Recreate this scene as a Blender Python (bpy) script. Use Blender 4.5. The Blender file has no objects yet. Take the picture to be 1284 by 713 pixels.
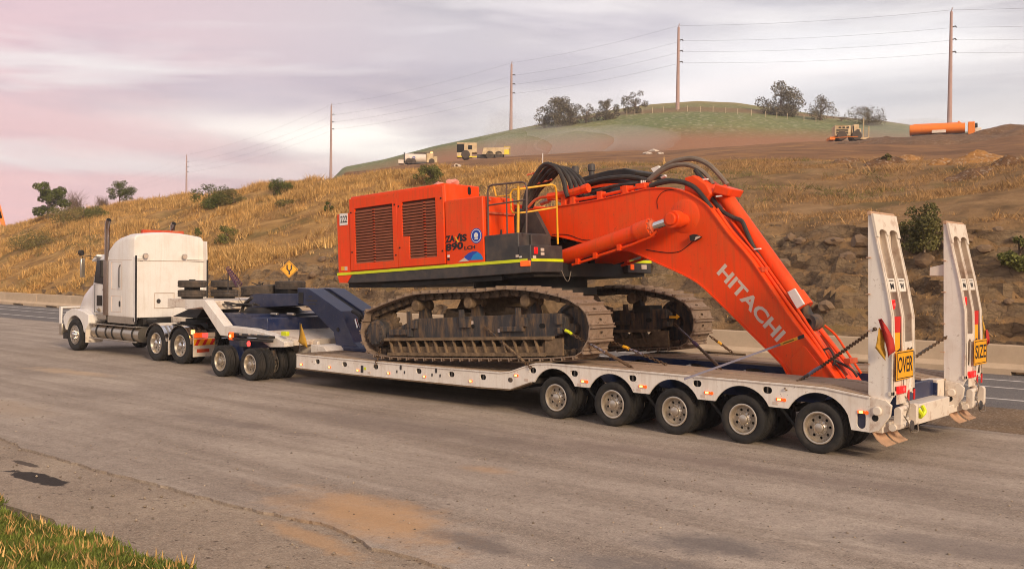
import bpy, bmesh, math, random
import numpy as np
from mathutils import Vector, Matrix
from mathutils.geometry import tessellate_polygon
random.seed(7); RNG = np.random.default_rng(7)
SC = bpy.context.scene
COL = SC.collection
R = math.radians

# ------------------------------------------------------------------ camera, sky, sun, exposure
F, PITCH, YAW, CAMH, ROLL = 1284.5644, -0.0143, 2.2879, 2.808, -0.0109
FW = Vector((math.cos(YAW)*math.cos(PITCH), math.sin(YAW)*math.cos(PITCH), math.sin(PITCH)))
RT = Vector((math.sin(YAW), -math.cos(YAW), 0))
UP = RT.cross(FW)
CAM = Vector((0, 0, CAMH))
cd = bpy.data.cameras.new('camera'); cam = bpy.data.objects.new('camera', cd); COL.objects.link(cam)
r2 = RT*math.cos(ROLL) - UP*math.sin(ROLL); u2 = RT*math.sin(ROLL) + UP*math.cos(ROLL)
M = Matrix((r2, u2, -FW)).transposed().to_4x4(); M.translation = CAM
cam.matrix_world = M
cd.sensor_width = 36; cd.lens = F/1284*36; cd.clip_end = 6000; cd.clip_start = .1
SC.camera = cam

SUN_AZ, SUN_EL = R(-22), R(24)           # towards the sun: +X (behind the trailer), a little to the camera's side
sdir = Vector((math.cos(SUN_EL)*math.cos(SUN_AZ), math.cos(SUN_EL)*math.sin(SUN_AZ), math.sin(SUN_EL)))
ld = bpy.data.lights.new('sun', 'SUN'); ld.energy = 1.5; ld.angle = R(12); ld.color = (1.0, .79, .55)
sun = bpy.data.objects.new('sun', ld); COL.objects.link(sun)
sun.rotation_euler = sdir.to_track_quat('Z', 'Y').to_euler(); sun.location = (0, 0, 60)

W = bpy.data.worlds.new('World'); SC.world = W; W.use_nodes = True
nt = W.node_tree; nt.nodes.clear()
def N(t, **k):
    n = nt.nodes.new(t)
    for a, b in k.items(): setattr(n, a, b)
    return n
def L(a, b): nt.links.new(a, b)
def lin(*c): return tuple(((x/255)/12.92 if x/255 <= .04045 else ((x/255+.055)/1.055)**2.4) for x in c) + (1,)
out = N('ShaderNodeOutputWorld'); bg = N('ShaderNodeBackground'); L(bg.outputs[0], out.inputs[0])
sky = N('ShaderNodeTexSky', sky_type='NISHITA'); sky.sun_disc = False
sky.sun_elevation = SUN_EL; sky.sun_rotation = math.pi/2 - SUN_AZ
sky.air_density = 1.5; sky.dust_density = 4
tc = N('ShaderNodeTexCoord')
def dotdir(v):
    n = N('ShaderNodeVectorMath', operation='DOT_PRODUCT'); L(tc.outputs['Generated'], n.inputs[0])
    n.inputs[1].default_value = Vector(v).normalized(); return n.outputs['Value']
def ramp(fac, *stops):
    n = N('ShaderNodeValToRGB'); L(fac, n.inputs[0]); e = n.color_ramp.elements
    while len(e) < len(stops): e.new(.5)
    for s, (p, c) in zip(e, stops): s.position = p; s.color = c
    return n.outputs[0]
def mix(f, a, b, t='MIX'):
    n = N('ShaderNodeMix', data_type='RGBA', blend_type=t)
    for i, v in ((0, f), (6, a), (7, b)):
        if hasattr(v, 'is_output'): L(v, n.inputs[i])
        else: n.inputs[i].default_value = v
    return n.outputs[2]
left = Vector((math.cos(YAW+R(40)), math.sin(YAW+R(40)), -.02))
pink = ramp(dotdir(left), (.78, (0, 0, 0, 1)), (1.0, (1, 1, 1, 1)))
sx = N('ShaderNodeSeparateXYZ'); L(tc.outputs['Generated'], sx.inputs[0])
el = ramp(sx.outputs['Z'], (0, (0, 0, 0, 1)), (.42, (1, 1, 1, 1)))
base = mix(el, lin(212, 205, 200), lin(158, 153, 163))
pinkc = mix(el, lin(230, 178, 178), lin(176, 156, 174))
base = mix(pink, base, pinkc)
def clouds(sc, det, rough, seed, lo, hi, zs=6.0):
    mp = N('ShaderNodeMapping'); L(tc.outputs['Generated'], mp.inputs[0])
    mp.inputs['Scale'].default_value = (1, 1, zs); mp.inputs['Location'].default_value = (seed, seed*.7, seed*.3)
    mp.inputs['Rotation'].default_value = (R(9), R(-6), 0)
    t = N('ShaderNodeTexNoise'); t.inputs['Scale'].default_value = sc; t.inputs['Detail'].default_value = det
    t.inputs['Roughness'].default_value = rough; t.inputs['Distortion'].default_value = .4
    L(mp.outputs[0], t.inputs['Vector'])
    return ramp(t.outputs['Fac'], (lo, (0, 0, 0, 1)), (hi, (1, 1, 1, 1)))
cl = clouds(2.6, 6, .6, 3.1, .42, .62)
base = mix(cl, base, mix(pink, lin(142, 138, 150), lin(188, 162, 174)))
cl2 = clouds(2.1, 5, .55, 7.7, .50, .66, 9.0)
m2 = N('ShaderNodeMath', operation='MULTIPLY'); L(cl2, m2.inputs[0]); m2.inputs[1].default_value = .85
base = mix(m2.outputs[0], base, lin(222, 216, 214))
def sky_dir(px, py):
    d = FW + RT*((px-642)/F) + UP*(-(py-356.5)/F); return d.normalized()
wn = N('ShaderNodeTexNoise'); wn.inputs['Scale'].default_value = 9; wn.inputs['Detail'].default_value = 5; wmap = N('ShaderNodeMapping'); wmap.inputs['Scale'].default_value = (1, 1, 5); L(tc.outputs['Generated'], wmap.inputs[0]); L(wmap.outputs[0], wn.inputs['Vector'])
def streak(prev, px, py, wa, we, tilt, col, amt):              # a break or bank in the cloud deck
    d = sky_dir(px, py); h = Vector((0, 0, 1)).cross(d).normalized()*-1; v = h.cross(d)*1; v = v if v.z > 0 else -v
    c, s = math.cos(R(tilt)), math.sin(R(tilt)); e1 = h*c+v*s; e2 = v*c-h*s; acc = None
    for e, w in ((e1, wa), (e2, we)):
        q = dotdir(e); m_ = N('ShaderNodeMath', operation='MULTIPLY_ADD'); L(q, m_.inputs[0]); m_.inputs[1].default_value = 1/w; 
        j = N('ShaderNodeMath', operation='MULTIPLY_ADD'); L(wn.outputs['Fac'], j.inputs[0]); j.inputs[1].default_value = 1.4; j.inputs[2].default_value = -.7; L(j.outputs[0], m_.inputs[2])
        p = N('ShaderNodeMath', operation='MULTIPLY'); L(m_.outputs[0], p.inputs[0]); L(m_.outputs[0], p.inputs[1])
        if acc is None: acc = p.outputs[0]
        else: a = N('ShaderNodeMath', operation='ADD'); L(acc, a.inputs[0]); L(p.outputs[0], a.inputs[1]); acc = a.outputs[0]
    g = N('ShaderNodeMath', operation='MULTIPLY'); L(acc, g.inputs[0]); g.inputs[1].default_value = -1
    ex = N('ShaderNodeMath', operation='EXPONENT'); L(g.outputs[0], ex.inputs[0])
    f = N('ShaderNodeMath', operation='GREATER_THAN'); L(dotdir(d), f.inputs[0]); f.inputs[1].default_value = 0
    k = N('ShaderNodeMath', operation='MULTIPLY'); L(ex.outputs[0], k.inputs[0]); L(f.outputs[0], k.inputs[1]); k2 = N('ShaderNodeMath', operation='MULTIPLY'); L(k.outputs[0], k2.inputs[0]); k2.inputs[1].default_value = amt
    return mix(k2.outputs[0], prev, col)
base = streak(base, 425, 176, .14, .020, -5, (1.02, .97, .88, 1), .9)
base = streak(base, 330, 120, .12, .018, -8, lin(208, 198, 204), .35)
base = streak(base, 1000, 70, .16, .05, 4, (.92, .93, .93, 1), .6)
base = streak(base, 860, 110, .13, .015, 5, (.95, .88, .85, 1), .7)
base = streak(base, 600, 70, .28, .05, 3, lin(172, 164, 178), .55)
base = streak(base, 1150, 115, .14, .018, -3, lin(178, 178, 184), .5)
skys = mix(1.0, sky.outputs[0], (.1, .1, .1, 1), 'MULTIPLY')
L(mix(.93, skys, base), bg.inputs[0])
bg.inputs[1].default_value = .66
SC.view_settings.view_transform = 'Standard'; SC.view_settings.look = 'None'
SC.view_settings.gamma = 1; SC.view_settings.exposure = 1.32
SC.cycles.use_denoising = True; SC.cycles.filter_width = 1.0
SC.cycles.max_bounces = 6; SC.cycles.volume_bounces = 0; SC.cycles.volume_max_steps = 64

# ------------------------------------------------------------------ pixel -> place
def ray(px, py):
    xr = (px-642)/F; yr = -(py-356.5)/F
    c, s = math.cos(ROLL), math.sin(ROLL)
    return FW + RT*(xr*c+yr*s) + UP*(-xr*s+yr*c)
def un(px, py, ax, v):
    d = ray(px, py); k = (v-CAM[ax])/d[ax]; return CAM + d*k
def PX(y, *pts): return [(w.x, w.z) for w in (un(p[0], p[1], 1, y) for p in pts)]
def P3(y, *pts): return [un(p[0], p[1], 1, y) for p in pts]
def PXX(x, *pts): return [un(p[0], p[1], 0, x) for p in pts]

# ------------------------------------------------------------------ materials
MATS = {}
def mat(name, col, rough=.6, metal=0., var=.12, vscale=3., dirt=None, dirt_amt=.35, dirt_scale=2., bump=0., bscale=40., emit=None, estr=0., col2=None, stretch=None, island=0., trans=0., coat=0., dlo=.45, dhi=.7, chips=None, chip_amt=.7, chip_scale=16., chip_lo=.62, spec=None, streaks=None, streak_amt=.3):
    m = bpy.data.materials.new(name); m.use_nodes = True; t = m.node_tree; b = t.nodes['Principled BSDF']
    def n(k, **kw):
        x = t.nodes.new(k)
        for a, v in kw.items(): setattr(x, a, v)
        return x
    def mx(f, a, c, bt='MIX'):
        q = n('ShaderNodeMix', data_type='RGBA', blend_type=bt)
        for i, v in ((0, f), (6, a), (7, c)):
            if hasattr(v, 'is_output'): t.links.new(v, q.inputs[i])
            else: q.inputs[i].default_value = v
        return q.outputs[2]
    co = n('ShaderNodeTexCoord').outputs['Object']
    if stretch:
        mp = n('ShaderNodeMapping'); t.links.new(co, mp.inputs[0]); mp.inputs['Scale'].default_value = stretch; co = mp.outputs[0]
    def noise(sc, det=4, rough_=.6):
        q = n('ShaderNodeTexNoise'); q.inputs['Scale'].default_value = sc; q.inputs['Detail'].default_value = det; q.inputs['Roughness'].default_value = rough_
        t.links.new(co, q.inputs['Vector']); return q.outputs['Fac']
    def rmp(f, *st):
        q = n('ShaderNodeValToRGB'); t.links.new(f, q.inputs[0]); e = q.color_ramp.elements
        while len(e) < len(st): e.new(.5)
        for s, (p, c) in zip(e, st): s.position = p; s.color = c
        return q.outputs[0]
    c1 = tuple(col[:3]) + (1,)
    nz = noise(vscale)
    dark = tuple(x*(1-var*1.6) for x in c1[:3]) + (1,)
    lite = tuple(min(1, x*(1+var)) for x in c1[:3]) + (1,)
    c = rmp(nz, (.3, dark), (.7, lite))
    if col2: c = mx(rmp(noise(vscale*.37), (.38, (0, 0, 0, 1)), (.62, (1, 1, 1, 1))), c, tuple(col2[:3]) + (1,))
    if dirt:
        dm = rmp(noise(dirt_scale, 7, .68), (dlo, (0, 0, 0, 1)), (dhi, (dirt_amt,)*3 + (1,)))
        c = mx(dm, c, tuple(dirt[:3]) + (1,))
        rr = n('ShaderNodeMapRange'); t.links.new(dm, rr.inputs[0]); rr.inputs[3].default_value = rough; rr.inputs[4].default_value = min(1, rough+.35)
        t.links.new(rr.outputs[0], b.inputs['Roughness'])
    else: b.inputs['Roughness'].default_value = rough
    if streaks:
        sm = n('ShaderNodeMapping'); t.links.new(co, sm.inputs[0]); sm.inputs['Scale'].default_value = (7, 7, .45)
        sq = n('ShaderNodeTexNoise'); sq.inputs['Scale'].default_value = 1.6; sq.inputs['Detail'].default_value = 5; sq.inputs['Roughness'].default_value = .65; t.links.new(sm.outputs[0], sq.inputs['Vector'])
        c = mx(rmp(sq.outputs['Fac'], (.5, (0, 0, 0, 1)), (.72, (streak_amt,)*3 + (1,))), c, tuple(streaks[:3]) + (1,))
    if chips:
        cm = rmp(noise(chip_scale, 5, .7), (chip_lo, (0, 0, 0, 1)), (chip_lo+.05, (chip_amt,)*3 + (1,)))
        big = rmp(noise(chip_scale*.12, 3), (.42, (0, 0, 0, 1)), (.62, (1, 1, 1, 1)))
        cm = mx(1.0, cm, big, 'MULTIPLY'); c = mx(cm, c, tuple(chips[:3]) + (1,))
    if island:
        g = n('ShaderNodeNewGeometry'); h = n('ShaderNodeHueSaturation'); t.links.new(c, h.inputs['Color'])
        mr = n('ShaderNodeMapRange'); t.links.new(g.outputs['Random Per Island'], mr.inputs[0]); mr.inputs[3].default_value = 1-island; mr.inputs[4].default_value = 1+island
        t.links.new(mr.outputs[0], h.inputs['Value']); c = h.outputs[0]
    t.links.new(c, b.inputs['Base Color'])
    b.inputs['Metallic'].default_value = metal
    if spec is not None: b.inputs['Specular IOR Level'].default_value = spec
    if coat: b.inputs['Coat Weight'].default_value = coat; b.inputs['Coat Roughness'].default_value = .12
    if trans: b.inputs['Transmission Weight'].default_value = trans
    if bump:
        bp = n('ShaderNodeBump'); bp.inputs['Strength'].default_value = bump; bp.inputs['Distance'].default_value = .02
        t.links.new(noise(bscale, 6, .65), bp.inputs['Height']); t.links.new(bp.outputs[0], b.inputs['Normal'])
    if emit: b.inputs['Emission Color'].default_value = tuple(emit[:3]) + (1,); b.inputs['Emission Strength'].default_value = estr
    MATS[name] = m; return m
DUST = lin(172, 140, 104)
m_orange = mat('orange_paint', lin(238, 68, 3), .45, var=.06, vscale=1.1, dirt=lin(204, 98, 44), dirt_amt=.4, dirt_scale=1.3, bump=.03, bscale=3, chips=lin(140, 62, 30), chip_amt=.5, chip_scale=11, spec=.3, streaks=lin(176, 84, 40), streak_amt=.5)
m_orange_d = mat('orange_paint_dusty', lin(200, 66, 22), .6, var=.1, dirt=DUST, dirt_amt=.6, dirt_scale=3)
m_white = mat('white_paint', lin(230, 221, 211), .4, var=.03, vscale=1.3, dirt=lin(172, 144, 116), dirt_amt=.38, dirt_scale=1.6, dlo=.48, dhi=.76, chips=lin(128, 84, 56), chip_amt=.75, chip_scale=18, chip_lo=.61, streaks=lin(170, 138, 108), streak_amt=.28)
m_white_d = mat('white_paint_scuffed', lin(220, 206, 190), .5, var=.05, dirt=lin(150, 104, 74), dirt_amt=.75, dirt_scale=4, dlo=.52, dhi=.72)
m_cab = mat('cab_white_paint', lin(234, 228, 222), .3, var=.02, vscale=.8, dirt=lin(196, 178, 158), dirt_amt=.3, dirt_scale=1.4, coat=.3, streaks=lin(190, 170, 148), streak_amt=.25)
m_navy = mat('navy_paint', lin(31, 43, 78), .32, var=.12, dirt=lin(112, 104, 104), dirt_amt=.3, dirt_scale=2.2, chips=lin(150, 130, 110), chip_amt=.5)
m_black = mat('black_steel', lin(30, 28, 28), .6, var=.2, dirt=lin(96, 80, 64), dirt_amt=.25, dirt_scale=3)
m_grey = mat('dark_grey_paint', lin(58, 55, 56), .55, var=.12, dirt=lin(110, 92, 76), dirt_amt=.4, dirt_scale=3)
m_dark = mat('dark_cavity', lin(20, 18, 17), .9, var=.1)
m_rubber = mat('tyre_rubber', lin(33, 31, 30), .8, var=.15, vscale=9, dirt=lin(84, 74, 64), dirt_amt=.4, dirt_scale=4)
m_tread = mat('tyre_rubber_dusty', lin(74, 66, 60), .9, var=.15, vscale=9, dirt=lin(116, 98, 82), dirt_amt=.6, dirt_scale=5)
m_hose = mat('hose_rubber', lin(44, 40, 38), .6, var=.15, vscale=7, dirt=lin(96, 82, 68), dirt_amt=.4, dirt_scale=6)
m_hose2 = mat('grey_hose', lin(120, 106, 92), .65, var=.12, vscale=7)
m_alloy = mat('alloy', lin(206, 196, 182), .32, metal=.85, var=.12, vscale=6, dirt=lin(150, 124, 98), dirt_amt=.55, dirt_scale=5)
m_rimdust = mat('rim_dusty_alloy', lin(222, 210, 192), .34, metal=.85, var=.15, vscale=6, dirt=lin(140, 104, 70), dirt_amt=.45, dirt_scale=7)
m_disc = mat('wheel_disc_dusty', lin(168, 156, 140), .5, metal=.45, var=.15, vscale=6, dirt=lin(104, 82, 60), dirt_amt=.6, dirt_scale=7)
m_stack = mat('stack_chrome', lin(168, 152, 142), .16, metal=1, var=.06)
m_chrome = mat('chrome', lin(222, 218, 214), .14, metal=1, var=.04)
m_chromed = mat('polished_steel_dusty', lin(200, 190, 176), .28, metal=.9, var=.08, dirt=lin(130, 110, 88), dirt_amt=.5, dirt_scale=3)
m_track = mat('track_steel', lin(142, 121, 104), .75, metal=.1, var=.14, vscale=9, dirt=lin(104, 78, 56), dirt_amt=.6, dirt_scale=7, bump=.2, bscale=30)
m_link = mat('track_link_muddy', lin(84, 70, 58), .9, var=.22, vscale=11, dirt=lin(140, 112, 82), dirt_amt=.6, dirt_scale=8, bump=.4, bscale=25)
m_mud = mat('undercarriage_muddy', lin(56, 53, 54), .7, var=.2, vscale=6, dirt=lin(128, 100, 72), dirt_amt=.8, dirt_scale=5, bump=.3, bscale=20, stretch=(1.6, 1, .3), dlo=.46, dhi=.66)
m_mud2 = mat('caked_mud', lin(124, 102, 78), .95, var=.25, vscale=7, dirt=lin(88, 70, 54), dirt_amt=.7, dirt_scale=6, bump=.5, bscale=18)
m_louvre = mat('louvre_brown', lin(132, 70, 44), .7, var=.12, vscale=6, dirt=lin(150, 96, 66), dirt_amt=.4)
m_yel = mat('hi_vis_yellow', lin(214, 224, 20), .45, var=.05, dirt=lin(170, 160, 60), dirt_amt=.4)
m_yrail = mat('safety_yellow', lin(236, 172, 34), .5, var=.08, dirt=lin(150, 110, 60), dirt_amt=.4, dirt_scale=7)
m_signy = mat('sign_yellow', lin(238, 166, 22), .5, var=.04, dirt=lin(190, 130, 50), dirt_amt=.3)
m_blacki = mat('black_print', lin(28, 24, 26), .6, var=.05)
m_silveri = mat('silver_print', lin(206, 186, 172), .5, var=.04)
m_whitei = mat('white_print', lin(232, 226, 220), .5, var=.03)
m_bluei = mat('blue_print', lin(30, 70, 170), .5, var=.05)
m_cyani = mat('cyan_print', lin(20, 130, 200), .5, var=.05)
m_red = mat('red_lens', lin(200, 20, 24), .3, var=.03, emit=lin(255, 30, 30), estr=.25)
m_redlit = mat('red_lamp_lit', lin(255, 40, 40), .3, var=.01, emit=lin(255, 50, 45), estr=1.6)
m_amber = mat('amber_lens', lin(236, 96, 24), .3, var=.03, emit=lin(255, 90, 20), estr=.25)
m_amberlit = mat('amber_lamp_lit', lin(255, 160, 80), .3, var=.01, emit=lin(255, 170, 90), estr=1.8)
m_redp = mat('red_cloth', lin(176, 44, 34), .8, var=.12, vscale=5)
m_yelp = mat('yellow_cloth', lin(186, 140, 44), .85, var=.12, vscale=5)
m_redrefl = mat('red_reflector', lin(206, 34, 30), .4, var=.04)
m_wood = mat('deck_timber', lin(170, 144, 118), .85, var=.16, vscale=3, dirt=lin(104, 82, 64), dirt_amt=.6, dirt_scale=3, bump=.3, bscale=18, stretch=(.3, 2.5, 2.5))
m_glass = mat('dark_glass', lin(30, 30, 34), .12, var=.05)
m_chain = mat('chain_steel', lin(108, 84, 62), .55, metal=.5, var=.25, vscale=14)
m_strap = mat('strap_blue', lin(116, 112, 128), .8, var=.08)
m_purple = mat('purple_hose', lin(96, 62, 88), .6, var=.1)
m_flap = mat('dusty_mudflap', lin(190, 152, 122), .85, var=.14, vscale=5)
m_concrete = mat('concrete', lin(196, 172, 144), .9, var=.07, vscale=1.2, dirt=lin(150, 126, 104), dirt_amt=.35, dirt_scale=1.1, bump=.15, bscale=25)
m_asph = None

# ------------------------------------------------------------------ mesh building
FR = {}
class MB:
    def __init__(s): s.v = []; s.f = []
    def add(s, vs, fs):
        o = len(s.v); s.v += [Vector(v) for v in vs]; s.f += [tuple(i+o for i in f) for f in fs]; return s
    def box(s, x0, y0, z0, x1, y1, z1):
        vs = [(x, y, z) for z in (z0, z1) for y in (y0, y1) for x in (x0, x1)]
        return s.add(vs, [(0, 2, 3, 1), (4, 5, 7, 6), (0, 1, 5, 4), (2, 6, 7, 3), (0, 4, 6, 2), (1, 3, 7, 5)])
    def hexa(s, p):                                          # 8 points: bottom 4, top 4
        return s.add(p, [(3, 2, 1, 0), (4, 5, 6, 7), (0, 1, 5, 4), (1, 2, 6, 5), (2, 3, 7, 6), (3, 0, 4, 7)])
    def prism(s, poly, a0, a1, axis='y', holes=()):
        loops = [list(poly)] + [list(h) for h in holes]
        def P(q, a): return {'y': (q[0], a, q[1]), 'x': (a, q[0], q[1]), 'z': (q[0], q[1], a)}[axis]
        flat = [q for l in loops for q in l]; n = len(flat)
        if holes or len(poly) > 4: tris = tessellate_polygon([[Vector((q[0], q[1], 0)) for q in l] for l in loops])
        else: tris = [tuple(range(n))]
        vs = [P(q, a0) for q in flat] + [P(q, a1) for q in flat]
        fs = [tuple(t) for t in tris] + [tuple(i+n for i in reversed(t)) for t in tris]
        o = 0
        for l in loops:
            k = len(l)
            for i in range(k): fs.append((o+i, o+(i+1) % k, n+o+(i+1) % k, n+o+i))
            o += k
        return s.add(vs, fs)
    def tube(s, pts, r, n=8, caps=True, closed=False):
        pts = [Vector(p) for p in pts]; m = len(pts); rs = r if isinstance(r, (list, tuple)) else [r]*m
        vs = []; fs = []; up = None
        for i, p in enumerate(pts):
            a = pts[i-1] if (i > 0 or closed) else p; b = pts[(i+1) % m] if (i < m-1 or closed) else p
            t = (b-a).normalized()
            if up is None:
                up = Vector((0, 0, 1)) if abs(t.z) < .9 else Vector((1, 0, 0))
            sd = t.cross(up)
            if sd.length < 1e-5: sd = t.orthogonal()
            sd.normalize(); up = sd.cross(t).normalized()
            for k in range(n):
                an = 2*math.pi*k/n; vs.append(p + (sd*math.cos(an) + up*math.sin(an))*rs[i])
        for i in range(m if closed else m-1):
            for k in range(n):
                fs.append((i*n+k, i*n+(k+1) % n, ((i+1) % m)*n+(k+1) % n, ((i+1) % m)*n+k))
        if caps and not closed: fs += [tuple(range(n))[::-1], tuple((m-1)*n+k for k in range(n))]
        return s.add(vs, fs)
    def cyl(s, p0, p1, r, n=16): return s.tube([p0, p1], r, n)
    def lathe(s, prof, c=(0, 0, 0), axis=(0, 1, 0), n=32, closed=True, ends=False):
        ax = Vector(axis).normalized(); e1 = ax.orthogonal().normalized(); e2 = ax.cross(e1); c = Vector(c); k = len(prof); vs = []; fs = []
        for i in range(n):
            a = 2*math.pi*i/n; d = e1*math.cos(a)+e2*math.sin(a)
            for rr, h in prof: vs.append(c + d*rr + ax*h)
        for i in range(n):
            for j in range(k if closed else k-1):
                fs.append((i*k+j, ((i+1) % n)*k+j, ((i+1) % n)*k+(j+1) % k, i*k+(j+1) % k))
        if ends: fs += [tuple(i*k for i in range(n)), tuple(i*k+k-1 for i in range(n))]
        return s.add(vs, fs)
    def ribbon(s, path, th, a0, a1, closed=False):           # strip following a path in xz, thickness th, across y
        n = len(path); vs = []; fs = []
        for i, p in enumerate(path):
            a = path[i-1] if (i > 0 or closed) else p; b = path[(i+1) % n] if (i < n-1 or closed) else p
            t = Vector((b[0]-a[0], b[1]-a[1])).normalized(); nn = Vector((-t.y, t.x))
            for q in (0, th):
                for y in (a0, a1): vs.append((p[0]+nn.x*q, y, p[1]+nn.y*q))
        for i in range(n if closed else n-1):
            A = i*4; B = ((i+1) % n)*4
            for x, y in ((0, 1), (1, 3), (3, 2), (2, 0)): fs.append((A+x, A+y, B+y, B+x))
        if not closed: fs += [(0, 1, 3, 2), ((n-1)*4, (n-1)*4+2, (n-1)*4+3, (n-1)*4+1)]
        return s.add(vs, fs)
    def loft(s, rings):
        k = len(rings[0]); vs = [v for r_ in rings for v in r_]; fs = []
        for i in range(len(rings)-1):
            for j in range(k): fs.append((i*k+j, i*k+(j+1) % k, (i+1)*k+(j+1) % k, (i+1)*k+j))
        fs += [tuple(range(k))[::-1], tuple((len(rings)-1)*k+j for j in range(k))]
        return s.add(vs, fs)
    def mesh(s, name, mtl, smooth=38, T=None):
        me = bpy.data.meshes.new(name); me.from_pydata([tuple(T @ v) if T else tuple(v) for v in s.v], [], s.f)
        bm = bmesh.new(); bm.from_mesh(me); bmesh.ops.recalc_face_normals(bm, faces=bm.faces); bm.to_mesh(me); bm.free()
        me.materials.append(mtl)
        if smooth: me.shade_smooth(); me.set_sharp_from_angle(angle=R(smooth))
        return me
    def build(s, name, mtl, parent=None, local=False, smooth=38, bevel=0., origin=None):
        T = None
        if parent is not None and not local: T = FR[parent.name].inverted()
        if origin is not None: T = Matrix.Translation(-Vector(origin))
        o = bpy.data.objects.new(name, s.mesh(name, mtl, smooth, T)); COL.objects.link(o)
        if parent is not None: o.parent = parent; FR[o.name] = FR[parent.name]
        else:
            if origin is not None: o.location = origin
            FR[o.name] = Matrix.Translation(origin or (0, 0, 0))
        if bevel:
            b = o.modifiers.new('edge', 'BEVEL'); b.width = bevel; b.segments = 2; b.limit_method = 'ANGLE'; b.angle_limit = R(40)
        return o
def tag(o, label, cat, group=None, kind=None):
    if label: o['label'] = label
    if cat: o['category'] = cat
    if group: o['group'] = group
    if kind: o['kind'] = kind
    return o
def thing(name, loc, label, cat, group=None, rot=(0, 0, 0)):
    o = bpy.data.objects.new(name, None); COL.objects.link(o); o.location = loc; o.rotation_euler = rot; o.empty_display_size = .2
    FR[o.name] = Matrix.LocRotScale(Vector(loc), Matrix.Identity(3).to_quaternion() if rot == (0, 0, 0) else __import__('mathutils').Euler(rot).to_quaternion(), None)
    return tag(o, label, cat, group)
def inst(name, me, parent, loc, rot=(0, 0, 0), scale=(1, 1, 1)):
    o = bpy.data.objects.new(name, me); COL.objects.link(o); o.parent = parent; o.location = loc; o.rotation_euler = rot; o.scale = scale
    return o
def copy_tree(o, parent=None):
    c = o.copy(); COL.objects.link(c); c.parent = parent
    for ch in list(o.children): copy_tree(ch, c)
    return c
def npmesh(name, V, Fc, mtl, smooth=False):
    V = np.asarray(V, dtype=np.float32); Fc = np.asarray(Fc, dtype=np.int32); k = Fc.shape[1]
    me = bpy.data.meshes.new(name); me.vertices.add(len(V)); me.vertices.foreach_set('co', V.ravel())
    me.loops.add(Fc.size); me.loops.foreach_set('vertex_index', Fc.ravel())
    me.polygons.add(len(Fc)); me.polygons.foreach_set('loop_start', np.arange(0, Fc.size, k, dtype=np.int32))
    if smooth: me.polygons.foreach_set('use_smooth', np.ones(len(Fc), dtype=bool))
    me.update(calc_edges=True); me.materials.append(mtl); return me
def link(name, me, parent=None, loc=(0, 0, 0)):
    o = bpy.data.objects.new(name, me); COL.objects.link(o); o.location = loc
    if parent is not None: o.parent = parent
    return o
def text_mb(s, o, xv, yv, nrm, bold=.0, off=.004, space=1.0):
    cu = bpy.data.curves.new('t', 'FONT'); cu.body = s; cu.size = 1; cu.offset = bold; cu.space_character = space; cu.resolution_u = 3
    ob = bpy.data.objects.new('t', cu); COL.objects.link(ob)
    dg = bpy.context.evaluated_depsgraph_get(); me = bpy.data.meshes.new_from_object(ob.evaluated_get(dg))
    bpy.data.objects.remove(ob); bpy.data.curves.remove(cu)
    co = np.array([v.co[:] for v in me.vertices]); lo = co.min(0); hi = co.max(0)
    o = Vector(o); xv = Vector(xv); yv = Vector(yv); nrm = Vector(nrm)
    vs = [o + xv*float((c[0]-lo[0])/(hi[0]-lo[0])) + yv*float((c[1]-lo[1])/(hi[1]-lo[1])) + nrm*off for c in co]
    fs = [tuple(p.vertices) for p in me.polygons]; bpy.data.meshes.remove(me)
    mb = MB(); mb.add(vs, fs); return mb
def flat_build(mb, name, mtl, parent, local=False):         # print: keep its facing, no normal recalculation needed
    return mb.build(name, mtl, parent, local, smooth=0)
def circ(cx, cy, r, n=20, a0=0, a1=360):
    full = a1-a0 >= 360
    return [(cx+r*math.cos(R(a0+(a1-a0)*i/(n if full else n-1))), cy+r*math.sin(R(a0+(a1-a0)*i/(n if full else n-1)))) for i in range(n)]
def stadium(cx, cy, hw, hh, n=8):
    if hw >= hh: return [(cx+(hw-hh)+hh*math.cos(R(-90+180*i/n)), cy+hh*math.sin(R(-90+180*i/n))) for i in range(n+1)] + [(cx-(hw-hh)+hh*math.cos(R(90+180*i/n)), cy+hh*math.sin(R(90+180*i/n))) for i in range(n+1)]
    return [(cx+hw*math.cos(R(180*i/n)), cy+(hh-hw)+hw*math.sin(R(180*i/n))) for i in range(n+1)] + [(cx+hw*math.cos(R(180+180*i/n)), cy-(hh-hw)+hw*math.sin(R(180+180*i/n))) for i in range(n+1)]
def smooth_path(pts, k=4, closed=False):
    pts = [Vector(p) for p in pts]; n = len(pts); o = []
    for i in range(n if closed else n-1):
        p1, p2 = pts[i], pts[(i+1) % n]; p0 = pts[i-1] if (i > 0 or closed) else p1*2-p2; p3 = pts[(i+2) % n] if (i+2 < n or closed) else p2*2-p1
        for j in range(k):
            t = j/k; o.append(.5*((2*p1)+(p2-p0)*t+(2*p0-5*p1+4*p2-p3)*t*t+(3*p1-p0-3*p2+p3)*t**3))
    if not closed: o.append(pts[-1])
    return o
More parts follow.
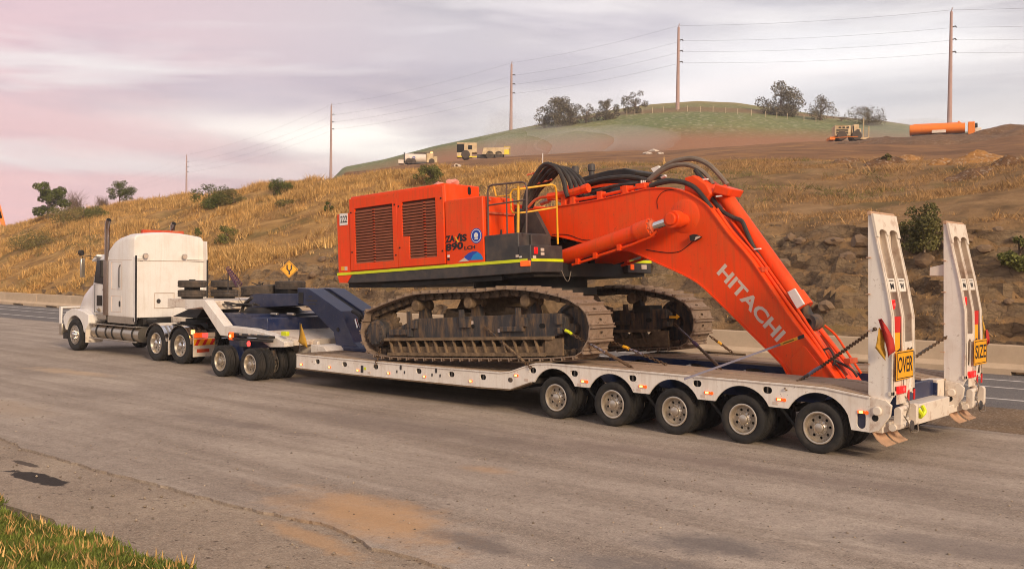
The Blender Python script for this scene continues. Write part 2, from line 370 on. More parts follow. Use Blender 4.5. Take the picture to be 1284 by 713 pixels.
# numpy value noise
def vnoise(x, y, seed=0):
    xi = np.floor(x).astype(np.int64); yi = np.floor(y).astype(np.int64); fx = x-xi; fy = y-yi
    fx = fx*fx*(3-2*fx); fy = fy*fy*(3-2*fy)
    def h(a, b):
        q = (a*374761393 + b*668265263 + seed*1442695041) & 0xffffffff; q = ((q ^ (q >> 13))*1274126177) & 0xffffffff
        return ((q ^ (q >> 16)) & 0xffff)/65535.
    return (h(xi, yi)*(1-fx)+h(xi+1, yi)*fx)*(1-fy)+(h(xi, yi+1)*(1-fx)+h(xi+1, yi+1)*fx)*fy
def fbm(x, y, seed=0, o=4):
    s = 0; a = .5; t = 0
    for i in range(o): s = s+a*vnoise(x, y, seed+i*17); t += a; a *= .5; x = x*2.03+5.1; y = y*2.03+3.7
    return s/t-.5

# ================================================================== SETTING
def ground_mat(name, stops, patches=(), rough=.95, bump=.5, sc=.35, fine=60, streak=None, tint=None, gravel=.0):
    m = bpy.data.materials.new(name); m.use_nodes = True; t = m.node_tree; b = t.nodes['Principled BSDF']; b.inputs['Roughness'].default_value = rough
    b.inputs['Specular IOR Level'].default_value = .25
    def n(k, **kw):
        x = t.nodes.new(k)
        for a, v in kw.items(): setattr(x, a, v)
        return x
    pos = n('ShaderNodeNewGeometry').outputs['Position']
    def noise(sc_, det=6, ro=.62, stretch=None):
        q = n('ShaderNodeTexNoise'); q.inputs['Scale'].default_value = sc_; q.inputs['Detail'].default_value = det; q.inputs['Roughness'].default_value = ro
        if stretch:
            mp = n('ShaderNodeMapping'); t.links.new(pos, mp.inputs[0]); mp.inputs['Scale'].default_value = stretch; t.links.new(mp.outputs[0], q.inputs['Vector'])
        else: t.links.new(pos, q.inputs['Vector'])
        return q.outputs['Fac']
    def rmp(f, *st):
        q = n('ShaderNodeValToRGB'); t.links.new(f, q.inputs[0]); e = q.color_ramp.elements
        while len(e) < len(st): e.new(.5)
        for s, (p, c) in zip(e, st): s.position = p; s.color = c
        return q.outputs[0]
    def mx(f, a, c, bt='MIX'):
        q = n('ShaderNodeMix', data_type='RGBA', blend_type=bt)
        for i, v in ((0, f), (6, a), (7, c)):
            if hasattr(v, 'is_output'): t.links.new(v, q.inputs[i])
            else: q.inputs[i].default_value = v
        return q.outputs[2]
    BW = ((0, 0, 0, 1), (1, 1, 1, 1))
    c = rmp(noise(sc), *stops)
    if streak:                                                # tyre-worn streaks along the lot
        c = mx(rmp(noise(1.0, 5, .6, (.12, 1.6, 1)), (.42, (0, 0, 0, 1)), (.66, (streak[1],)*3+(1,))), c, streak[0])
    c = mx(rmp(noise(fine, 3), (.25, (0, 0, 0, 1)), (.8, (.32, .32, .32, 1))), c, mx(.5, c, (0, 0, 0, 1)))
    c = mx(rmp(noise(7, 5, .7), (.36, (.34, .34, .34, 1)), (.62, (0, 0, 0, 1))), c, mx(.6, c, (0, 0, 0, 1)))
    c = mx(rmp(noise(24, 4, .7), (.55, (0, 0, 0, 1)), (.75, (.35, .35, .35, 1))), c, lin(206, 190, 168))
    ag = n('ShaderNodeTexVoronoi'); ag.inputs['Scale'].default_value = fine*1.1; t.links.new(pos, ag.inputs['Vector'])
    ags = n('ShaderNodeSeparateColor'); t.links.new(ag.outputs['Color'], ags.inputs[0])
    c = mx(rmp(ags.outputs[0], (.45, (0, 0, 0, 1)), (1., (.5, .5, .5, 1))), c, mx(.55, c, (0, 0, 0, 1)))
    c = mx(rmp(ags.outputs[1], (.7, (0, 0, 0, 1)), (1., (.3, .3, .3, 1))), c, lin(206, 192, 172))
    if gravel:
        v = n('ShaderNodeTexVoronoi'); v.inputs['Scale'].default_value = 34; t.links.new(pos, v.inputs['Vector'])
        c = mx(rmp(v.outputs['Color'], (.80, (0, 0, 0, 1)), (.9, (gravel,)*3+(1,))), c, lin(196, 180, 160))
        c = mx(rmp(noise(13, 2, .5), (.66, (0, 0, 0, 1)), (.72, (.8, .8, .8, 1))), c, lin(84, 70, 60))
    for (px, py, rx, ry, ang, col, amt, ns, *shp) in patches:       # spills and washes of dirt, each with its own outline
        mp = n('ShaderNodeMapping', vector_type='TEXTURE'); t.links.new(pos, mp.inputs[0])
        mp.inputs['Location'].default_value = (px, py, 0); mp.inputs['Rotation'].default_value = (0, 0, R(ang)); mp.inputs['Scale'].default_value = (rx, ry, 1000)
        ln = n('ShaderNodeVectorMath', operation='LENGTH'); t.links.new(mp.outputs[0], ln.inputs[0])
        ad = n('ShaderNodeMath', operation='MULTIPLY_ADD'); t.links.new(noise(ns, 6, .7), ad.inputs[0]); ad.inputs[1].default_value = 2.2; 
        sb = n('ShaderNodeMath', operation='SUBTRACT'); t.links.new(ln.outputs['Value'], sb.inputs[0]); sb.inputs[1].default_value = 1.1; t.links.new(sb.outputs[0], ad.inputs[2])
        c = mx(rmp(ad.outputs[0], ((.86 if shp else .35), (amt,)*3+(1,)), (1.0, (0, 0, 0, 1))), c, col)
    t.links.new(c, b.inputs['Base Color'])
    bp = n('ShaderNodeBump'); bp.inputs['Strength'].default_value = bump; bp.inputs['Distance'].default_value = .02
    h1 = n('ShaderNodeMath', operation='ADD'); t.links.new(noise(fine*.6, 5), h1.inputs[0]); t.links.new(noise(5, 6, .7), h1.inputs[1])
    t.links.new(h1.outputs[0], bp.inputs['Height']); t.links.new(bp.outputs[0], b.inputs['Normal'])
    return m
OC = lin(192, 150, 106)
m_lot = ground_mat('worn_asphalt_lot', ((.30, lin(156, 140, 126)), (.5, lin(181, 164, 148)), (.72, lin(197, 180, 162))),
    patches=[(-8.75, 7.75, 1.5, .7, -12, OC, .6, 1.5), (-8.9, 7.6, 2.2, .95, -12, OC, .35, 2.5), (-9.7, 10.6, .5, .28, 10, OC, .4, 2.5), (-26.5, 12.6, 2.2, .5, 5, lin(196, 168, 136), .6, 1.5),
             (-21, 8.5, 2.5, .9, 3, lin(170, 148, 124), .5, 1.2), (-5.4, 9.3, .9, .5, 20, lin(104, 96, 92), .7, 2.), (-5.0, 8.2, 1.6, .5, 12, lin(112, 104, 99), .6, 1.6),
             (-7.2, 7.7, .8, .35, -10, lin(108, 98, 92), .6, 2.), (-16.2, 10.5, 2.5, .4, 4, lin(122, 108, 98), .6, 1.4), (-13.5, 12.5, 5., .9, 2, lin(118, 104, 95), .5, 1.),
             (-3.2, 11.0, 2.0, .6, 14, lin(120, 108, 100), .6, 1.5), (-8, 13.3, 5, .5, 1, lin(124, 108, 98), .55, 1.2)],
    streak=(lin(138, 121, 106), .65), gravel=.18)
m_shoulder = ground_mat('gravel_shoulder', ((.3, lin(146, 127, 109)), (.55, lin(170, 150, 129)), (.75, lin(186, 166, 142))),
    patches=[(-13.7, 6.15, .75, .18, 3, lin(44, 38, 36), .95, 1.6, 1), (-14.9, 6.45, .4, .07, 0, lin(60, 50, 44), .8, 3., 1), (-8.6, 6.7, 1.3, .22, -8, OC, .55, 2.4), (-18.5, 6.7, 1.2, .18, 0, lin(70, 60, 54), .8, 2.)],
    gravel=.2, sc=.6)
m_road = ground_mat('road_asphalt', ((.3, lin(104, 100, 100)), (.7, lin(124, 118, 114))), streak=(lin(112, 106, 102), .5), bump=.25)
m_dirt = ground_mat('bare_dirt', ((.3, lin(120, 88, 58)), (.55, lin(146, 106, 70)), (.75, lin(166, 128, 88))), sc=.2, fine=12, bump=.8)
m_soil = ground_mat('verge_soil', ((.3, lin(84, 70, 46)), (.7, lin(120, 100, 66))), sc=1.5)

def sheet(name, poly, z, m, kind='structure', label=None):
    mb = MB(); mb.prism(poly, z-.02, z, 'z'); o = mb.build(name, m, smooth=0)
    o['kind'] = kind
    if label: o['label'] = label
    return o
g = MB(); g.add([(-5000, -5000, -.09), (5000, -5000, -.09), (5000, 5000, -.09), (-5000, 5000, -.09)], [(0, 1, 2, 3)])
tag(g.build('ground', m_dirt, smooth=0), 'wide brown earth reaching to the horizon', None, kind='structure')
# parking lot: broken lower edge stands a few centimetres over the gravel shoulder
edge = []
x = -80.
knots = [(-80, 7.2), (-30, 7.1), (-17.15, 7.06), (-16, 6.94), (-13.8, 6.86), (-12.26, 6.96), (-10.64, 6.96), (-9.76, 7.02), (-8.98, 7.1), (-8.41, 7.07), (-7.8, 6.87), (-7.26, 6.9), (-6.7, 6.88), (-3, 6.8), (8, 6.9), (40, 7)]
while x <= 40:
    yk = np.interp(x, [k[0] for k in knots], [k[1] for k in knots])
    edge.append((x, float(yk) + .05*float(fbm(np.array([x*1.7]), np.array([.5]), 3)[0])*2 + .025*random.uniform(-1, 1))); x += .12 if -22 < x < 0 else 1.0
mb = MB(); mb.prism(edge + [(40, 23.15), (-80, 23.15)], -.09, 0, 'z'); o = mb.build('parking_lot', m_lot, smooth=0)
tag(o, 'worn brown asphalt truck lot with dirt spills and a broken edge', None, kind='structure')
sheet('gravel_shoulder', [(-80, -6), (40, -6), (40, 7.6), (-80, 7.6)], -.034, m_shoulder, label='gravelly strip beside the grass verge')
# road
sheet('road', [(-260, 23.15), (40, 23.15), (40, 31.4), (-260, 31.4)], -.006, m_road, label='grey highway pavement behind the low loader')
dm = ground_mat('shoulder_dirt', ((.3, lin(112, 90, 68)), (.6, lin(138, 112, 84)), (.8, lin(150, 126, 98))), sc=.8, fine=30)
def wob(y, a, x0=-40, x1=10, st=.6): return [(x0+i*st, y+a*float(fbm(np.array([(x0+i*st)*.5]), np.array([y]), 9)[0])*2) for i in range(int((x1-x0)/st)+1)]
sheet('dirt_shoulder', wob(19.6, .5, -40, 20) + wob(23.1, .12, -40, 20)[::-1], .004, dm, label='strip of loose brown dirt along the road edge')
m_line = mat('road_line_paint', lin(212, 204, 196), .7, var=.1, vscale=4, dirt=lin(150, 140, 130), dirt_amt=.6, dirt_scale=6)
for nm, y, w in (('edge_line', 24.85, .13), ('lane_line', 27.42, .11), ('edge_line', 29.35, .12)):
    s_ = MB(); s_.prism([(-250, y-w/2), (30, y-w/2), (30, y+w/2), (-250, y+w/2)], -.006, -.001, 'z'); o = s_.build(nm, m_line, smooth=0)
    tag(o, {24.85: 'white road line next to the parking lot', 27.42: 'white line down the middle of the road', 29.35: 'white road line next to the concrete barrier'}[y], None, kind='structure')

# concrete barrier segments
prof = [(0, .09), (.56, .09), (.56, .16), (.42, .30), (.36, .80), (.33, .83), (.23, .83), (.20, .80), (.14, .30), (0, .16)]
def barrier_mesh(Ls):
    mb = MB(); mb.prism([(31.0+p[0], p[1]) for p in prof], -Ls/2+.012, Ls/2-.012, 'x')
    for a, b in ((-Ls/2+.012, -Ls/6), (Ls/6, Ls/2-.012)): mb.box(a, 31.0, -.01, b, 31.56, .09)
    return mb.mesh('barrier_segment', m_concrete, 30)
bme = barrier_mesh(5.0); bme2 = barrier_mesh(5.0)
x = -212.5; bars = []
while x < 12:
    o = link('barrier_segment', bme, None, (x, random.uniform(-.012, .012), 0)); o.rotation_euler.z = random.uniform(-.002, .002)
    tag(o, 'concrete barrier segment along the far side of the road', 'barrier', 'concrete barrier segments'); x += 5.0

# ---------------------------------------------------------------- hillside
def crest_z(X): return np.interp(X, [-160, -141, -131, -119, -106, -95, -86, -72, -60, -49, -37, -28, -20, 10], [6.6, 7.2, 8.2, 9.2, 9.9, 10.2, 10.6, 10.9, 10.7, 10.4, 9.9, 9.5, 9.0, 8.7])
def rock_top(X): return np.interp(X, [-110, -75, -58, -45, -34, -24, -16, 0], [.6, .9, 2.2, 3.3, 3.9, 4.3, 4.6, 4.8])
BPY = [(0, 300), (330, 240), (430, 219), (527, 207.5), (606, 200), (660, 196), (750, 191), (830, 191), (900, 185), (1000, 179), (1062, 177), (1120, 176), (1186, 176), (1284, 164), (1500, 155)]
BP = [p[0] for p in BPY]; BE = [(338.1+(p[0]-642)*.0109-p[1])/F for p in BPY]
def tz(X, Y):
    X = np.asarray(X, float); Y = np.asarray(Y, float)
    zc = crest_z(X); zr = rock_top(X); yr = 33.2 + zr*.85
    n1 = fbm(X*.11, Y*.13, 1, 5); n2 = fbm(X*.6, Y*.6, 5, 4)
    # rock cut with ledges
    t = np.clip((Y-32.4-n2*1.1-n1*1.2)/(yr-32.4), 0, 1.3)
    zk = zr*np.clip(t, 0, 1)
    q = .62+.25*fbm(X*.09, Y*.02, 31, 2); st = zk/q + .9*fbm(X*.23, Y*.05, 33, 3)+.05*X
    led = (np.floor(st) + np.clip((st-np.floor(st)-.45)/.5, 0, 1)**1.5 - st)*q
    zk = zk + led*1.15*np.clip(zk*2, 0, 1)*np.clip((1.25-t)*4, 0, 1)
    # grass slope
    s = np.clip((Y-yr)/(58-yr), 0, 1)
    zs = zr + (zc-zr)*(s*1.12-.12*s*s)
    z = np.where(Y < yr, zk, zs + zk-zr)
    z = z + n1*1.5*np.clip((Y-33)/8, 0, 1)*np.clip((62-Y)/12, .15, 1) + n2*.28*np.clip((Y-32.4)/1.5, 0, 1)
    # bench beyond the crest: rises gently with the works on it
    r = np.hypot(X, Y); az = np.arctan2(Y, X); pxa = 642 + F*np.tan(np.clip(YAW-az, -1.2, 1.2))
    eb = np.interp(pxa, BP, BE)*np.cos(np.clip(az-YAW, -1.2, 1.2)); de = np.interp(pxa, [300, 500, 900, 1100, 1284], [.0, .008, .014, .020, .024])
    b = CAMH + np.minimum(r, 200)*(eb - de*np.clip((165-np.minimum(r, 200))/95, 0, 1)) - np.clip(r-200, 0, 400)*.12
    b = np.where(pxa < 430, np.minimum(b, zc - .2 - (Y-58)*.02), b)
    b = b + fbm(X*.06, Y*.07, 41, 5)*1.3*np.clip((Y-58)/10, 0, 1)
    k = np.clip((Y-56.5)/3.5, 0, 1); k = k*k*(3-2*k)
    return z*(1-k) + b*k
def hit(px, py, r0=31, r1=420, st=.4):
    d = ray(px, py); d = d/math.hypot(d.x, d.y); rs = np.arange(r0, r1, st)
    X = d.x*rs; Y = d.y*rs; Z = CAMH + d.z*rs; g_ = tz(X, Y) - Z; ok = np.where((g_ > 0) & (Y > 32))[0]
    if len(ok) == 0: return None
    i = ok[0]; return Vector((X[i], Y[i], float(tz(X[i:i+1], Y[i:i+1])[0])))
xs = np.concatenate([np.arange(-420, -150, 6.), np.arange(-150, -95, 1.), np.arange(-95, 6, .28), np.arange(6, 60, 3.)])
ys = np.concatenate([np.arange(31.75, 39, .14), np.arange(39, 62, .42), np.arange(62, 215, 3.)])
GX, GY = np.meshgrid(xs, ys); GZ = tz(GX, GY); GZ[0, :] = -.1
nx, ny = len(xs), len(ys); idx = np.arange(nx*ny).reshape(ny, nx)
Fq = np.stack([idx[:-1, :-1], idx[:-1, 1:], idx[1:, 1:], idx[1:, :-1]], -1).reshape(-1, 4)
# push rock vertices about so the face breaks into blocks
jit = (GY < 40)*.34; VX = GX + jit*fbm(GX*1.7, GZ*2.3, 51, 3); VY = GY + jit*2.2*fbm(GX*1.1, GZ*3.1, 53, 4)*(GY > 32.1)
m_hill = bpy.data.materials.new('hillside_earth'); m_hill.use_nodes = True
def hill_material(m):
    t = m.node_tree; b = t.nodes['Principled BSDF']; b.inputs['Roughness'].default_value = .95; b.inputs['Specular IOR Level'].default_value = .1
    def n(k, **kw):
        x = t.nodes.new(k)
        for a, v in kw.items(): setattr(x, a, v)
        return x
    g = n('ShaderNodeNewGeometry'); pos = g.outputs['Position']
    def noise(sc_, det=6, ro=.62, stretch=None):
        q = n('ShaderNodeTexNoise'); q.inputs['Scale'].default_value = sc_; q.inputs['Detail'].default_value = det; q.inputs['Roughness'].default_value = ro
        if stretch:
            mp = n('ShaderNodeMapping'); t.links.new(pos, mp.inputs[0]); mp.inputs['Scale'].default_value = stretch; t.links.new(mp.outputs[0], q.inputs['Vector'])
        else: t.links.new(pos, q.inputs['Vector'])
        return q.outputs['Fac']
    def rmp(f, *st):
        q = n('ShaderNodeValToRGB'); t.links.new(f, q.inputs[0]); e = q.color_ramp.elements
        while len(e) < len(st): e.new(.5)
        for s, (p, c) in zip(e, st): s.position = p; s.color = c
        return q.outputs[0]
    def mx(f, a, c):
        q = n('ShaderNodeMix', data_type='RGBA')
        for i, v in ((0, f), (6, a), (7, c)):
            if hasattr(v, 'is_output'): t.links.new(v, q.inputs[i])
            else: q.inputs[i].default_value = v
        return q.outputs[2]
    def W_(f, lo, hi): return rmp(f, (lo, (0, 0, 0, 1)), (hi, (1, 1, 1, 1)))
    sp = n('ShaderNodeSeparateXYZ'); t.links.new(pos, sp.inputs[0])
    gold = rmp(noise(.6), (.3, lin(126, 96, 60)), (.5, lin(168, 130, 80)), (.7, lin(198, 158, 100)))
    brown = rmp(noise(.5, 8, .7), (.3, lin(106, 84, 60)), (.5, lin(148, 117, 82)), (.72, lin(180, 144, 102)))
    mr = n('ShaderNodeMapRange'); t.links.new(sp.outputs['X'], mr.inputs[0]); mr.inputs[1].default_value = -60; mr.inputs[2].default_value = -34
    ad = n('ShaderNodeMath', operation='MULTIPLY_ADD'); t.links.new(noise(.09, 4), ad.inputs[0]); ad.inputs[1].default_value = 1.0; sb = n('ShaderNodeMath', operation='SUBTRACT'); t.links.new(mr.outputs[0], sb.inputs[0]); sb.inputs[1].default_value = .5; t.links.new(sb.outputs[0], ad.inputs[2])
    soil = mx(W_(ad.outputs[0], .25, .75), gold, brown)
    soil = mx(rmp(noise(.22, 5), (.52, (0, 0, 0, 1)), (.66, (.55, .55, .55, 1))), soil, lin(92, 88, 50))
    # worked earth on the bench
    my = n('ShaderNodeMapRange'); t.links.new(sp.outputs['Y'], my.inputs[0]); my.inputs[1].default_value = 64; my.inputs[2].default_value = 84
    mxx = n('ShaderNodeMapRange'); t.links.new(sp.outputs['X'], mxx.inputs[0]); mxx.inputs[1].default_value = -190; mxx.inputs[2].default_value = -150
    mu = n('ShaderNodeMath', operation='MULTIPLY'); t.links.new(my.outputs[0], mu.inputs[0]); t.links.new(mxx.outputs[0], mu.inputs[1])
    earth = rmp(noise(.12, 7, .7), (.3, lin(104, 76, 54)), (.5, lin(140, 104, 74)), (.7, lin(172, 128, 82)))
    soil = mx(mu.outputs[0], soil, earth)
    rock = rmp(noise(.9, 8, .72, (.6, 1, 2.6)), (.28, lin(84, 70, 56)), (.45, lin(124, 102, 80)), (.6, lin(152, 128, 98)), (.75, lin(180, 152, 118)))
    rock = mx(rmp(noise(3.2, 5, .7, (.5, .5, 2.0)), (.56, (0, 0, 0, 1)), (.68, (.55, .55, .55, 1))), rock, lin(64, 54, 46))
    vo = n('ShaderNodeTexVoronoi', feature='DISTANCE_TO_EDGE'); vm = n('ShaderNodeMapping'); vm.inputs['Scale'].default_value = (.8, .8, 2.4); vm.inputs['Rotation'].default_value = (0, R(12), 0); t.links.new(pos, vm.inputs[0])
    vd = n('ShaderNodeVectorMath', operation='ADD'); vn = n('ShaderNodeTexNoise'); vn.inputs['Scale'].default_value = 1.5; t.links.new(pos, vn.inputs['Vector']); t.links.new(vm.outputs[0], vd.inputs[0]); t.links.new(vn.outputs['Color'], vd.inputs[1]); t.links.new(vd.outputs[0], vo.inputs['Vector']); vo.inputs['Scale'].default_value = 1.3
    rock = mx(rmp(vo.outputs['Distance'], (.0, (.5, .5, .5, 1)), (.05, (0, 0, 0, 1))), rock, lin(52, 44, 38))
    ns = n('ShaderNodeSeparateXYZ'); t.links.new(g.outputs['Normal'], ns.inputs[0])
    st = n('ShaderNodeMath', operation='MULTIPLY_ADD'); t.links.new(noise(.7, 5), st.inputs[0]); st.inputs[1].default_value = .55; t.links.new(ns.outputs['Z'], st.inputs[2])
    yl = n('ShaderNodeMapRange'); t.links.new(sp.outputs['Y'], yl.inputs[0]); yl.inputs[1].default_value = 39; yl.inputs[2].default_value = 41.5; yl.inputs[3].default_value = 0; yl.inputs[4].default_value = .6
    st2 = n('ShaderNodeMath', operation='ADD'); t.links.new(st.outputs[0], st2.inputs[0]); t.links.new(yl.outputs[0], st2.inputs[1])
    c = mx(W_(st2.outputs[0], .86, 1.12), rock, soil)
    t.links.new(c, b.inputs['Base Color'])
    bp = n('ShaderNodeBump'); bp.inputs['Strength'].default_value = 1.0; bp.inputs['Distance'].default_value = .2
    t.links.new(noise(4, 8, .7), bp.inputs['Height']); t.links.new(bp.outputs[0], b.inputs['Normal'])
hill_material(m_hill)
me = npmesh('hillside', np.stack([VX, VY, GZ], -1).reshape(-1, 3), Fq, m_hill, True); me.set_sharp_from_angle(angle=R(28))
tag(link('hillside', me), 'dry grass embankment with a broken rock cut above the road', None, kind='structure')

# far green hill
RIDGE = [(-100, 330), (380, 262), (430, 214), (480, 205), (540, 190), (600, 177), (640, 168), (700, 156), (760, 144), (815, 136), (870, 132), (920, 134), (960, 140), (1040, 151), (1100, 156), (1140, 162), (1200, 170), (1400, 180)]
def px_az(px): return YAW - math.atan((px-642)/F)
def horizon(px): return 338.1 + (px-642)*.0109
rp = np.array([p[0] for p in RIDGE], float); re_ = np.array([(horizon(p[0])-p[1])/F for p in RIDGE])
raz = np.array([px_az(p[0]) for p in RIDGE])
def hill2_z(X, Y):
    r = np.hypot(X, Y); az = np.arctan2(Y, X)
    e1 = np.interp(-az, -raz, re_); e1 = e1/np.cos(np.clip(az-YAW, -1, 1))*1.0
    e1 = np.interp(-az, -raz, re_)*np.cos(np.clip(az-YAW, -1.2, 1.2))
    r1 = 300.; r0 = 185.
    zr = CAMH + e1*r1; z0 = CAMH + np.minimum(e1*.86, .100)*r0 - 1
    s = np.clip((r-r0)/(r1-r0), -.5, 1); z = z0 + (zr-z0)*np.where(s > 0, 1-(1-s)**1.5, s)
    back = np.clip(r-r1, 0, 1000); return z - back*back*.0009 - back*.05 + fbm(X*.02, Y*.02, 61, 3)*1.2*np.clip((r1-r)/60, 0, 1)
azs = np.linspace(YAW-.56, YAW+.36, 260); rsx = np.concatenate([np.linspace(150, 300, 64), np.linspace(304, 470, 20)])
A, RR = np.meshgrid(azs, rsx); HX = RR*np.cos(A); HY = RR*np.sin(A); HZ = hill2_z(HX, HY)
ii = np.arange(A.size).reshape(A.shape); Fh = np.stack([ii[:-1, :-1], ii[:-1, 1:], ii[1:, 1:], ii[1:, :-1]], -1).reshape(-1, 4)
m_green = ground_mat('pasture', ((.3, lin(100, 116, 66)), (.5, lin(126, 132, 78)), (.7, lin(152, 142, 90))), sc=.03, fine=1.2, bump=.2,
    patches=[])
def pasture(m):
    t = m.node_tree; b = t.nodes['Principled BSDF']; n = t.nodes.new
    ge = n('ShaderNodeNewGeometry'); se = n('ShaderNodeSeparateXYZ'); t.links.new(ge.outputs['Position'], se.inputs[0])
    def nz(sc, st):
        q = n('ShaderNodeTexNoise'); q.inputs['Scale'].default_value = sc; q.inputs['Detail'].default_value = 6; mp = n('ShaderNodeMapping'); mp.inputs['Scale'].default_value = st
        t.links.new(ge.outputs['Position'], mp.inputs[0]); t.links.new(mp.outputs[0], q.inputs['Vector']); return q.outputs['Fac']
    def band(lo, hi, amp, col, prev, amt=1., ymask=False):
        a = n('ShaderNodeMath'); a.operation = 'MULTIPLY_ADD'; t.links.new(nz(.02, (1, 1, 3)), a.inputs[0]); a.inputs[1].default_value = amp; t.links.new(se.outputs['Z'], a.inputs[2])
        r_ = n('ShaderNodeValToRGB'); mr = n('ShaderNodeMapRange'); mr.inputs[1].default_value = lo+amp*.5; mr.inputs[2].default_value = hi+amp*.5; t.links.new(a.outputs[0], mr.inputs[0]); t.links.new(mr.outputs[0], r_.inputs[0])
        e = r_.color_ramp.elements; e[0].position = 0; e[0].color = (0, 0, 0, 1); e[1].position = .25; e[1].color = (amt, amt, amt, 1); q = e.new(.8); q.color = (amt, amt, amt, 1); q = e.new(1.); q.color = (0, 0, 0, 1)
        m_ = n('ShaderNodeMix'); m_.data_type = 'RGBA'
        if ymask:
            ym = n('ShaderNodeMapRange'); ym.inputs[1].default_value = -185; ym.inputs[2].default_value = -145; t.links.new(se.outputs['X'], ym.inputs[0]); mm = n('ShaderNodeMath'); mm.operation = 'MULTIPLY'; t.links.new(r_.outputs[0], mm.inputs[0]); t.links.new(ym.outputs[0], mm.inputs[1]); t.links.new(mm.outputs[0], m_.inputs[0])
        else: t.links.new(r_.outputs[0], m_.inputs[0])
        t.links.new(prev, m_.inputs[6]); m_.inputs[7].default_value = col; return m_.outputs[2]
    src = b.inputs['Base Color'].links[0].from_socket
    c = band(41, 75, 5, lin(158, 132, 78), src, .85)          # dry upper paddock
    c = band(39.5, 42.5, 4, lin(132, 98, 70), c, .7)          # ploughed strip
    c = band(5, 34, 5, lin(154, 106, 78), c, .9, True)            # bare red earth at the foot
    t.links.new(c, b.inputs['Base Color'])
pasture(m_green)
me = npmesh('green_hill', np.stack([HX, HY, HZ], -1).reshape(-1, 3), Fh, m_green, True)
tag(link('green_hill', me), 'grassy hill with ploughed strips behind the earthworks', None, kind='structure')
def hit2(px, py):
    d = ray(px, py); d = d/math.hypot(d.x, d.y); rs = np.arange(200, 304, .5); g_ = hill2_z(d.x*rs, d.y*rs) - (CAMH+d.z*rs); ok = np.where(g_ > 0)[0]
    i = ok[0] if len(ok) else int(np.argmax(g_)); r_ = rs[i]; return Vector((d.x*r_, d.y*r_, float(hill2_z(d.x*r_, d.y*r_))))

# ================================================================== WHEELS
def tyre_mesh(name, Ro, Ri, w, m, blocks=False):
    h = w/2; dR = Ro-Ri
    p = [(Ri-.012, -h*.72), (Ri+.03*dR/.15, -h*.80), (Ri+.35*dR, -h*.98), (Ri+.6*dR, -h), (Ro-.16*dR, -h*.94), (Ro-.05*dR, -h*.86), (Ro-.012, -h*.78)]
    g = [-.42, 0, .42]; tr = [(Ro, -h*.74)]
    for c in g: tr += [(Ro, h*(c-.07)), (Ro-.012, h*(c-.05)), (Ro-.012, h*(c+.05)), (Ro, h*(c+.07))]
    tr += [(Ro, h*.74)]
    mb = MB(); mb.lathe(p + tr + [(a, -b) for a, b in reversed(p)], n=44)
    return mb.mesh(name, m, 50)
def rim_mesh(name, Ri, w, m, deep=True, holes=8):
    h = w/2; mb = MB()
    yd = -h*.1 if deep else -h*.85                           # disc position
    mb.lathe([(Ri+.006, -h*.80), (Ri+.01, -h*.84), (Ri-.004, -h*.9), (Ri-.02, -h*.86), (Ri-.03, -h*.6), (Ri*.84, yd-.01), (Ri*.84, yd+.02), (Ri-.01, h*.8), (Ri+.004, h*.8)], n=40)
    return mb.mesh(name, m, 40)
def disc_mesh(name, Ri, w, m, deep=True, holes=8):
    h = w/2; mb = MB(); yd = -h*.1 if deep else -h*.85
    hs = [circ(Ri*.64*math.cos(2*math.pi*i/holes), Ri*.64*math.sin(2*math.pi*i/holes), Ri*.095, 10) for i in range(holes)]
    mb.prism(circ(0, 0, Ri*.86, 36), yd-.008, yd+.008, 'y', holes=hs)
    return mb.mesh(name, m, 40)
def hub_mesh(name, Ri, w, m, deep=True):
    h = w/2; yd = -h*.1 if deep else -h*.85; e = -h*.92 if deep else -h*1.3; mb = MB()
    mb.lathe([(0, e), (Ri*.24, e), (Ri*.30, e+.012), (Ri*.31, e+.05), (Ri*.36, yd-.03), (Ri*.46, yd-.012), (Ri*.46, yd), (0, yd)], n=24, closed=False)
    for i in range(10):
        a = 2*math.pi*i/10; mb.cyl((Ri*.42*math.cos(a), yd-.045, Ri*.42*math.sin(a)), (Ri*.42*math.cos(a), yd, Ri*.42*math.sin(a)), .013, 6)
    return mb.mesh(name, m, 40)
WS = {}
def wheel(parent, loc_world, kind, flip=False):
    key = kind
    if key not in WS:
        Ro, Ri, w, deep, mt, mr, mh = {'low': (.40, .248, .225, True, m_rubber, m_rimdust, m_alloy), 'drive': (.52, .305, .28, True, m_rubber, m_alloy, m_chrome),
                           'steer': (.52, .305, .29, False, m_rubber, m_alloy, m_chrome)}[kind]
        WS[key] = (rim_mesh('wheel', Ri, w, mr, deep), tyre_mesh('tyre', Ro, Ri, w, mt), hub_mesh('hub', Ri, w, mh, deep), disc_mesh('wheel_disc', Ri, w, m_disc if kind == 'low' else m_alloy, deep))
    r_, t_, h_, d_ = WS[key]
    o = inst('wheel', r_, parent, FR[parent.name].inverted() @ Vector(loc_world), (0, random.uniform(0, 6), math.pi if flip else 0))
    inst('tyre', t_, o, (0, 0, 0)); inst('hub', h_, o, (0, 0, 0)); inst('wheel_disc', d_, o, (0, 0, 0))
    return o

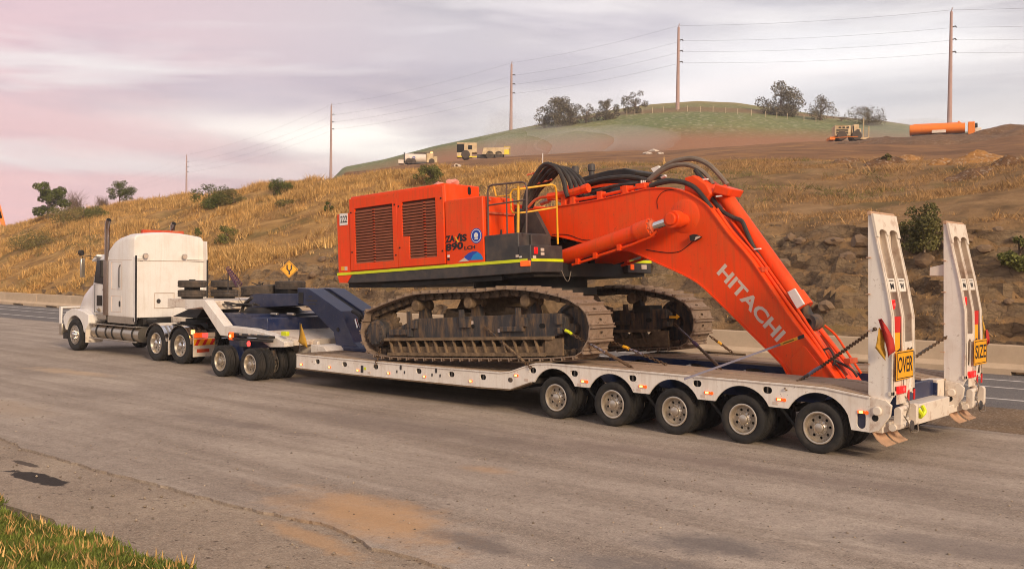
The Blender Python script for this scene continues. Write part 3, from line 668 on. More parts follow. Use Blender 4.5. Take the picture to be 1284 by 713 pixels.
# ================================================================== LOW LOADER TRAILER
YN, X5, DX = 15.10, -6.848, 1.3087
HX_ = [X5-(4-i)*DX for i in range(5)]
YC = 17.24
tr = thing('low_loader_trailer', (-13, YC, 0), 'white and navy five-axle low loader trailer carrying the orange excavator', 'trailer')
def mir(y): return 2*YC - y
def arch_bottom(zb=.66, rad=.555, xs=HX_, first=None):
    pts = []
    for hx in reversed(xs):                                  # from rear to front
        a = math.degrees(math.asin((zb-.40)/rad)); pts += circ(hx, .40, rad, 14, a, 180-a)
    return pts
side = PX(YN, (372, 444), (445, 450), (540, 458.5), (600, 464), (622, 466), (634, 465), (656, 459.3), (672, 455.6))
side = [(-19.99, .74), (-17.9, .745), (-15.4, .76), (-13.9, .78), (-13.45, .785), (-13.2, .82), (-12.8, .955), (-12.55, 1.025), (-12.2, 1.05), (-7.0, 1.05), (-6.72, 1.045), (-6.35, 1.0), (-6.02, .965)]
low = [(-6.02, .43), (-6.28, .44), (-6.34, .52)] + arch_bottom()[0:] + [(-12.72, .66), (-12.95, .56), (-13.2, .475), (-14, .45), (-18, .41), (-19.99, .41)]
ab = arch_bottom(); low = [(-6.02, .43), (-6.30, .44)] + [p for p in ab if p[0] < -6.31 or p[1] > .7] + [(-12.62, .66), (-13.15, .475), (-14, .45), (-18, .41), (-19.99, .41)]
slots = [(390, 453.5, 0), (429, 457, 0)]
def slot_at(x, z, hw=.085, hh=.055): return stadium(x, z, hw, hh)
SL = []
for px, py in ((398, 453), (432, 456.5), (471, 459.5), (525, 465), (566, 469), (605.5, 472.5), (668, 464), (720, 468), (793, 474), (874, 480.5), (962, 488.8)):
    w = un(px, py, 1, YN); SL.append((w.x, w.z))
rear_slot = stadium(-6.15, .60, .07, .13)
holes = [slot_at(*s) for s in SL] + [rear_slot]
mb = MB(); mb.prism(side + low, YN, YN+.035, 'y', holes=holes)
mb.ribbon([(p[0], p[1]-.022) for p in side], .02, YN-.02, YN+.03)            # top lip
mb.build('side_panel', m_white, tr, smooth=30, bevel=.004)
for i, s in enumerate(SL):
    c = MB(); c.box(s[0]-.13, YN+.06, s[1]-.09, s[0]+.13, YN+.16, s[1]+.09); o = c.build('tie_down_pocket', m_dark, tr)
    b = MB(); b.cyl((s[0], YN+.012, s[1]-.08), (s[0], YN+.012, s[1]+.08), .012, 8); b.build('tie_down_bar', m_grey, o)
c = MB(); c.box(-6.25, YN+.05, .45, -6.05, YN+.10, .76); c.build('side_pocket', m_navy, tr)
# bottom flange of the front deck side
mb = MB(); mb.ribbon([(-19.99, .385), (-18, .385), (-14, .425), (-13.17, .45), (-12.64, .635)], .022, YN-.03, YN+.25); mb.build('lower_flange', m_mud2, tr)
# far side panel and inner skirts
mb = MB(); mb.prism(side + low, mir(YN)-.035, mir(YN), 'y'); mb.build('side_panel', m_white, tr, smooth=30)
inner_top = [(-12.9, .93), (-12.5, 1.02), (-7, 1.02), (-6.02, .95)]
for y in (16.45, mir(16.45)):
    mb = MB(); mb.prism(inner_top + [(-6.02, .43), (-6.30, .44)] + [p for p in ab if p[0] < -6.31 or p[1] > .7] + [(-12.9, .66)], y-.02, y+.02, 'y'); mb.build('inner_skirt', m_navy, tr)
mb = MB(); mb.box(-12.9, YC-.35, .55, -6.1, YC+.35, .72); mb.build('spine_beam', m_navy, tr, bevel=.01)
# front deck structure + timber
mb = MB(); mb.box(-19.9, YN+.05, .45, -13.2, mir(YN)-.05, .70); mb.build('front_deck_frame', m_black, tr)
mb = MB(); mb.box(-13.2, YN+.05, .62, -12.6, mir(YN)-.05, .72); mb.build('deck_step_frame', m_black, tr)
def plank_run(x0, x1, y0, y1, n, zf, seg):
    wv = (y1-y0)/n
    for i in range(n):
        x = x0 + (random.uniform(-.6, 0) if n > 1 else 0)
        while x < x1-.05:
            a = max(x, x0); b = min(x+seg+random.uniform(-.3, .3), x1)
            if x1-b < .5: b = x1
            ya = y0+i*wv+.006; yb = y0+(i+1)*wv-.006; d = random.uniform(-.008, .006)
            xs_ = [a+.004] + [q for q in (-13.2, -12.55, -7.0, -6.7) if a+.1 < q < b-.1] + [b-.004]
            mb = MB()
            for q, r_ in zip(xs_, xs_[1:]):
                mb.hexa([(q, ya, zf(q)-.045+d), (r_, ya, zf(r_)-.045+d), (r_, yb, zf(r_)-.045+d), (q, yb, zf(q)-.045+d), (q, ya, zf(q)+d), (r_, ya, zf(r_)+d), (r_, yb, zf(r_)+d), (q, yb, zf(q)+d)])
            mb.build('plank', m_wood, tr, smooth=0); x = b
def zdeck(x): return float(np.interp(x, [-20, -15.4, -13.45, -13.2, -12.55, -12.2, -7.0, -6.72, -6.02], [.745, .765, .785, .81, 1.0, 1.055, 1.055, 1.05, .968])) + .012
for (a, b) in ((YN+.04, 16.43), (mir(16.43), mir(YN)-.04)):
    plank_run(-13.2, -6.03, a, b, 5, zdeck, 2.4)
plank_run(-19.3, -13.2, YN+.04, mir(YN)-.04, 12, zdeck, 3.1)
for a, b in ((YN+.02, 16.5), (mir(16.5), mir(YN)-.02)):     # steel checker plate at the front corners
    mb = MB(); mb.box(-19.97, a, .70, -19.32, b, .757); mb.build('front_plate', m_mud2, tr)
mb = MB(); mb.prism([(-20.6, .62), (-19.95, .62), (-19.95, .74), (-20.1, .86), (-20.6, .88)], 16.0, mir(16.0), 'y'); mb.build('front_headboard', m_white, tr, bevel=.01)
# wheels
for hx in HX_:
    for y, fl in ((YN+.145, False), (YN+.40, True), (YN+.82, False), (YN+1.08, True)):
        wheel(tr, (hx, y, .40), 'low', fl)
    for y, fl in ((mir(YN)-.145, True), (mir(YN)-.40, False)): wheel(tr, (hx, y, .40), 'low', fl)
    a = MB(); a.cyl((hx, YN+.3, .40), (hx, mir(YN)-.3, .40), .07, 10); a.box(hx+.1, YN+.55, .42, hx+.34, YN+.75, .6); a.build('axle', m_black, tr)
    br = MB(); br.tube([(hx+.50, YN+.36, .63), (hx+.86, YN+.36, .26)], .03, 6); br.build('mudguard_stay', m_black, tr)
# lamps along the side
def lamp(px, py, w=.10, h=.042, lit=True, rnd=False, dot=False):
    c = un(px, py, 1, YN-.012); mb = MB(); mb.box(c.x-w/2, YN-.016, c.z-h/2, c.x+w/2, YN+.001, c.z+h/2)
    o = mb.build('side_marker', m_amber, tr, bevel=.004)
    if lit: q = MB(); q.box(c.x-.028, YN-.022, c.z-h*.36, c.x+.028, YN-.014, c.z+h*.36); q.build('marker_bulb', m_amberlit, o)
    if dot: q = MB(); q.lathe([(0, -.012), (.026, -.012), (.03, 0), (0, 0)], (c.x+.085, YN, c.z-.004), (0, 1, 0), 14, False); q.build('reflector', m_amber, tr)
for px, py in ((377.5, 456.5), (413, 460), (448.5, 464), (487, 467.5), (532, 472), (590, 477.5)): lamp(px, py, .09, .045)
for px, py in ((647, 470.5), (731, 477.7), (804, 484), (886.5, 492), (977, 500.5), (1079.5, 516.2)): lamp(px, py, .11, .045, dot=px > 650)
for px, py in ((660, 476), (726.5, 482), (801, 488.5), (881.5, 496.3), (972, 505), (463, 467)):
    c = un(px, py, 1, YN); mb = MB(); mb.box(c.x-.045, YN-.006, c.z-.025, c.x+.045, YN+.001, c.z+.025); mb.build('data_plate', m_silveri, tr)
for px, py in ((454.5, 462.5),):
    c = un(px, py, 1, YN); mb = MB(); mb.box(c.x-.05, YN-.006, c.z-.08, c.x+.03, YN+.001, c.z+.08); mb.build('load_chart', m_grey, tr)
    mb = MB(); mb.box(c.x+.05, YN-.006, c.z-.01, c.x+.12, YN+.001, c.z+.05); mb.build('warning_label', m_yel, tr)
for px, py in ((502.6, 464), (547, 468)):                    # widening lock pins in their recessed plates
    c = un(px, py, 1, YN); mb = MB()
    for dx, dz, rr in ((0, .06, .035), (-.12, -.035, .022), (.12, -.035, .022)): mb.prism(stadium(c.x+dx, c.z+dz, rr*.8, rr*1.5), YN-.008, YN+.001)
    mb.build('lock_pin', m_grey, tr)
c = un(640, 476, 1, YN); mb = MB(); mb.prism(stadium(c.x, c.z, .06, .045), YN-.004, YN+.001); mb.build('step_pocket', m_mud, tr)
# rear
mb = MB(); mb.prism([(-6.02, .965), (-5.78, .93), (-5.70, .86), (-5.72, .70), (-5.88, .47), (-6.02, .42)], YN+.0, YN+.06); mb.lathe([(0, -.05), (.062, -.05), (.07, -.035), (.07, 0), (0, 0)], (-5.90, YN, .765), (0, 1, 0), 20, False)
tb = mb.build('tail_bracket', m_white_d, tr, bevel=.006)
mb = MB(); mb.cyl((-5.935, YN-.004, .655), (-5.935, YN+.01, .655), .05, 18); mb.build('bracket_hole', m_dark, tb)
mb = MB(); mb.prism([(-6.02, .965), (-5.78, .93), (-5.70, .86), (-5.72, .70), (-5.88, .47), (-6.02, .42)], 18.42, 18.48); mb.lathe([(0, -.05), (.062, -.05), (.07, -.035), (.07, 0), (0, 0)], (-5.90, 18.42, .765), (0, 1, 0), 20, False)
tb2 = mb.build('tail_bracket', m_white_d, tr, bevel=.006)
mb = MB(); mb.cyl((-5.935, 18.416, .655), (-5.935, 18.43, .655), .05, 18); mb.build('bracket_hole', m_dark, tb2)
mb = MB(); mb.box(-6.12, 16.55, .42, -5.80, 18.0, .74); mb.box(-6.1, 15.2, .42, -5.86, 16.55, .56); mb.box(-6.1, 18.0, .42, -5.86, 19.3, .56); mb.build('rear_cross_beam', m_white_d, tr, bevel=.012)
mb = MB(); mb.box(-6.16, 16.5, .74, -6.08, 18.0, 1.0); mb.build('rear_center_panel', m_navy, tr)
mb = MB(); mb.box(-6.3, 18.02, .42, -6.02, 18.40, 1.0); mb.build('far_deck_end', m_white_d, tr, bevel=.01)
for y0 in (15.14, 15.62, 18.46, 18.98):
    mb = MB(); mb.ribbon([(-6.02, .46), (-5.98, .40), (-5.93, .33), (-5.86, .27), (-5.78, .235)], .012, y0, y0+.40); mb.build('mudflap', m_flap, tr)
# bits of mechanism at the ramp feet
for yb in (15.15, 18.49):
    for a_ in (.10, .72):
        mb = MB(); mb.prism(stadium(-5.66, .66, .055, .17), yb+a_, yb+a_+.1); mb.build('ramp_lug', m_white_d, tr, bevel=.006)
    mb = MB(); mb.cyl((-5.72, yb+.06, .52), (-5.72, yb+.90, .52), .055, 14); mb.cyl((-5.70, yb+.3, .78), (-5.70, yb+.62, .78), .04, 12); mb.build('ramp_ram', m_white_d, tr)
    mb = MB(); mb.tube(smooth_path([(-5.72, yb+.25, .8), (-5.6, yb+.35, .6), (-5.62, yb+.55, .42), (-5.6, yb+.8, .40), (-5.68, yb+.98, .52)], 4), .011, 6); mb.tube(smooth_path([(-5.72, yb+.45, 1.0), (-5.63, yb+.5, .85), (-5.66, yb+.42, .62)], 4), .011, 6); mb.build('air_line', m_hose2, tr)
    mb = MB(); mb.box(-5.70, yb+.14, 1.02, -5.655, yb+.44, 1.13); o = mb.build('tail_light', m_red, tr, bevel=.008)
    mb = MB(); mb.lathe([(0, .01), (.03, .01), (.032, 0), (0, 0)], (-5.655, yb+.33, 1.08), (1, 0, 0), 12, False); mb.build('tail_bulb', m_redlit, o)
    mb = MB(); mb.box(-5.70, yb+.14, .86, -5.69, yb+.5, 1.0); mb.build('lamp_bracket', m_white_d, tr)
mb = MB(); mb.tube(smooth_path([(-5.74, 16.30, .70), (-5.70, 16.36, .62), (-5.74, 16.42, .56), (-5.69, 16.48, .64), (-5.74, 16.52, .72)], 3), .035, 7); mb.build('hi_vis_rag', m_yel, tr)
for yb in (15.16, 18.5):
    for k, (ya, za) in enumerate(((.62, .98), (.86, .98))): mb = MB(); mb.box(-5.70, yb+ya-.03, za-.10, -5.688, yb+ya+.03, za+.06); mb.build('reflector_strip', m_redrefl, tr)
    mb = MB(); mb.lathe([(0, -.02), (.075, -.02), (.085, 0), (0, 0)], (-5.60, yb+.5, .52), (-1, 0, 0), 16, False); mb.build('ram_cap', m_grey, tr)
    mb = MB(); mb.cyl((-5.79, yb+.60, .60), (-5.70, yb+.60, 1.25), .035, 10); mb.cyl((-5.79, yb+.60, .60), (-5.75, yb+.60, .85), .055, 10); mb.build('lift_ram', m_white_d, tr)
# ramps
RPX = [(-6.05, 3.71), (-5.94, 3.2), (-5.83, 2.74), (-5.72, 2.17), (-5.70, 1.62), (-5.70, .98), (-5.76, .86)]
def make_ramp(y0, far):
    def xr(z): return float(np.interp(z, [p[1] for p in RPX][::-1], [p[0] for p in RPX][::-1]))
    rail = [(-6.12, 3.71)] + RPX + [(-6.02, .86), (-6.07, 1.0)]
    mb = MB(); mb.prism(rail, y0+.025, y0+.055); r0 = mb.build('ramp', m_white, tr, smooth=30, bevel=.004)      # near plate is the ramp's own mesh
    r0['label'] = 'raised loading ramp of the far deck' if far else 'raised loading ramp of the near deck'
    W_ = .93
    for k, (ya, yb, pl) in enumerate(((y0, y0+.10, None), (y0+.405, y0+.50, y0+.44), (y0+W_-.10, y0+W_, y0+W_-.05))):
        q = MB(); q.ribbon(list(reversed(RPX[:-1])), .02, ya, yb)
        if pl: q.prism([(p[0]-.0, p[1]) for p in [(-6.10, 3.6)] + RPX[:-1] + [(-6.05, 1.0)]], pl, pl+.03)
        q.build('ramp_rail', m_white_d, r0, smooth=30, bevel=.003)
    q = MB(); q.add([(-6.105, y0+.06, 3.62), (-6.105, y0+W_-.05, 3.62), (-6.06, y0+W_-.05, 1.0), (-6.06, y0+.06, 1.0), (-6.09, y0+.06, 3.62), (-6.09, y0+W_-.05, 3.62), (-6.045, y0+W_-.05, 1.0), (-6.045, y0+.06, 1.0)], [(0, 1, 2, 3), (7, 6, 5, 4), (0, 4, 5, 1), (3, 2, 6, 7), (0, 3, 7, 4), (1, 5, 6, 2)])
    q.build('ramp_skin', m_white_d, r0)
    # tip plate with the round-topped slots
    pts = []
    for (a, b) in ((y0+.10, y0+.405), (y0+.50, y0+W_-.10)):
        pts += [(a, 3.40)] + [((a+b)/2+(b-a)/2*math.cos(R(180-180*i/10)), 3.42+.06*math.sin(R(180-180*i/10))) for i in range(11)] + [(b, 3.40)]
    poly = [(y0, 3.36), (y0, 3.71), (y0+W_, 3.71), (y0+W_, 3.36), (y0+W_-.10, 3.36)] + list(reversed(pts)) + [(y0+.10, 3.36)]
    q = MB(); q.prism(poly, 0, .018, 'x'); q.v = [Vector((xr(v.z)+v.x+.003, v.y, v.z)) for v in q.v]; q.build('ramp_tip', m_white_d, r0, smooth=20)
    q = MB(); q.cyl((-6.09, y0-.01, 3.72), (-6.09, y0+W_+.01, 3.72), .03, 10); q.build('tip_bar', m_flap, r0)
    for zc in (3.05, 2.5, 1.95, 1.45):
        q = MB(); q.box(-6.125, y0-.012, zc-.008, -6.06, y0+.03, zc+.008); q.build('weld_lug', m_flap, r0)
    # small plates with letters, cross panels
    for ya, yb, s in ((y0+.115, y0+.385, 'M'), (y0+.515, y0+.80, 'W')):
        z = 2.64; q = MB(); q.hexa([(xr(z-.1)-.03, ya, z-.1), (xr(z-.1)-.015, ya, z-.1), (xr(z-.1)-.015, yb, z-.1), (xr(z-.1)-.03, yb, z-.1), (xr(z+.1)-.03, ya, z+.1), (xr(z+.1)-.015, ya, z+.1), (xr(z+.1)-.015, yb, z+.1), (xr(z+.1)-.03, yb, z+.1)])
        o = q.build('letter_plate', m_white, r0)
        xm = xr(z)-.012; sl = Vector((xr(z+.1)-xr(z-.1), 0, .2)).normalized()
        t = text_mb(s, Vector((xr(z-.06)-.013, ya+.07, z-.06)), (0, yb-ya-.14, 0), sl*.09, (1, 0, .2), .02, .004); t.build('letter', m_blacki, r0, smooth=0)
        q = MB(); q.box(xr(z+.065)-.014, ya+.05, z+.062, xr(z+.065)-.008, yb-.05, z+.075); q.build('letter_bar', m_blacki, r0)
    a, b = (y0+.11, y0+.40)
    if far: a, b = (y0+.51, y0+.80)
    def xin(z): return xr(z)-.05
    for (z0, z1, m_, nm) in ((1.93, 2.17, m_redrefl, 'red_board'), (1.66, 1.95, m_signy, 'yellow_board'), (1.56, 1.65, m_signy, 'lower_board')):
        q = MB(); q.box(-5.755, a, z0, -5.745 if nm != 'red_board' else -5.74, b, z1); q.build(nm, m_, r0)
    q = MB(); q.box(-5.80, y0+.14, 2.28, -5.775, y0+.27, 2.42); o = q.build('ramp_lamp', m_red, r0, bevel=.006)
    if not far: q = MB(); q.lathe([(0, .012), (.022, .012), (.024, 0), (0, 0)], (-5.775, y0+.22, 2.35), (1, 0, 0), 12, False); q.build('ramp_bulb', m_redlit, r0)
    c0 = (y0+.50, y0+.83) if not far else (y0+.10, y0+.405)
    q = MB(); q.prism([(c0[0], 1.78), (c0[1], 1.78), (c0[1], 1.05), (c0[0], 1.05)], -5.74, -5.715, 'x', holes=[stadium((c0[0]+c0[1])/2, 1.45, .09, .24)]); q.build('lock_panel', m_white, r0, smooth=20)
    q = MB(); q.box(-5.76, y0+.0, 1.0, -5.70, y0+.93, 1.06); q.box(-5.80, y0+.1, 1.12, -5.72, y0+.44, 1.2); q.build('foot_bar', m_white_d, r0, bevel=.005)
    return r0
make_ramp(15.13, False)
make_ramp(18.48, True)
mb = MB(); mb.prism([(-6.36, 2.93), (-6.1, 2.99), (-6.1, 2.78), (-6.36, 2.78)], 18.55, 18.75); mb.build('ramp_stop', m_white_d, tr, bevel=.01)

# OVER / SIZE boards hang on the ramps
def oversize(word, y0, y1, lab, lean):
    z0, z1 = 1.225, 1.665; x = -5.665
    r = thing('warning_sign', (x, (y0+y1)/2, z0), lab, 'sign', None)
    q = MB(); q.hexa([(x, y0, z0), (x+.012, y0, z0), (x+.012, y1, z0+lean), (x, y1, z0+lean), (x, y0, z1-lean), (x+.012, y0, z1-lean), (x+.012, y1, z1), (x, y1, z1)]); q.build('board', m_signy, r, bevel=.004)
    q = MB(); w = .014
    for (a, b, c, d) in ((y0+.015, y1-.015, z0+.022, z0+.034), (y0+.015, y1-.015, z1-.034, z1-.022)): q.box(x+.0125, a, c, x+.016, b, d)
    for a in (y0+.015, y1-.027): q.box(x+.0125, a, z0+.034, x+.016, a+.012, z1-.034)
    q.build('border', m_blacki, r)
    t = text_mb(word, (x+.0125, y0+.05, z0+.11), (0, y1-y0-.10, 0), (0, 0, .24), (1, 0, 0), .012, .003); t.build('lettering', m_blacki, r, smooth=0)
    q = MB(); q.cyl((x-.02, y0+.1, z1-.02), (x+.02, y0+.1, z1+.03), .012, 8); q.cyl((x-.02, y1-.1, z1-.02), (x+.02, y1-.1, z1+.03), .012, 8); q.build('hook', m_grey, r)
oversize('OVER', 15.17, 15.86, 'yellow board reading OVER hung on the near loading ramp', .01)
oversize('SIZE', 18.80, 19.50, 'yellow board reading SIZE hung on the far loading ramp', .0)
# flags
def flag(name, pts, m, lab, y, wob_=.05, pole=None, tail=None, grp=None):
    w = P3(y, *pts); c = sum((v for v in w), Vector())/len(w)
    base = Vector((c.x, c.y, min(v.z for v in w)))
    r = thing(name, base, lab, 'flag', grp)
    def cloth(pt, m_, nm, ph):
        poly = PX(y, *pt); q = MB(); n = 7
        # strip between the first half and the second half of the outline
        h = len(poly)//2; A = poly[:h]; B = list(reversed(poly[h:])); vs = []; fs = []
        for i in range(n):
            t = i/(n-1)
            def at(Pl): 
                k = t*(len(Pl)-1); j = min(int(k), len(Pl)-2); f = k-j; return Vector((Pl[j][0]*(1-f)+Pl[j+1][0]*f, 0, Pl[j][1]*(1-f)+Pl[j+1][1]*f))
            a, b = at(A), at(B)
            for k in range(5):
                s = k/4; v = a.lerp(b, s); v.y = y + wob_*math.sin(s*5+t*3+ph); vs.append(v)
        for i in range(n-1):
            for k in range(4): fs.append((i*5+k, i*5+k+1, i*5+k+6, i*5+k+5))
        q.add(vs, fs); o = q.build(nm, m_, r, smooth=80); s = o.modifiers.new('thick', 'SOLIDIFY'); s.thickness = .006; return o
    cloth(pts, m, 'cloth', 0)
    if tail: cloth(tail[0], tail[1], 'second_cloth', 1.5)
    if pole: q = MB(); q.tube(P3(y, *pole), .012, 6); q.build('stick', m_grey, r)
flag('red_flag', [(1101, 400), (1106, 420), (1111, 437), (1114, 448), (1121, 440), (1119, 425), (1113, 410), (1107, 399)], m_redp, 'red and yellow cloth flag tied to the near loading ramp', 14.97,
     tail=([(1102, 410), (1099, 425), (1098, 436), (1112, 452), (1108, 437), (1108, 428), (1106, 418), (1104, 412)], m_yelp))
flag('flag', [(1231, 396), (1231, 410), (1231, 424), (1230, 436), (1237, 434), (1237, 420), (1235, 408), (1232, 396)], m_yelp, 'yellow and red cloth flag on the outer edge of the far loading ramp', 19.55,
     tail=([(1236, 414), (1236, 422), (1236, 428), (1236, 434), (1240, 430), (1240, 424), (1239, 418), (1238, 413)], m_redp))
flag('yellow_flag', [(377, 406), (375.5, 414), (374.5, 422), (374, 428), (385, 436), (383, 424), (380.5, 414), (378.5, 406)], m_yelp, 'yellow pennant on a short stick at the front deck corner', 15.2, .02, pole=[(376, 404), (376, 445)])

# ================================================================== EXCAVATOR
TH = R(3.4); EO = Vector((-14.5, 17.3, .92))
ex = thing('excavator', EO, 'orange tracked excavator without arm or bucket chained on the low loader', 'excavator', rot=(0, -TH, 0))
EI = FR[ex.name].inverted()
def E2(v, *pts):                                             # pixel on the plane v -> (u, w)
    o = []
    for p in pts: q = EI @ un(p[0], p[1], 1, EO.y+v); o.append((q.x, q.z))
    return o
def E3(v, *pts):
    return [Vector((a[0], v, a[1])) for a in E2(v, *pts)]
def EB(mb, name, m, parent=None, **k): return mb.build(name, m, parent or ex, local=True, **k)
VN = -2.15
# --- upper body
mb = MB(); mb.box(-3.85, -1.9, 1.66, 1.75, 1.95, 1.94); EB(mb, 'upper_frame', m_black)
mb = MB(); mb.lathe([(0, 1.30), (1.45, 1.30), (1.45, 1.44), (1.25, 1.46), (1.25, 1.66), (0, 1.66)], (.05, 0, 0), (0, 0, 1), 40, False); EB(mb, 'slew_ring', m_black)
mb = MB(); mb.box(-3.47, -2.10, 1.95, -.44, -1.02, 3.72); EB(mb, 'engine_housing', m_orange, bevel=.03)
mb = MB(); mb.box(-3.46, -1.01, 1.95, -.45, 1.95, 3.40); EB(mb, 'engine_hood', m_orange, bevel=.03)
mb = MB(); mb.box(-3.94, -2.13, 1.96, -3.475, 2.0, 3.36); EB(mb, 'rear_panel', m_orange, bevel=.03)
mb = MB(); mb.prism([(-3.94, 1.955), (-3.44, 1.955), (-3.62, 1.765), (-3.90, 1.78)], -2.14, 2.0); EB(mb, 'rear_sill', m_orange)
mb = MB(); mb.prism([(-3.615, 1.762), (-3.43, 1.945), (1.86, 1.955), (1.86, 1.735), (-.2, 1.72), (-2.0, 1.735)], -2.14, -1.92); EB(mb, 'side_skirt', m_grey, bevel=.01)
mb = MB(); mb.box(-2.6, -2.0, 1.62, 1.0, -1.95, 1.70); EB(mb, 'skirt_lip', m_black)
mb = MB(); mb.box(-.425, VN+.02, 1.97, .65, -1.16, 3.34); EB(mb, 'pump_housing', m_orange, bevel=.025)
# front face details of pump housing
mb = MB(); mb.box(.655, -2.0, 2.98, .70, -1.2, 3.02); mb.box(.655, -1.95, 3.25, .68, -1.9, 3.3); mb.box(.655, -1.5, 3.25, .68, -1.45, 3.3); EB(mb, 'front_ledge', m_orange_d)
mb = MB(); mb.box(.64, -1.14, 1.97, .9, 1.0, 2.45); mb.box(-.40, -1.12, 1.96, .62, 1.9, 2.6); EB(mb, 'boom_foot_well', m_black)
for a_ in (-.62, .5):
    mb = MB(); mb.prism([(-.1, 2.4), (.1, 3.05), (.75, 3.1), (1.1, 2.5)], a_, a_+.12); EB(mb, 'boom_bracket', m_grey)
# recess on the engine housing top front (lifting slot)
mb = MB(); mb.prism(stadium(-1.35, 3.6, .05, .09), -.443, -.436, 'x'); EB(mb, 'lifting_slot', m_dark)
# --- grille doors
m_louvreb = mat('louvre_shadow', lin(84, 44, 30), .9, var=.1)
def door(u0, u1, opening, name):
    d = MB(); d.prism([(u0, 2.03), (u1, 2.03), (u1, 3.66), (u0, 3.66)], VN-.0, VN+.048, 'y', holes=[opening]); o = EB(d, 'grille_door', m_orange, smooth=20, bevel=.006)
    b = MB(); b.box(min(p[0] for p in opening)-.02, VN+.042, min(p[1] for p in opening)-.02, max(p[0] for p in opening)+.02, VN+.047, max(p[1] for p in opening)+.02); EB(b, 'grille_backing', m_louvreb, o)
    ulo = min(p[0] for p in opening); uhi = max(p[0] for p in opening); zlo = min(p[1] for p in opening); zhi = max(p[1] for p in opening)
    step = len(opening) > 4; cen = (ulo+uhi)/2 if not step else (opening[0][0]+uhi)/2 + .06
    z = zlo+.03
    while z < zhi-.02:
        a = ulo if (not step or z > opening[-2][1]) else opening[0][0]
        for (q, w_) in ((a+.005, cen-.035), (cen+.035, uhi-.005)):
            s = MB(); s.hexa([(q, VN+.005, z-.034), (w_, VN+.005, z-.034), (w_, VN+.026, z+.012), (q, VN+.026, z+.012), (q, VN+.004, z-.028), (w_, VN+.004, z-.028), (w_, VN+.030, z+.018), (q, VN+.030, z+.018)])
            EB(s, 'slat', m_louvre, o, smooth=0)
        s = MB(); s.box(cen-.03, VN+.012, z-.012, cen+.03, VN+.035, z+.014); EB(s, 'slat_clip', m_orange_d, o, smooth=0)
        z += .0635
    for (a, b) in ((u0+.06, 2.45), (u0+.06, 3.35), (u1-.06, 2.3), (u1-.06, 3.4)):
        s = MB(); s.lathe([(0, -.012), (.018, -.012), (.02, 0), (0, 0)], (a, VN, b), (0, 1, 0), 10, False); EB(s, 'door_latch', m_dark, o)
door(-3.455, -1.875, [(-3.28, 2.185), (-2.02, 2.185), (-2.02, 3.43), (-3.28, 3.43)], 'a')
door(-1.865, -.445, [(-1.50, 2.19), (-.68, 2.19), (-.68, 3.43), (-1.71, 3.43), (-1.71, 2.68), (-1.50, 2.68)], 'b')
# stripes, labels
mb = MB(); mb.box(-3.955, VN-.003, 1.945, 1.79, VN+.012, 2.005); EB(mb, 'yellow_stripe', m_yel)
mb = MB(); mb.box(1.872, -2.12, 1.95, 1.882, -1.13, 2.005); EB(mb, 'front_stripe', m_yel)
mb = MB(); mb.box(1.872, 1.2, 1.96, 1.882, 2.06, 2.02); EB(mb, 'front_stripe', m_yel)
def et(s, pts, m, bold, nm, v=VN, off=.006):
    o_, a, b = E3(v, *pts); t = text_mb(s, o_, a-o_, b-o_, (0, -1, 0), bold, off); return t.build(nm, m, ex, local=True, smooth=0)
q = E2(-2.13, (426.3, 268), (436, 267.2), (436, 281.8), (426.3, 283)); mb = MB(); mb.prism(q, -2.142, -2.132); npl = EB(mb, 'number_plate', m_whitei)
et('222', [(427, 279.5), (435.3, 278.6), (427, 271)], m_blacki, .015, 'number', -2.142, .003)
def bx(px, py, w, h, m, nm, v=VN+.02, th=.006):
    c = E2(v, (px, py))[0]; mb = MB(); mb.box(c[0]-w/2, v-th, c[1]-h/2, c[0]+w/2, v+.002, c[1]+h/2); return EB(mb, nm, m)
bx(430, 336.5, .11, .09, m_signy, 'warning_label', -2.13); bx(434, 336.5, .09, .09, m_silveri, 'warning_label', -2.13)
VP = VN+.02
et('ZA', [(558.8, 304.5), (570.5, 303), (558.8, 295.8)], m_blacki, .05, 'lettering', VP)
et('IS', [(577, 302.8), (585.5, 302), (577, 293.8)], m_blacki, .05, 'lettering', VP)
q = E2(VP, (570.5, 304.3), (573.3, 304), (577.8, 292.2), (575.8, 292.4)); mb = MB(); mb.prism(q, VP-.008, VP-.004); EB(mb, 'lettering', m_blacki)
q = E2(VP, (570.2, 297), (571.8, 296.6), (576, 303.5), (574, 304)); mb = MB(); mb.prism(q, VP-.009, VP-.005); EB(mb, 'lettering', m_yrail)
et('890', [(559, 315.2), (581, 312.2), (559, 305.8)], m_blacki, .04, 'lettering', VP)
et('LCH', [(582.5, 313.3), (596, 311.8), (582.5, 308.6)], m_blacki, .03, 'lettering', VP)
c = E2(VP, (597.3, 295.5))[0]
for rr, m_, d in ((.155, m_bluei, .004), (.135, m_whitei, .006), (.12, m_bluei, .008)):
    mb = MB(); mb.lathe([(0, -d), (rr, -d), (rr, 0), (0, 0)], (c[0], VP, c[1]), (0, 1, 0), 28, False); EB(mb, 'safety_sticker', m_)
mb = MB(); mb.prism(circ(c[0], c[1]+.01, .055, 14), VP-.012, VP-.008); mb.prism([(c[0]-.05, c[1]-.075), (c[0]+.05, c[1]-.075), (c[0]+.03, c[1]-.03), (c[0]-.03, c[1]-.03)], VP-.012, VP-.008); EB(mb, 'sticker_figure', m_whitei)
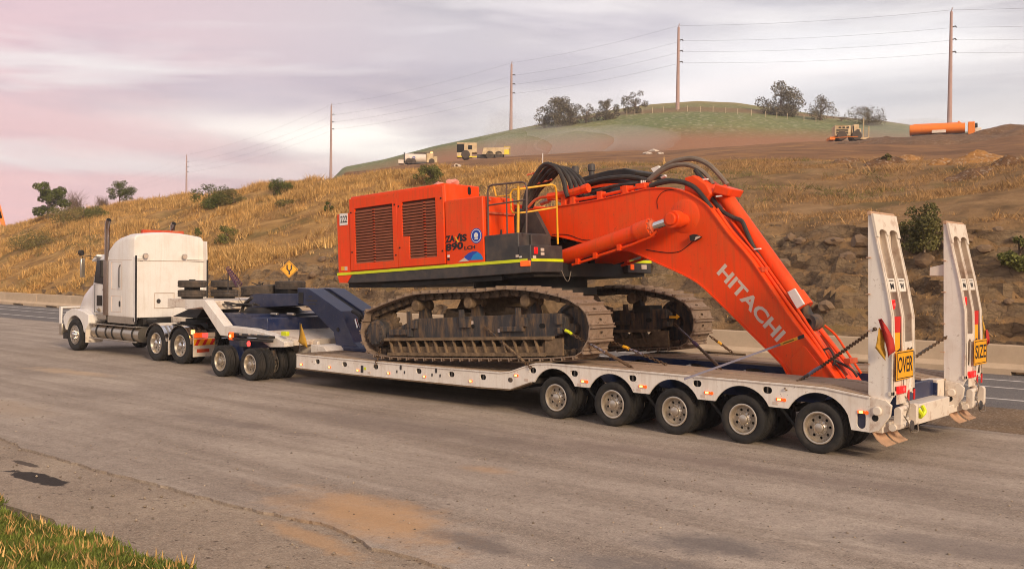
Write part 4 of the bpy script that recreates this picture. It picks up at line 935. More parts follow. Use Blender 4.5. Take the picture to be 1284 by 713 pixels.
for pts, m_, d in (([(580, 326.6), (583, 321), (588, 317), (593, 315), (598, 315), (603, 318.5), (605.5, 323), (605.5, 325.3), (588, 326)], m_bluei, .004), ([(590, 326), (594, 319), (599, 316), (603, 319), (605.5, 323), (605.5, 325.3)], m_cyani, .006), ([(575, 328.3), (582.5, 323), (588, 327.2)], m_silveri, .006)):
    mb = MB(); mb.prism(E2(VP, *pts), VP-d, VP-d+.003); EB(mb, 'stripe_decal', m_)
bx(562.5, 321, .06, .05, m_whitei, 'warning_label', VP); bx(562.5, 325, .06, .05, m_blacki, 'warning_label', VP)
# --- tank, steps and front boxes
mb = MB(); mb.box(.66, VN+.03, 1.97, 1.56, -1.10, 2.53); EB(mb, 'fuel_tank', m_grey, bevel=.02)
mb = MB(); mb.box(1.56, VN+.02, 1.74, 1.87, -1.13, 2.27); EB(mb, 'step_box', m_grey, bevel=.015)
mb = MB(); mb.box(1.56, -1.8, 2.27, 1.62, -1.2, 2.5); EB(mb, 'tank_front', m_grey, bevel=.01)
mb = MB(); mb.box(.5, 1.15, 1.74, 1.87, 2.05, 2.35); EB(mb, 'cab_base', m_grey, bevel=.015)
for (v, w_, a, h, m_, nm) in ((-1.98, 2.16, .10, .13, m_red, 'tail_light'), (-1.78, 2.18, .10, .06, m_silveri, 'work_light'), (-1.78, 2.10, .10, .06, m_silveri, 'work_light'), (-2.03, 2.03, .09, .06, m_silveri, 'warning_label'), (1.3, 1.87, .12, .12, m_amber, 'amber_light'), (1.75, 1.87, .2, .1, m_silveri, 'work_light')):
    mb = MB(); mb.box(1.868, v-a/2, w_-h/2, 1.89, v+a/2, w_+h/2); EB(mb, nm, m_, bevel=.006)
bx(648.5, 321, .07, .05, m_silveri, 'warning_label', VN+.02); bx(653, 322, .06, .03, m_whitei, 'warning_label', VN+.02)
mb = MB(); mb.box(1.62, VN-.01, 1.86, 1.86, VN+.06, 1.97); EB(mb, 'amber_light', m_amber, bevel=.01)
# --- cab on the far side
mb = MB(); mb.prism([(.35, 2.36), (2.05, 2.36), (2.25, 2.8), (2.1, 3.72), (1.9, 3.80), (.35, 3.80)], .98, 2.04); EB(mb, 'cab', m_orange, bevel=.03)
mb = MB(); mb.prism([(.55, 3.0), (1.9, 3.0), (1.85, 3.65), (.55, 3.65)], .97, .979); mb.prism([(2.255, 2.85), (2.265, 2.85), (2.125, 3.68), (2.115, 3.68)], 1.1, 1.92); EB(mb, 'cab_glass', m_glass)
mb = MB(); mb.prism([(.45, 3.80), (.6, 3.90), (1.55, 3.99), (2.0, 3.99), (2.35, 3.88), (2.30, 3.80)], .93, 2.06); EB(mb, 'cab_roof', m_black, bevel=.03)
for u, rr in ((.52, .085), (.98, .085)):
    mb = MB(); mb.lathe([(0, 3.80), (rr*.75, 3.80), (rr*.75, 4.05), (rr, 4.07), (rr, 4.19), (rr*.8, 4.22), (0, 4.22)], (u, 1.15, 0), (0, 0, 1), 16, False); EB(mb, 'air_cleaner', m_grey)
# --- rails
def rail(pts, v, r, m, nm='handrail', n=7, cv=None):
    p3 = []
    for i, p in enumerate(pts): p3 += E3(p[2] if len(p) > 2 else v, p[:2])
    mb = MB(); mb.tube(p3, r, n); return EB(mb, nm, m)
m_railg = mat('rail_grey', lin(92, 72, 66), .6, var=.1)
rail([(612.5, 297), (611.5, 240), (613, 234), (617, 232), (655, 228.3), (659, 230), (660.5, 236), (660, 292)], -2.05, .02, m_railg)
rail([(612, 257.5), (660, 250.5)], -2.05, .016, m_railg); rail([(635, 230.3), (636, 293)], -2.05, .016, m_railg)
rail([(649.5, 322), (650, 236)], -2.0, .02, m_yrail); rail([(641, 262, -1.95), (640, 243, -1.95), (643, 238, -1.95), (660, 235.8, -1.8), (692, 231.3, -1.3), (696, 233.5, -1.25), (697.5, 240, -1.2), (699.5, 306, -1.15)], -1.6, .021, m_yrail)
rail([(641, 262, -1.95), (643, 266.5, -1.95), (649, 267, -1.95), (660, 266, -1.8), (697.5, 260, -1.2)], -1.6, .018, m_yrail)
rail([(649.5, 292, -2.0), (650, 233, -2.0)], -2.0, .028, m_yrail); rail([(622, 246, -1.6), (619, 234, -1.6)], -1.6, .02, m_yrail); rail([(624, 246.5, -1.6), (640, 244.5, -1.6)], -1.6, .015, m_yrail)
mb = MB(); mb.cyl(*E3(-2.0, (628.5, 296), (628.5, 288)), .02, 8); EB(mb, 'filler_cap', m_black)
# --- boom
top = [(.05, 2.95), (.25, 3.10), (.47, 3.15), (1.26, 3.15), (2.32, 3.19), (3.27, 3.27), (3.5, 3.29), (3.95, 3.26), (4.22, 3.19), (4.48, 3.07), (4.76, 2.88), (4.92, 2.69), (5.24, 2.26), (5.67, 1.76), (6.31, .80), (6.65, .35), (6.96, -.06), (7.15, -.33), (7.28, -.52)]
bot = [(6.62, -.62), (6.42, -.46), (6.29, -.26), (6.16, -.06), (5.58, .49), (4.95, 1.08), (4.54, 1.43), (4.12, 1.65), (3.71, 1.83), (3.26, 2.03), (2.9, 2.15), (1.98, 2.35), (1.02, 2.58), (.45, 2.52), (.15, 2.62)]
tp = [(p.x, p.y) for p in smooth_path([Vector((a, b)) for a, b in top], 3)]; bp_ = [(p.x, p.y) for p in smooth_path([Vector((a, b)) for a, b in bot], 3)]
mb = MB(); mb.prism(tp + bp_, -.44, .44); boom = EB(mb, 'boom', m_orange, smooth=30)
mb = MB(); mb.ribbon(tp[4:], .022, -.47, .47); mb.ribbon(bp_[3:-4], .022, -.47, .47); EB(mb, 'boom_flange', m_orange, boom, smooth=30)
mb = MB(); mb.prism(E2(-.45, (986, 456), (1006, 434), (1010, 434.5), (1028, 457), (1018, 475), (1000, 480)), -.465, -.438); EB(mb, 'boom_nose_plate', m_orange, boom, bevel=.008)
mb = MB(); c = E2(-.45, (858, 271))[0]; mb.lathe([(0, -.03), (.27, -.03), (.33, 0), (0, 0)], (c[0], -.44, c[1]), (0, 1, 0), 36, False); EB(mb, 'boom_boss', m_orange, boom)
# raised disc and pin where the ram meets the boom
c2 = E2(-.8, (846, 275))[0]
mb = MB(); mb.lathe([(0, -.98), (.105, -.98), (.12, -.965), (.12, -.44), (0, -.44)], (c2[0], 0, c2[1]), (0, 1, 0), 24, False); mb.lathe([(.12, -.93), (.17, -.93), (.17, -.68), (.12, -.68)], (c2[0], 0, c2[1]), (0, 1, 0), 24); EB(mb, 'ram_pin', m_orange, bevel=.008)
# letters
o_, a, b = E3(-.44, (898.3, 342.5), (974, 429), (909.3, 330)); t = text_mb('HITACHI', o_, a-o_, b-o_, (0, -1, 0), .03, .004, 1.0); t.build('lettering', m_silveri, boom, local=True, smooth=0)
# --- boom rams
for v in (-.8, .8):
    A, B, C_, D = [Vector((p[0], v, p[1])) for p in (E2(-.8, (703, 324))[0], E2(-.8, (806, 284))[0], E2(-.8, (824, 283.5))[0], E2(-.8, (846, 275))[0])]
    d = (D-A).normalized(); LT = (D-A).length
    s0, s1, s2 = .69*LT, .81*LT, .88*LT
    mb = MB(); mb.tube([A-d*.2, A+d*s0], .158, 24); mb.tube([A+d*s0, A+d*(s0+.02)], .17, 24); mb.tube([A+d*(s0+.02), A+d*s1], .185, 24); EB(mb, 'boom_ram', m_orange, smooth=40)
    mb = MB(); mb.tube([A+d*s1, A+d*(s1+.05)], .14, 20)
    for k in range(10):
        an = 2*math.pi*k/10; e1 = d.orthogonal().normalized(); e2 = d.cross(e1); p = A+d*s1+(e1*math.cos(an)+e2*math.sin(an))*.155; mb.tube([p-d*.01, p+d*.03], .02, 6)
    EB(mb, 'ram_gland', m_orange_d)
    mb = MB(); mb.tube([A+d*s1, D-d*.1], .085, 20); EB(mb, 'ram_rod', m_chrome)
    off = Vector((0, -.06 if v < 0 else .06, -.22))
    mb = MB(); mb.tube([A+d*.35+off, A+d*1.0+off*1.05, A+d*1.05+off*.95, A+d*1.85+off*1.0, A+d*2.3+off*.8, A+d*2.42+off*.5], .028, 8)
    for f in (.5, .95, 1.55): mb.box(*(A+d*f+off-Vector((.04, .04, .03))), *(A+d*f+off+Vector((.04, .04, .09))))
    EB(mb, 'ram_pipe', m_orange)
# --- arm ram on top of the boom
A, B = E3(0, (903, 238), (1009, 386))
d = (B-A).normalized()
mb = MB(); mb.tube([A, A+d*(B-A).length*.90], .145, 24); mb.tube([A+d*(B-A).length*.90, B], .175, 24); EB(mb, 'arm_ram', m_orange, smooth=40)
e = E3(0, (1018, 404))[0]; mb = MB(); mb.lathe([(.075, -.16), (.15, -.16), (.15, .16), (.075, .16)], (e.x, 0, e.z), (0, 1, 0), 24); mb.tube([B-d*.02, e-d*.10], .10, 16); EB(mb, 'ram_eye', m_mud)
q = E3(0, (905, 232), (925, 238), (920, 247), (902, 243)); mb = MB(); mb.prism([(p.x, p.z) for p in q], -.26, .26); EB(mb, 'ram_bracket', m_orange, bevel=.02)
q = E2(0, (868, 224), (880, 221), (896, 232), (902, 244), (890, 258), (868, 246)); mb = MB(); mb.prism(q, -.3, .3); EB(mb, 'ram_lug', m_orange, bevel=.03)
bxp = E2(-.23, (988.5, 366), (997, 361.5), (1009, 381), (1000.5, 386.5)); mb = MB(); mb.prism(bxp, -.27, -.21); o = EB(mb, 'paper_tag', m_whitei)
# --- boom pipes
def pipe(pts, v, r, m, nm, k=3, parent=None):
    p3 = []
    for p in pts: p3 += E3(p[2] if len(p) > 2 else v, p[:2])
    mb = MB(); mb.tube(smooth_path(p3, k), r, 8); return EB(mb, nm, m, parent)
m_pipe = m_orange
pipe([(893, 262), (914, 295.5), (943, 328.5), (986, 392), (1011, 426), (1032, 456), (1044, 474)], -.38, .034, m_pipe, 'boom_pipe')
pipe([(899, 262), (919, 291), (948, 324), (990, 383), (1015, 418), (1034, 446), (1050, 473)], -.28, .034, m_pipe, 'boom_pipe')
pipe([(906, 262), (925, 287), (955, 326), (985, 368), (1003, 392), (1020, 418), (1060, 474)], -.18, .03, m_pipe, 'boom_pipe')
pipe([(1028, 414), (1040, 428), (1055, 447), (1066, 461)], -.05, .03, m_pipe, 'boom_pipe'); pipe([(1034, 408), (1048, 420), (1062, 441), (1072, 456), (1080, 468)], .1, .022, m_pipe, 'boom_pipe')
pipe([(1020, 416), (1036, 440), (1052, 462), (1062, 476)], -.12, .03, m_orange_d, 'boom_pipe'); pipe([(1030, 420), (1046, 445), (1062, 470)], -.02, .03, m_orange_d, 'boom_pipe')
for px, py in ((917, 298), (938, 322), (956, 338), (981, 386), (1009, 424), (1066, 452)):
    c = E3(-.3, (px, py))[0]; mb = MB(); mb.box(c.x-.06, -.43, c.z-.045, c.x+.06, -.12, c.z+.045); EB(mb, 'pipe_clamp', m_orange_d, bevel=.008)
mb = MB(); mb.prism(E2(0, (1000, 408), (1024, 430), (1058, 472), (1066, 490), (1040, 490), (1020, 450)), -.12, .3); EB(mb, 'boom_end_lug', m_orange)
pipe([(892, 261, -.38), (884, 250, -.38), (872, 236, -.36), (858, 229, -.32), (842, 227, -.3), (826, 230, -.3), (815, 233, -.32)], -.36, .048, m_hose, 'hose')
pipe([(887, 255, -.3), (878, 241, -.3), (862, 231, -.26), (844, 225.5, -.24), (830, 226, -.24), (816, 232, -.26)], -.3, .028, m_hose, 'hose')
pipe([(885, 233, -.12), (893, 248, -.15), (905, 264, -.2), (920, 273, -.2), (930, 277, -.2), (936, 290, -.18), (945, 310, -.16), (956, 328, -.15), (970, 350, -.15), (980, 364, -.14), (988, 376, -.14)], -.12, .042, m_hose, 'hose')
pipe([(812, 227), (826, 215), (840, 205), (858, 199.5), (873, 199.5), (888, 206), (900, 217), (909, 228), (912, 232)], .12, .05, m_hose2, 'hose')
pipe([(815, 226), (832, 213), (848, 207), (864, 207), (878, 213), (888, 222), (894, 231)], -.02, .045, m_hose2, 'hose')
pipe([(872, 213, -.08), (880, 224, -.1), (887, 236, -.12)], -.1, .05, m_hose, 'hose')
for px, py, v in ((884, 225, -.15), (902, 246, -.22), (950, 312, -.24)):
    c = E3(v, (px, py))[0]; mb = MB(); mb.box(c.x-.06, v-.03, c.z-.012, c.x+.06, v+.03, c.z+.012); EB(mb, 'hose_tie', m_whitei)
mb = MB(); mb.prism(E2(.25, (817, 211.5), (826, 208), (830, 213.5), (822, 218.5)), .22, .30); o = EB(mb, 'mirror_tag', m_whitei); mb = MB(); mb.prism(E2(.25, (829, 222), (834, 219), (835, 221.5), (830, 224)), .22, .3); EB(mb, 'mirror_tag', m_whitei)
mb = MB(); mb.prism(E2(-.3, (800, 231), (812, 229), (812, 236), (800, 237)), -.4, -.1); EB(mb, 'hose_block', m_orange, bevel=.01)
for k in range(3): pipe([(804+k*2.4, 230, -.2), (804+k*2.4, 226, -.2)], -.2, .012, m_whitei, 'hose_fitting', 1)
pipe([(688, 247), (712, 243), (736, 236)], -.35, .085, m_orange, 'valve_body'); pipe([(732, 237.3), (738, 235.5)], -.35, .10, m_orange, 'valve_body', 1)
pipe([(719, 251), (750, 246), (785, 238.5), (806, 233)], -.36, .034, m_orange, 'boom_pipe'); pipe([(740, 242), (770, 233), (800, 230)], -.2, .03, m_hose, 'hose')
for px, py in ((708, 250), (719, 250), (753, 243), (785, 236)):
    c = E3(-.36, (px, py))[0]; mb = MB(); mb.box(c.x-.06, -.42, c.z-.13, c.x+.06, -.25, c.z+.05); EB(mb, 'pipe_clamp', m_orange, bevel=.01)
pipe([(1033, 437, -.2), (1036, 450, -.25), (1044, 458, -.25), (1046, 448, -.22), (1040, 437, -.2), (1034, 438, -.2)], -.2, .018, m_hose, 'hose')
pipe([(1044, 450, -.2), (1056, 456, -.15), (1068, 463, -.1), (1075, 472, -.1)], -.2, .022, m_hose, 'hose'); pipe([(1045, 453, -.2), (1054, 464, -.18), (1062, 476, -.18)], -.2, .022, m_hose, 'hose')
pipe([(1024, 452, -.3), (1034, 458, -.3), (1044, 462, -.28)], -.3, .03, m_purple, 'hose')
# looped hoses at the boom foot
for k, (dx, dy, v) in enumerate(((0, 0, -.45), (8, 2, -.3), (15, 4, -.12), (22, 5, .05), (28, 6, .2))):
    h = 206+dy
    pipe([(655+dx*.2, 284, v), (657+dx*.3, 262, v), (661+dx*.5, 240, v), (670+dx*.7, 222+dy*.7, v), (683+dx*.8, h, v), (697+dx*.8, h+4, v), (706+dx*.95, h+18, v), (709+dx*1.05, h+32, v), (712+dx*1.1, 247, v)], v, .048, m_hose, 'hose')
pipe([(656, 235, -.55), (692, 225, .15)], -.2, .02, m_orange_d, 'hose_spreader', 1); pipe([(661, 220, -.5), (662, 219, -.5), (697, 211, .2)], -.2, .02, m_orange_d, 'hose_spreader', 1)
pipe([(662, 260, -.5), (672, 250, -.45), (685, 247, -.4), (700, 251, -.38), (710, 255, -.36)], -.4, .03, m_orange_d, 'hose')
pipe([(664, 268, -.5), (660, 285, -.55), (655, 300, -.6)], -.5, .10, m_hose, 'hose'); pipe([(652, 262, -.6), (648, 280, -.6), (650, 296, -.6)], -.6, .10, m_hose, 'hose')
pipe([(735, 230, .1), (760, 224, .1), (790, 222, .1), (812, 226, .12)], .1, .05, m_hose, 'hose'); pipe([(728, 236, .2), (755, 228, .2), (785, 228, .15), (806, 231, .05)], .1, .045, m_hose, 'hose')
pipe([(680.5, 206), (680.5, 192)], -.2, .009, m_whitei, 'antenna', 1)
for px, py in ((681, 254), (687, 252)):
    c = E3(-.3, (px, py))[0]; mb = MB(); mb.lathe([(0, -.06), (.05, -.06), (.05, .06), (0, .06)], c, (1, 0, .2), 12, False); EB(mb, 'valve', m_chromed)
c = E2(-.46, (873.5, 300))[0]; mb = MB(); mb.prism(E2(-.5, (866, 295), (872, 293.5), (879.5, 297), (871.5, 302.5), (867, 302)), -.56, -.45); EB(mb, 'boom_light', m_black, bevel=.01)
mb = MB(); mb.prism(E2(-.56, (871, 301.5), (878.5, 297.3), (877.3, 295.8), (872.5, 297)), -.568, -.561); EB(mb, 'light_glass', m_silveri)
pipe([(868, 303), (860, 310), (851, 315.5), (835, 316.5), (810, 313)], -.45, .007, m_dark, 'cable'); pipe([(692, 294), (712, 294.3), (730, 300.5), (748, 300.8)], -.45, .007, m_dark, 'cable')
pipe([(825, 262), (824, 250), (832, 240), (845, 237.5)], -.45, .005, m_dark, 'cable')
pipe([(704, 339, -1.2), (709, 350, -1.2), (713, 352, -1.2), (716, 340, -1.1)], -1.2, .008, m_hose2, 'cable')
# bits on the engine housing top
for px, py, s in ((549, 229, .10), (568, 226, .13)):
    c = E3(-1.7, (px, py))[0]; V_ = []; 
    bm_ = bmesh.new(); bmesh.ops.create_icosphere(bm_, subdivisions=2, radius=s)
    for v in bm_.verts: v.co = Vector((v.co.x*1.1+c.x, v.co.y-1.7, v.co.z*.62+3.76)) + Vector((random.uniform(-.03, .03), random.uniform(-.03, .03), random.uniform(-.03, .03)))
    mb = MB(); mb.add([v.co for v in bm_.verts], [tuple(v.index for v in f.verts) for f in bm_.faces]); bm_.free()
    EB(mb, 'intake_wrap', mat('pink_plastic_wrap', lin(232, 150, 130), .5, var=.15, vscale=9) if 'pink_plastic_wrap' not in MATS else MATS['pink_plastic_wrap'], smooth=50)
# --- undercarriage
PATH = [(-2.84, 1.17), (-1.56, 1.46), (-.56, 1.49), (.53, 1.475), (1.17, 1.495), (1.93, 1.43), (2.67, 1.28), (2.98, 1.15), (3.19, 1.0), (3.30, .80), (3.32, .60), (3.27, .40), (3.12, .2), (2.92, .08), (2.4, .035), (1.5, .02), (0, .015), (-1.5, .02), (-2.4, .05), (-2.85, .13), (-3.05, .3), (-3.16, .55), (-3.14, .8), (-3.04, 1.0)]
sp = smooth_path([Vector((a, b)) for a, b in PATH], 8, True)
cum = [0.]
for i in range(len(sp)): cum.append(cum[-1] + (sp[(i+1) % len(sp)]-sp[i]).length)
NSH = 54; PT = cum[-1]/NSH
def on_path(s):
    s = s % cum[-1]; i = max(0, min(len(sp)-1, int(np.searchsorted(cum, s, side='right'))-1)); f = (s-cum[i])/max(1e-6, cum[i+1]-cum[i]); a = sp[i]; b = sp[(i+1) % len(sp)]; return a.lerp(b, f)
SW = .75
mb = MB(); hl = PT/2-.008
mb.prism([(-hl, -SW/2), (hl, -SW/2), (hl, SW/2), (-hl, SW/2)], -.022, 0, 'z', holes=[stadium(0, 0, .028, .055, 5)])
for gx, gh in ((-hl+.014, .055), (hl-.03, .035)): mb.prism([(gx-.02, 0), (gx+.02, 0), (gx+.010, gh), (gx-.010, gh)], -SW/2, SW/2, 'y')
for by in (-.13, -.09, .09, .13): mb.box(hl*.45-.012, by-.012, 0, hl*.45+.012, by+.012, .016)
shoe_me = mb.mesh('track_shoe', m_track, 25)
mb = MB()
for s in (-1, 1):
    mb.prism([(-PT*.54, -.15), (PT*.5, -.15), (PT*.54, -.05), (PT*.38, -.018), (-PT*.38, -.018), (-PT*.52, -.06)], s*.13-.022, s*.13+.022)
mb.cyl((0, -.19, -.095), (0, .19, -.095), .066, 12)
link_me = mb.mesh('track_link', m_link, 30)
for sgn, vc in ((-1, -1.83), (1, 1.83)):
    vo = vc - SW/2
    fm = MB()
    fm.prism([(-2.35, .48), (2.35, .48), (2.62, .55), (2.68, .84), (2.55, .93), (2.0, .935), (-1.45, .90), (-1.55, .86), (-2.35, .60)], vc-.30, vc+.30)
    tf = EB(fm, 'track', m_mud, bevel=.02)
    tf['label'] = 'muddy crawler track on the side of the deck next to the lot' if sgn < 0 else 'muddy crawler track on the side of the deck next to the road'
    for k in range(NSH):
        s = k*PT; p = on_path(s); q = on_path(s+.02); t_ = (q-p).normalized()
        an = -math.atan2(t_.y, t_.x)                         # path runs clockwise: outside normal
        # outward is to the left of travel direction for this clockwise path
        rot = (0, an, 0)
        p_in = p + Vector((t_.y, -t_.x))*.045
        inst('track_shoe', shoe_me, tf, (p_in.x, vc, p_in.y), rot)
        inst('track_link', link_me, tf, (p_in.x, vc, p_in.y), rot)
    e = vc-.30 if sgn < 0 else vc-.30
    q = MB(); q.box(-2.32, e-.10, .44, 2.40, e, .50); EB(q, 'frame_flange', m_mud2, tf)
    # roller guard: plate with angled ribs and the rollers showing between
    q = MB(); q.box(-2.25, e-.08, .115, 2.2, e-.03, .185)
    x = -2.1
    while x < 2.2: q.hexa([(x, e-.08, .18), (x+.03, e-.08, .18), (x+.03, e-.02, .18), (x, e-.02, .18), (x-.09, e-.08, .45), (x-.06, e-.08, .45), (x-.06, e-.02, .45), (x-.09, e-.02, .45)]); x += .275
    q.box(-2.2, e-.03, .18, 2.2, e-.012, .31); q.box(2.2, e-.06, .13, 2.62, e-.01, .46); EB(q, 'roller_guard', m_mud2, tf)
    for k in range(9):
        xx = -2.05+k*.525; q = MB(); q.lathe([(0, -.28), (.10, -.28), (.13, -.24), (.16, -.2), (.16, .2), (.13, .24), (0, .28)], (xx, vc, .29), (0, 1, 0), 18, False); EB(q, 'track_roller', m_mud2, tf)
    for xx, zz in ((-1.48, 1.18), (.08, 1.20), (1.61, 1.19)):
        q = MB(); q.lathe([(0, -.24), (.10, -.24), (.125, -.22), (.125, -.10), (.09, -.08), (.09, .08), (.125, .10), (.125, .22), (0, .24)], (xx, vc, zz), (0, 1, 0), 20, False); o = EB(q, 'carrier_roller', m_mud2, tf)
        q = MB(); q.prism([(xx-.13, .90), (xx+.13, .90), (xx+.07, zz), (xx-.07, zz)], vc-.02, vc+.16); EB(q, 'roller_stand', m_mud, tf)
        q = MB(); q.prism([(xx-.14, .70), (xx+.14, .70), (xx+.14, .86), (xx-.03, .88), (xx-.05, 1.06), (xx-.14, 1.06)], vc-.36, vc-.29); EB(q, 'stand_bracket', m_mud, tf)
    # sprocket with final drive, idler
    q = MB(); n_ = 21; pr = []
    for i in range(n_): a0 = 2*math.pi*i/n_; pr += [(-2.66+.50*math.cos(a0), .62+.50*math.sin(a0)), (-2.66+.50*math.cos(a0+.12), .62+.50*math.sin(a0+.12)), (-2.66+.42*math.cos(a0+.17), .62+.42*math.sin(a0+.17)), (-2.66+.42*math.cos(a0+.24), .62+.42*math.sin(a0+.24))]
    q.prism(pr, vc-.04, vc+.04); EB(q, 'sprocket', m_mud2, tf)
    q = MB(); q.lathe([(0, -.36), (.20, -.36), (.26, -.34), (.27, -.30), (.30, -.28), (.30, -.05), (.36, -.03), (.36, .1), (0, .1)], (-2.68, vc, .61), (0, 1, 0), 32, False)
    for i in range(14): a0 = 2*math.pi*i/14; q.cyl((-2.68+.23*math.cos(a0), vc-.375, .61+.23*math.sin(a0)), (-2.68+.23*math.cos(a0), vc-.34, .61+.23*math.sin(a0)), .018, 6)
    EB(q, 'final_drive', m_mud, tf, smooth=40)
    q = MB(); q.lathe([(0, -.17), (.10, -.17), (.12, -.06), (.40, -.06), (.44, -.11), (.50, -.11), (.52, -.05), (.52, .05), (.50, .11), (.44, .11), (.40, .06), (.12, .06), (0, .17)], (2.72, vc, .63), (0, 1, 0), 40, False); EB(q, 'idler', m_mud, tf, smooth=40)
    for bb in ((1.05, .60, 1.65, .70), (2.44, .72, 2.60, .92), (2.5, .55, 2.62, .66), (-2.2, .56, -1.64, .68), (-1.62, .52, -1.5, .72)): q = MB(); q.box(bb[0], vc-.36, bb[1], bb[2], vc-.29, bb[3]); EB(q, 'frame_lug', m_mud, tf, bevel=.01)
    for xx in (.28, 2.10):
        q = MB(); q.prism(stadium(xx, .72 if xx < 1 else .70, .075 if xx > 1 else .045, .045), vc-.304, vc-.299); EB(q, 'lashing_hole', m_dark, tf)
    for xx, zz in ((.14, .73), (.26, .79), (.98, .62)):
        q = MB(); q.box(xx-.03, vc-.304, zz-.035, xx+.03, vc-.3, zz+.035); EB(q, 'small_label', m_silveri, tf)
mb = MB(); mb.box(-1.2, -1.5, .55, 1.2, 1.5, 1.0); mb.prism([(-1.4, .9), (1.4, .9), (1.1, 1.35), (-1.1, 1.35)], -1.0, 1.0)
for s in (-1, 1):
    for u in (-1.1, .6): mb.prism([(u, .6), (u+.5, .6), (u+.5, 1.0), (u+.1, 1.1)], s*1.0 if s > 0 else -1.6, 1.6 if s > 0 else -1.0)
EB(mb, 'car_body', m_mud2, bevel=.02)
mb = MB(); mb.box(1.75, 1.5, .86, 2.15, 2.0, 1.02); EB(mb, 'tool_box', m_black)
q = E2(1.5, (839, 396), (848, 396), (848, 393.5), (852, 397), (848, 400.5), (848, 399), (839, 399)); mb = MB(); mb.prism(q, 1.50, 1.52); EB(mb, 'arrow_sticker', m_yrail)

# ================================================================== GOOSENECK (part of the trailer)
NY0, NY1 = 16.55, 17.75
nk = PX(NY0, (373, 361), (387, 362), (427, 390), (443.6, 429), (458, 444), (423, 441), (418, 416), (386, 384), (373, 380))
mb = MB(); mb.prism(nk, NY0, NY0+.50); mb.prism(nk, NY1-.50, NY1); gn = mb.build('gooseneck', m_navy, tr, smooth=20, bevel=.012)
nk2 = [(p[0]+(.02 if i in (2, 3, 4) else .0), p[1]-(.06 if i < 3 else 0)) for i, p in enumerate(nk)]
mb = MB(); mb.prism(nk2, NY0+.50, NY1-.50); mb.build('neck_web', m_black, gn, smooth=20)
hz = PX(NY0, (312, 368.5), (373, 368), (373, 383), (312, 386))
mb = MB(); mb.prism(hz, NY0+.02, NY1-.02); mb.build('neck_beam', m_navy, gn, bevel=.012)
c = un(424, 413, 1, NY0); mb = MB(); mb.lathe([(0, -.02), (.05, -.02), (.05, 0), (0, 0)], (c.x, NY0, c.z), (0, 1, 0), 14, False); mb.build('neck_pin', m_black, gn)
q = PX(NY0, (374.5, 366), (380.5, 366.5), (380.5, 381), (374.5, 380)); mb = MB(); mb.prism(q, NY0-.006, NY0+.001); mb.build('neck_plate', m_black, gn)
for i, (a, b, h) in enumerate((((387, 371.5), (391.5, 371.8), 2.0), ((384.5, 376.5), (398, 377.2), 2.6), ((387, 380.8), (396, 381.3), 1.8))):
    A = un(a[0], a[1], 1, NY0); B = un(b[0], b[1], 1, NY0); mb = MB(); mb.box(A.x, NY0-.005, A.z-h*.009, B.x, NY0+.001, A.z+h*.009); mb.build('faded_print', m_grey, gn)
p = P3(NY0+.25, (442, 390), (448, 393), (452, 398), (450, 405)); mb = MB(); mb.tube(smooth_path(p, 3), .05, 8); mb.build('neck_hose', m_hose, gn)
p = P3(NY0+.1, (446, 400), (449, 411)); mb = MB(); mb.tube(p, .04, 10); mb.build('neck_ram_rod', m_chrome, gn)
mb = MB(); b0 = nk[4]; mb.box(b0[0]-.75, NY0-.08, .755, b0[0]+.18, NY1+.08, .86); mb.build('neck_foot', m_navy, gn, bevel=.02)
# deck front: white box behind the plate
mb = MB(); mb.box(-22.1, 16.2, .45, -20.62, 18.3, .80); mb.prism([(-22.1, .8), (-20.62, .8), (-20.62, .95), (-21.2, 1.02), (-22.1, .9)], 16.22, 16.3); mb.build('neck_base', m_white_d, tr, bevel=.015)

# ================================================================== DOLLY
dl = thing('dolly', (-23, 17.2, 0), 'white and navy two-axle dolly with eight tyres per row under the gooseneck', 'dolly')
def dmir(y): return 34.4 - y
beam = PX(15.3, (232, 375.5), (256.5, 376), (281, 408.3), (315, 412), (337, 418.5), (356.7, 428.7), (356.5, 435), (338, 435), (318, 421.5), (285, 421.5), (276, 420.3), (253.6, 385), (232, 388))
for y in (15.3, dmir(15.58)):
    mb = MB(); mb.prism(beam, y, y+.28); mb.build('side_beam', m_white, dl, smooth=20, bevel=.012)
x0 = beam[0][0]; xm = beam[1][0]
mb = MB(); mb.box(-26.7, 15.62, 1.64, xm-.12, dmir(15.62), 1.88); mb.build('front_platform', m_white_d, dl, bevel=.015)
mb = MB(); mb.box(xm+.3, 15.62, 1.12, -21.9, dmir(15.62), 1.5); mb.build('mid_frame', m_navy, dl, bevel=.015)
mb = MB(); mb.box(-24.2, 15.62, 1.48, -22.6, dmir(15.62), 1.56); mb.build('frame_lip', m_navy, dl)
mb = MB(); mb.prism([(-22.0, .95), (-20.8, .86), (-20.8, 1.0), (-22.0, 1.2)], 15.62, dmir(15.62)); mb.build('rear_crossmember', m_white_d, dl, bevel=.01)
tcx = un(343, 395, 1, 17.15).x
for nm, m_, pr in (('turntable', m_navy, [(0, 1.70), (.55, 1.70), (.55, 1.86), (0, 1.86)]), ('turntable_ring', m_black, [(0, 1.40), (.85, 1.40), (.95, 1.46), (.95, 1.56), (.80, 1.60), (.70, 1.70), (0, 1.70)]), ('turntable_base', m_navy, [(0, 1.22), (.98, 1.22), (1.0, 1.26), (1.0, 1.38), (0, 1.38)])):
    mb = MB(); mb.lathe(pr, (tcx, 17.15, 0), (0, 0, 1), 40, False); mb.build(nm, m_, dl)
for px in (344.5, 365):  # bright plates put in as the two small white highlights on the turntable
    c = un(px, 393.5, 1, 16.25); mb = MB(); mb.box(c.x-.14, 16.2, c.z-.03, c.x+.14, 16.3, c.z+.03); mb.build('highlight_plate', m_chromed, dl, bevel=.02)
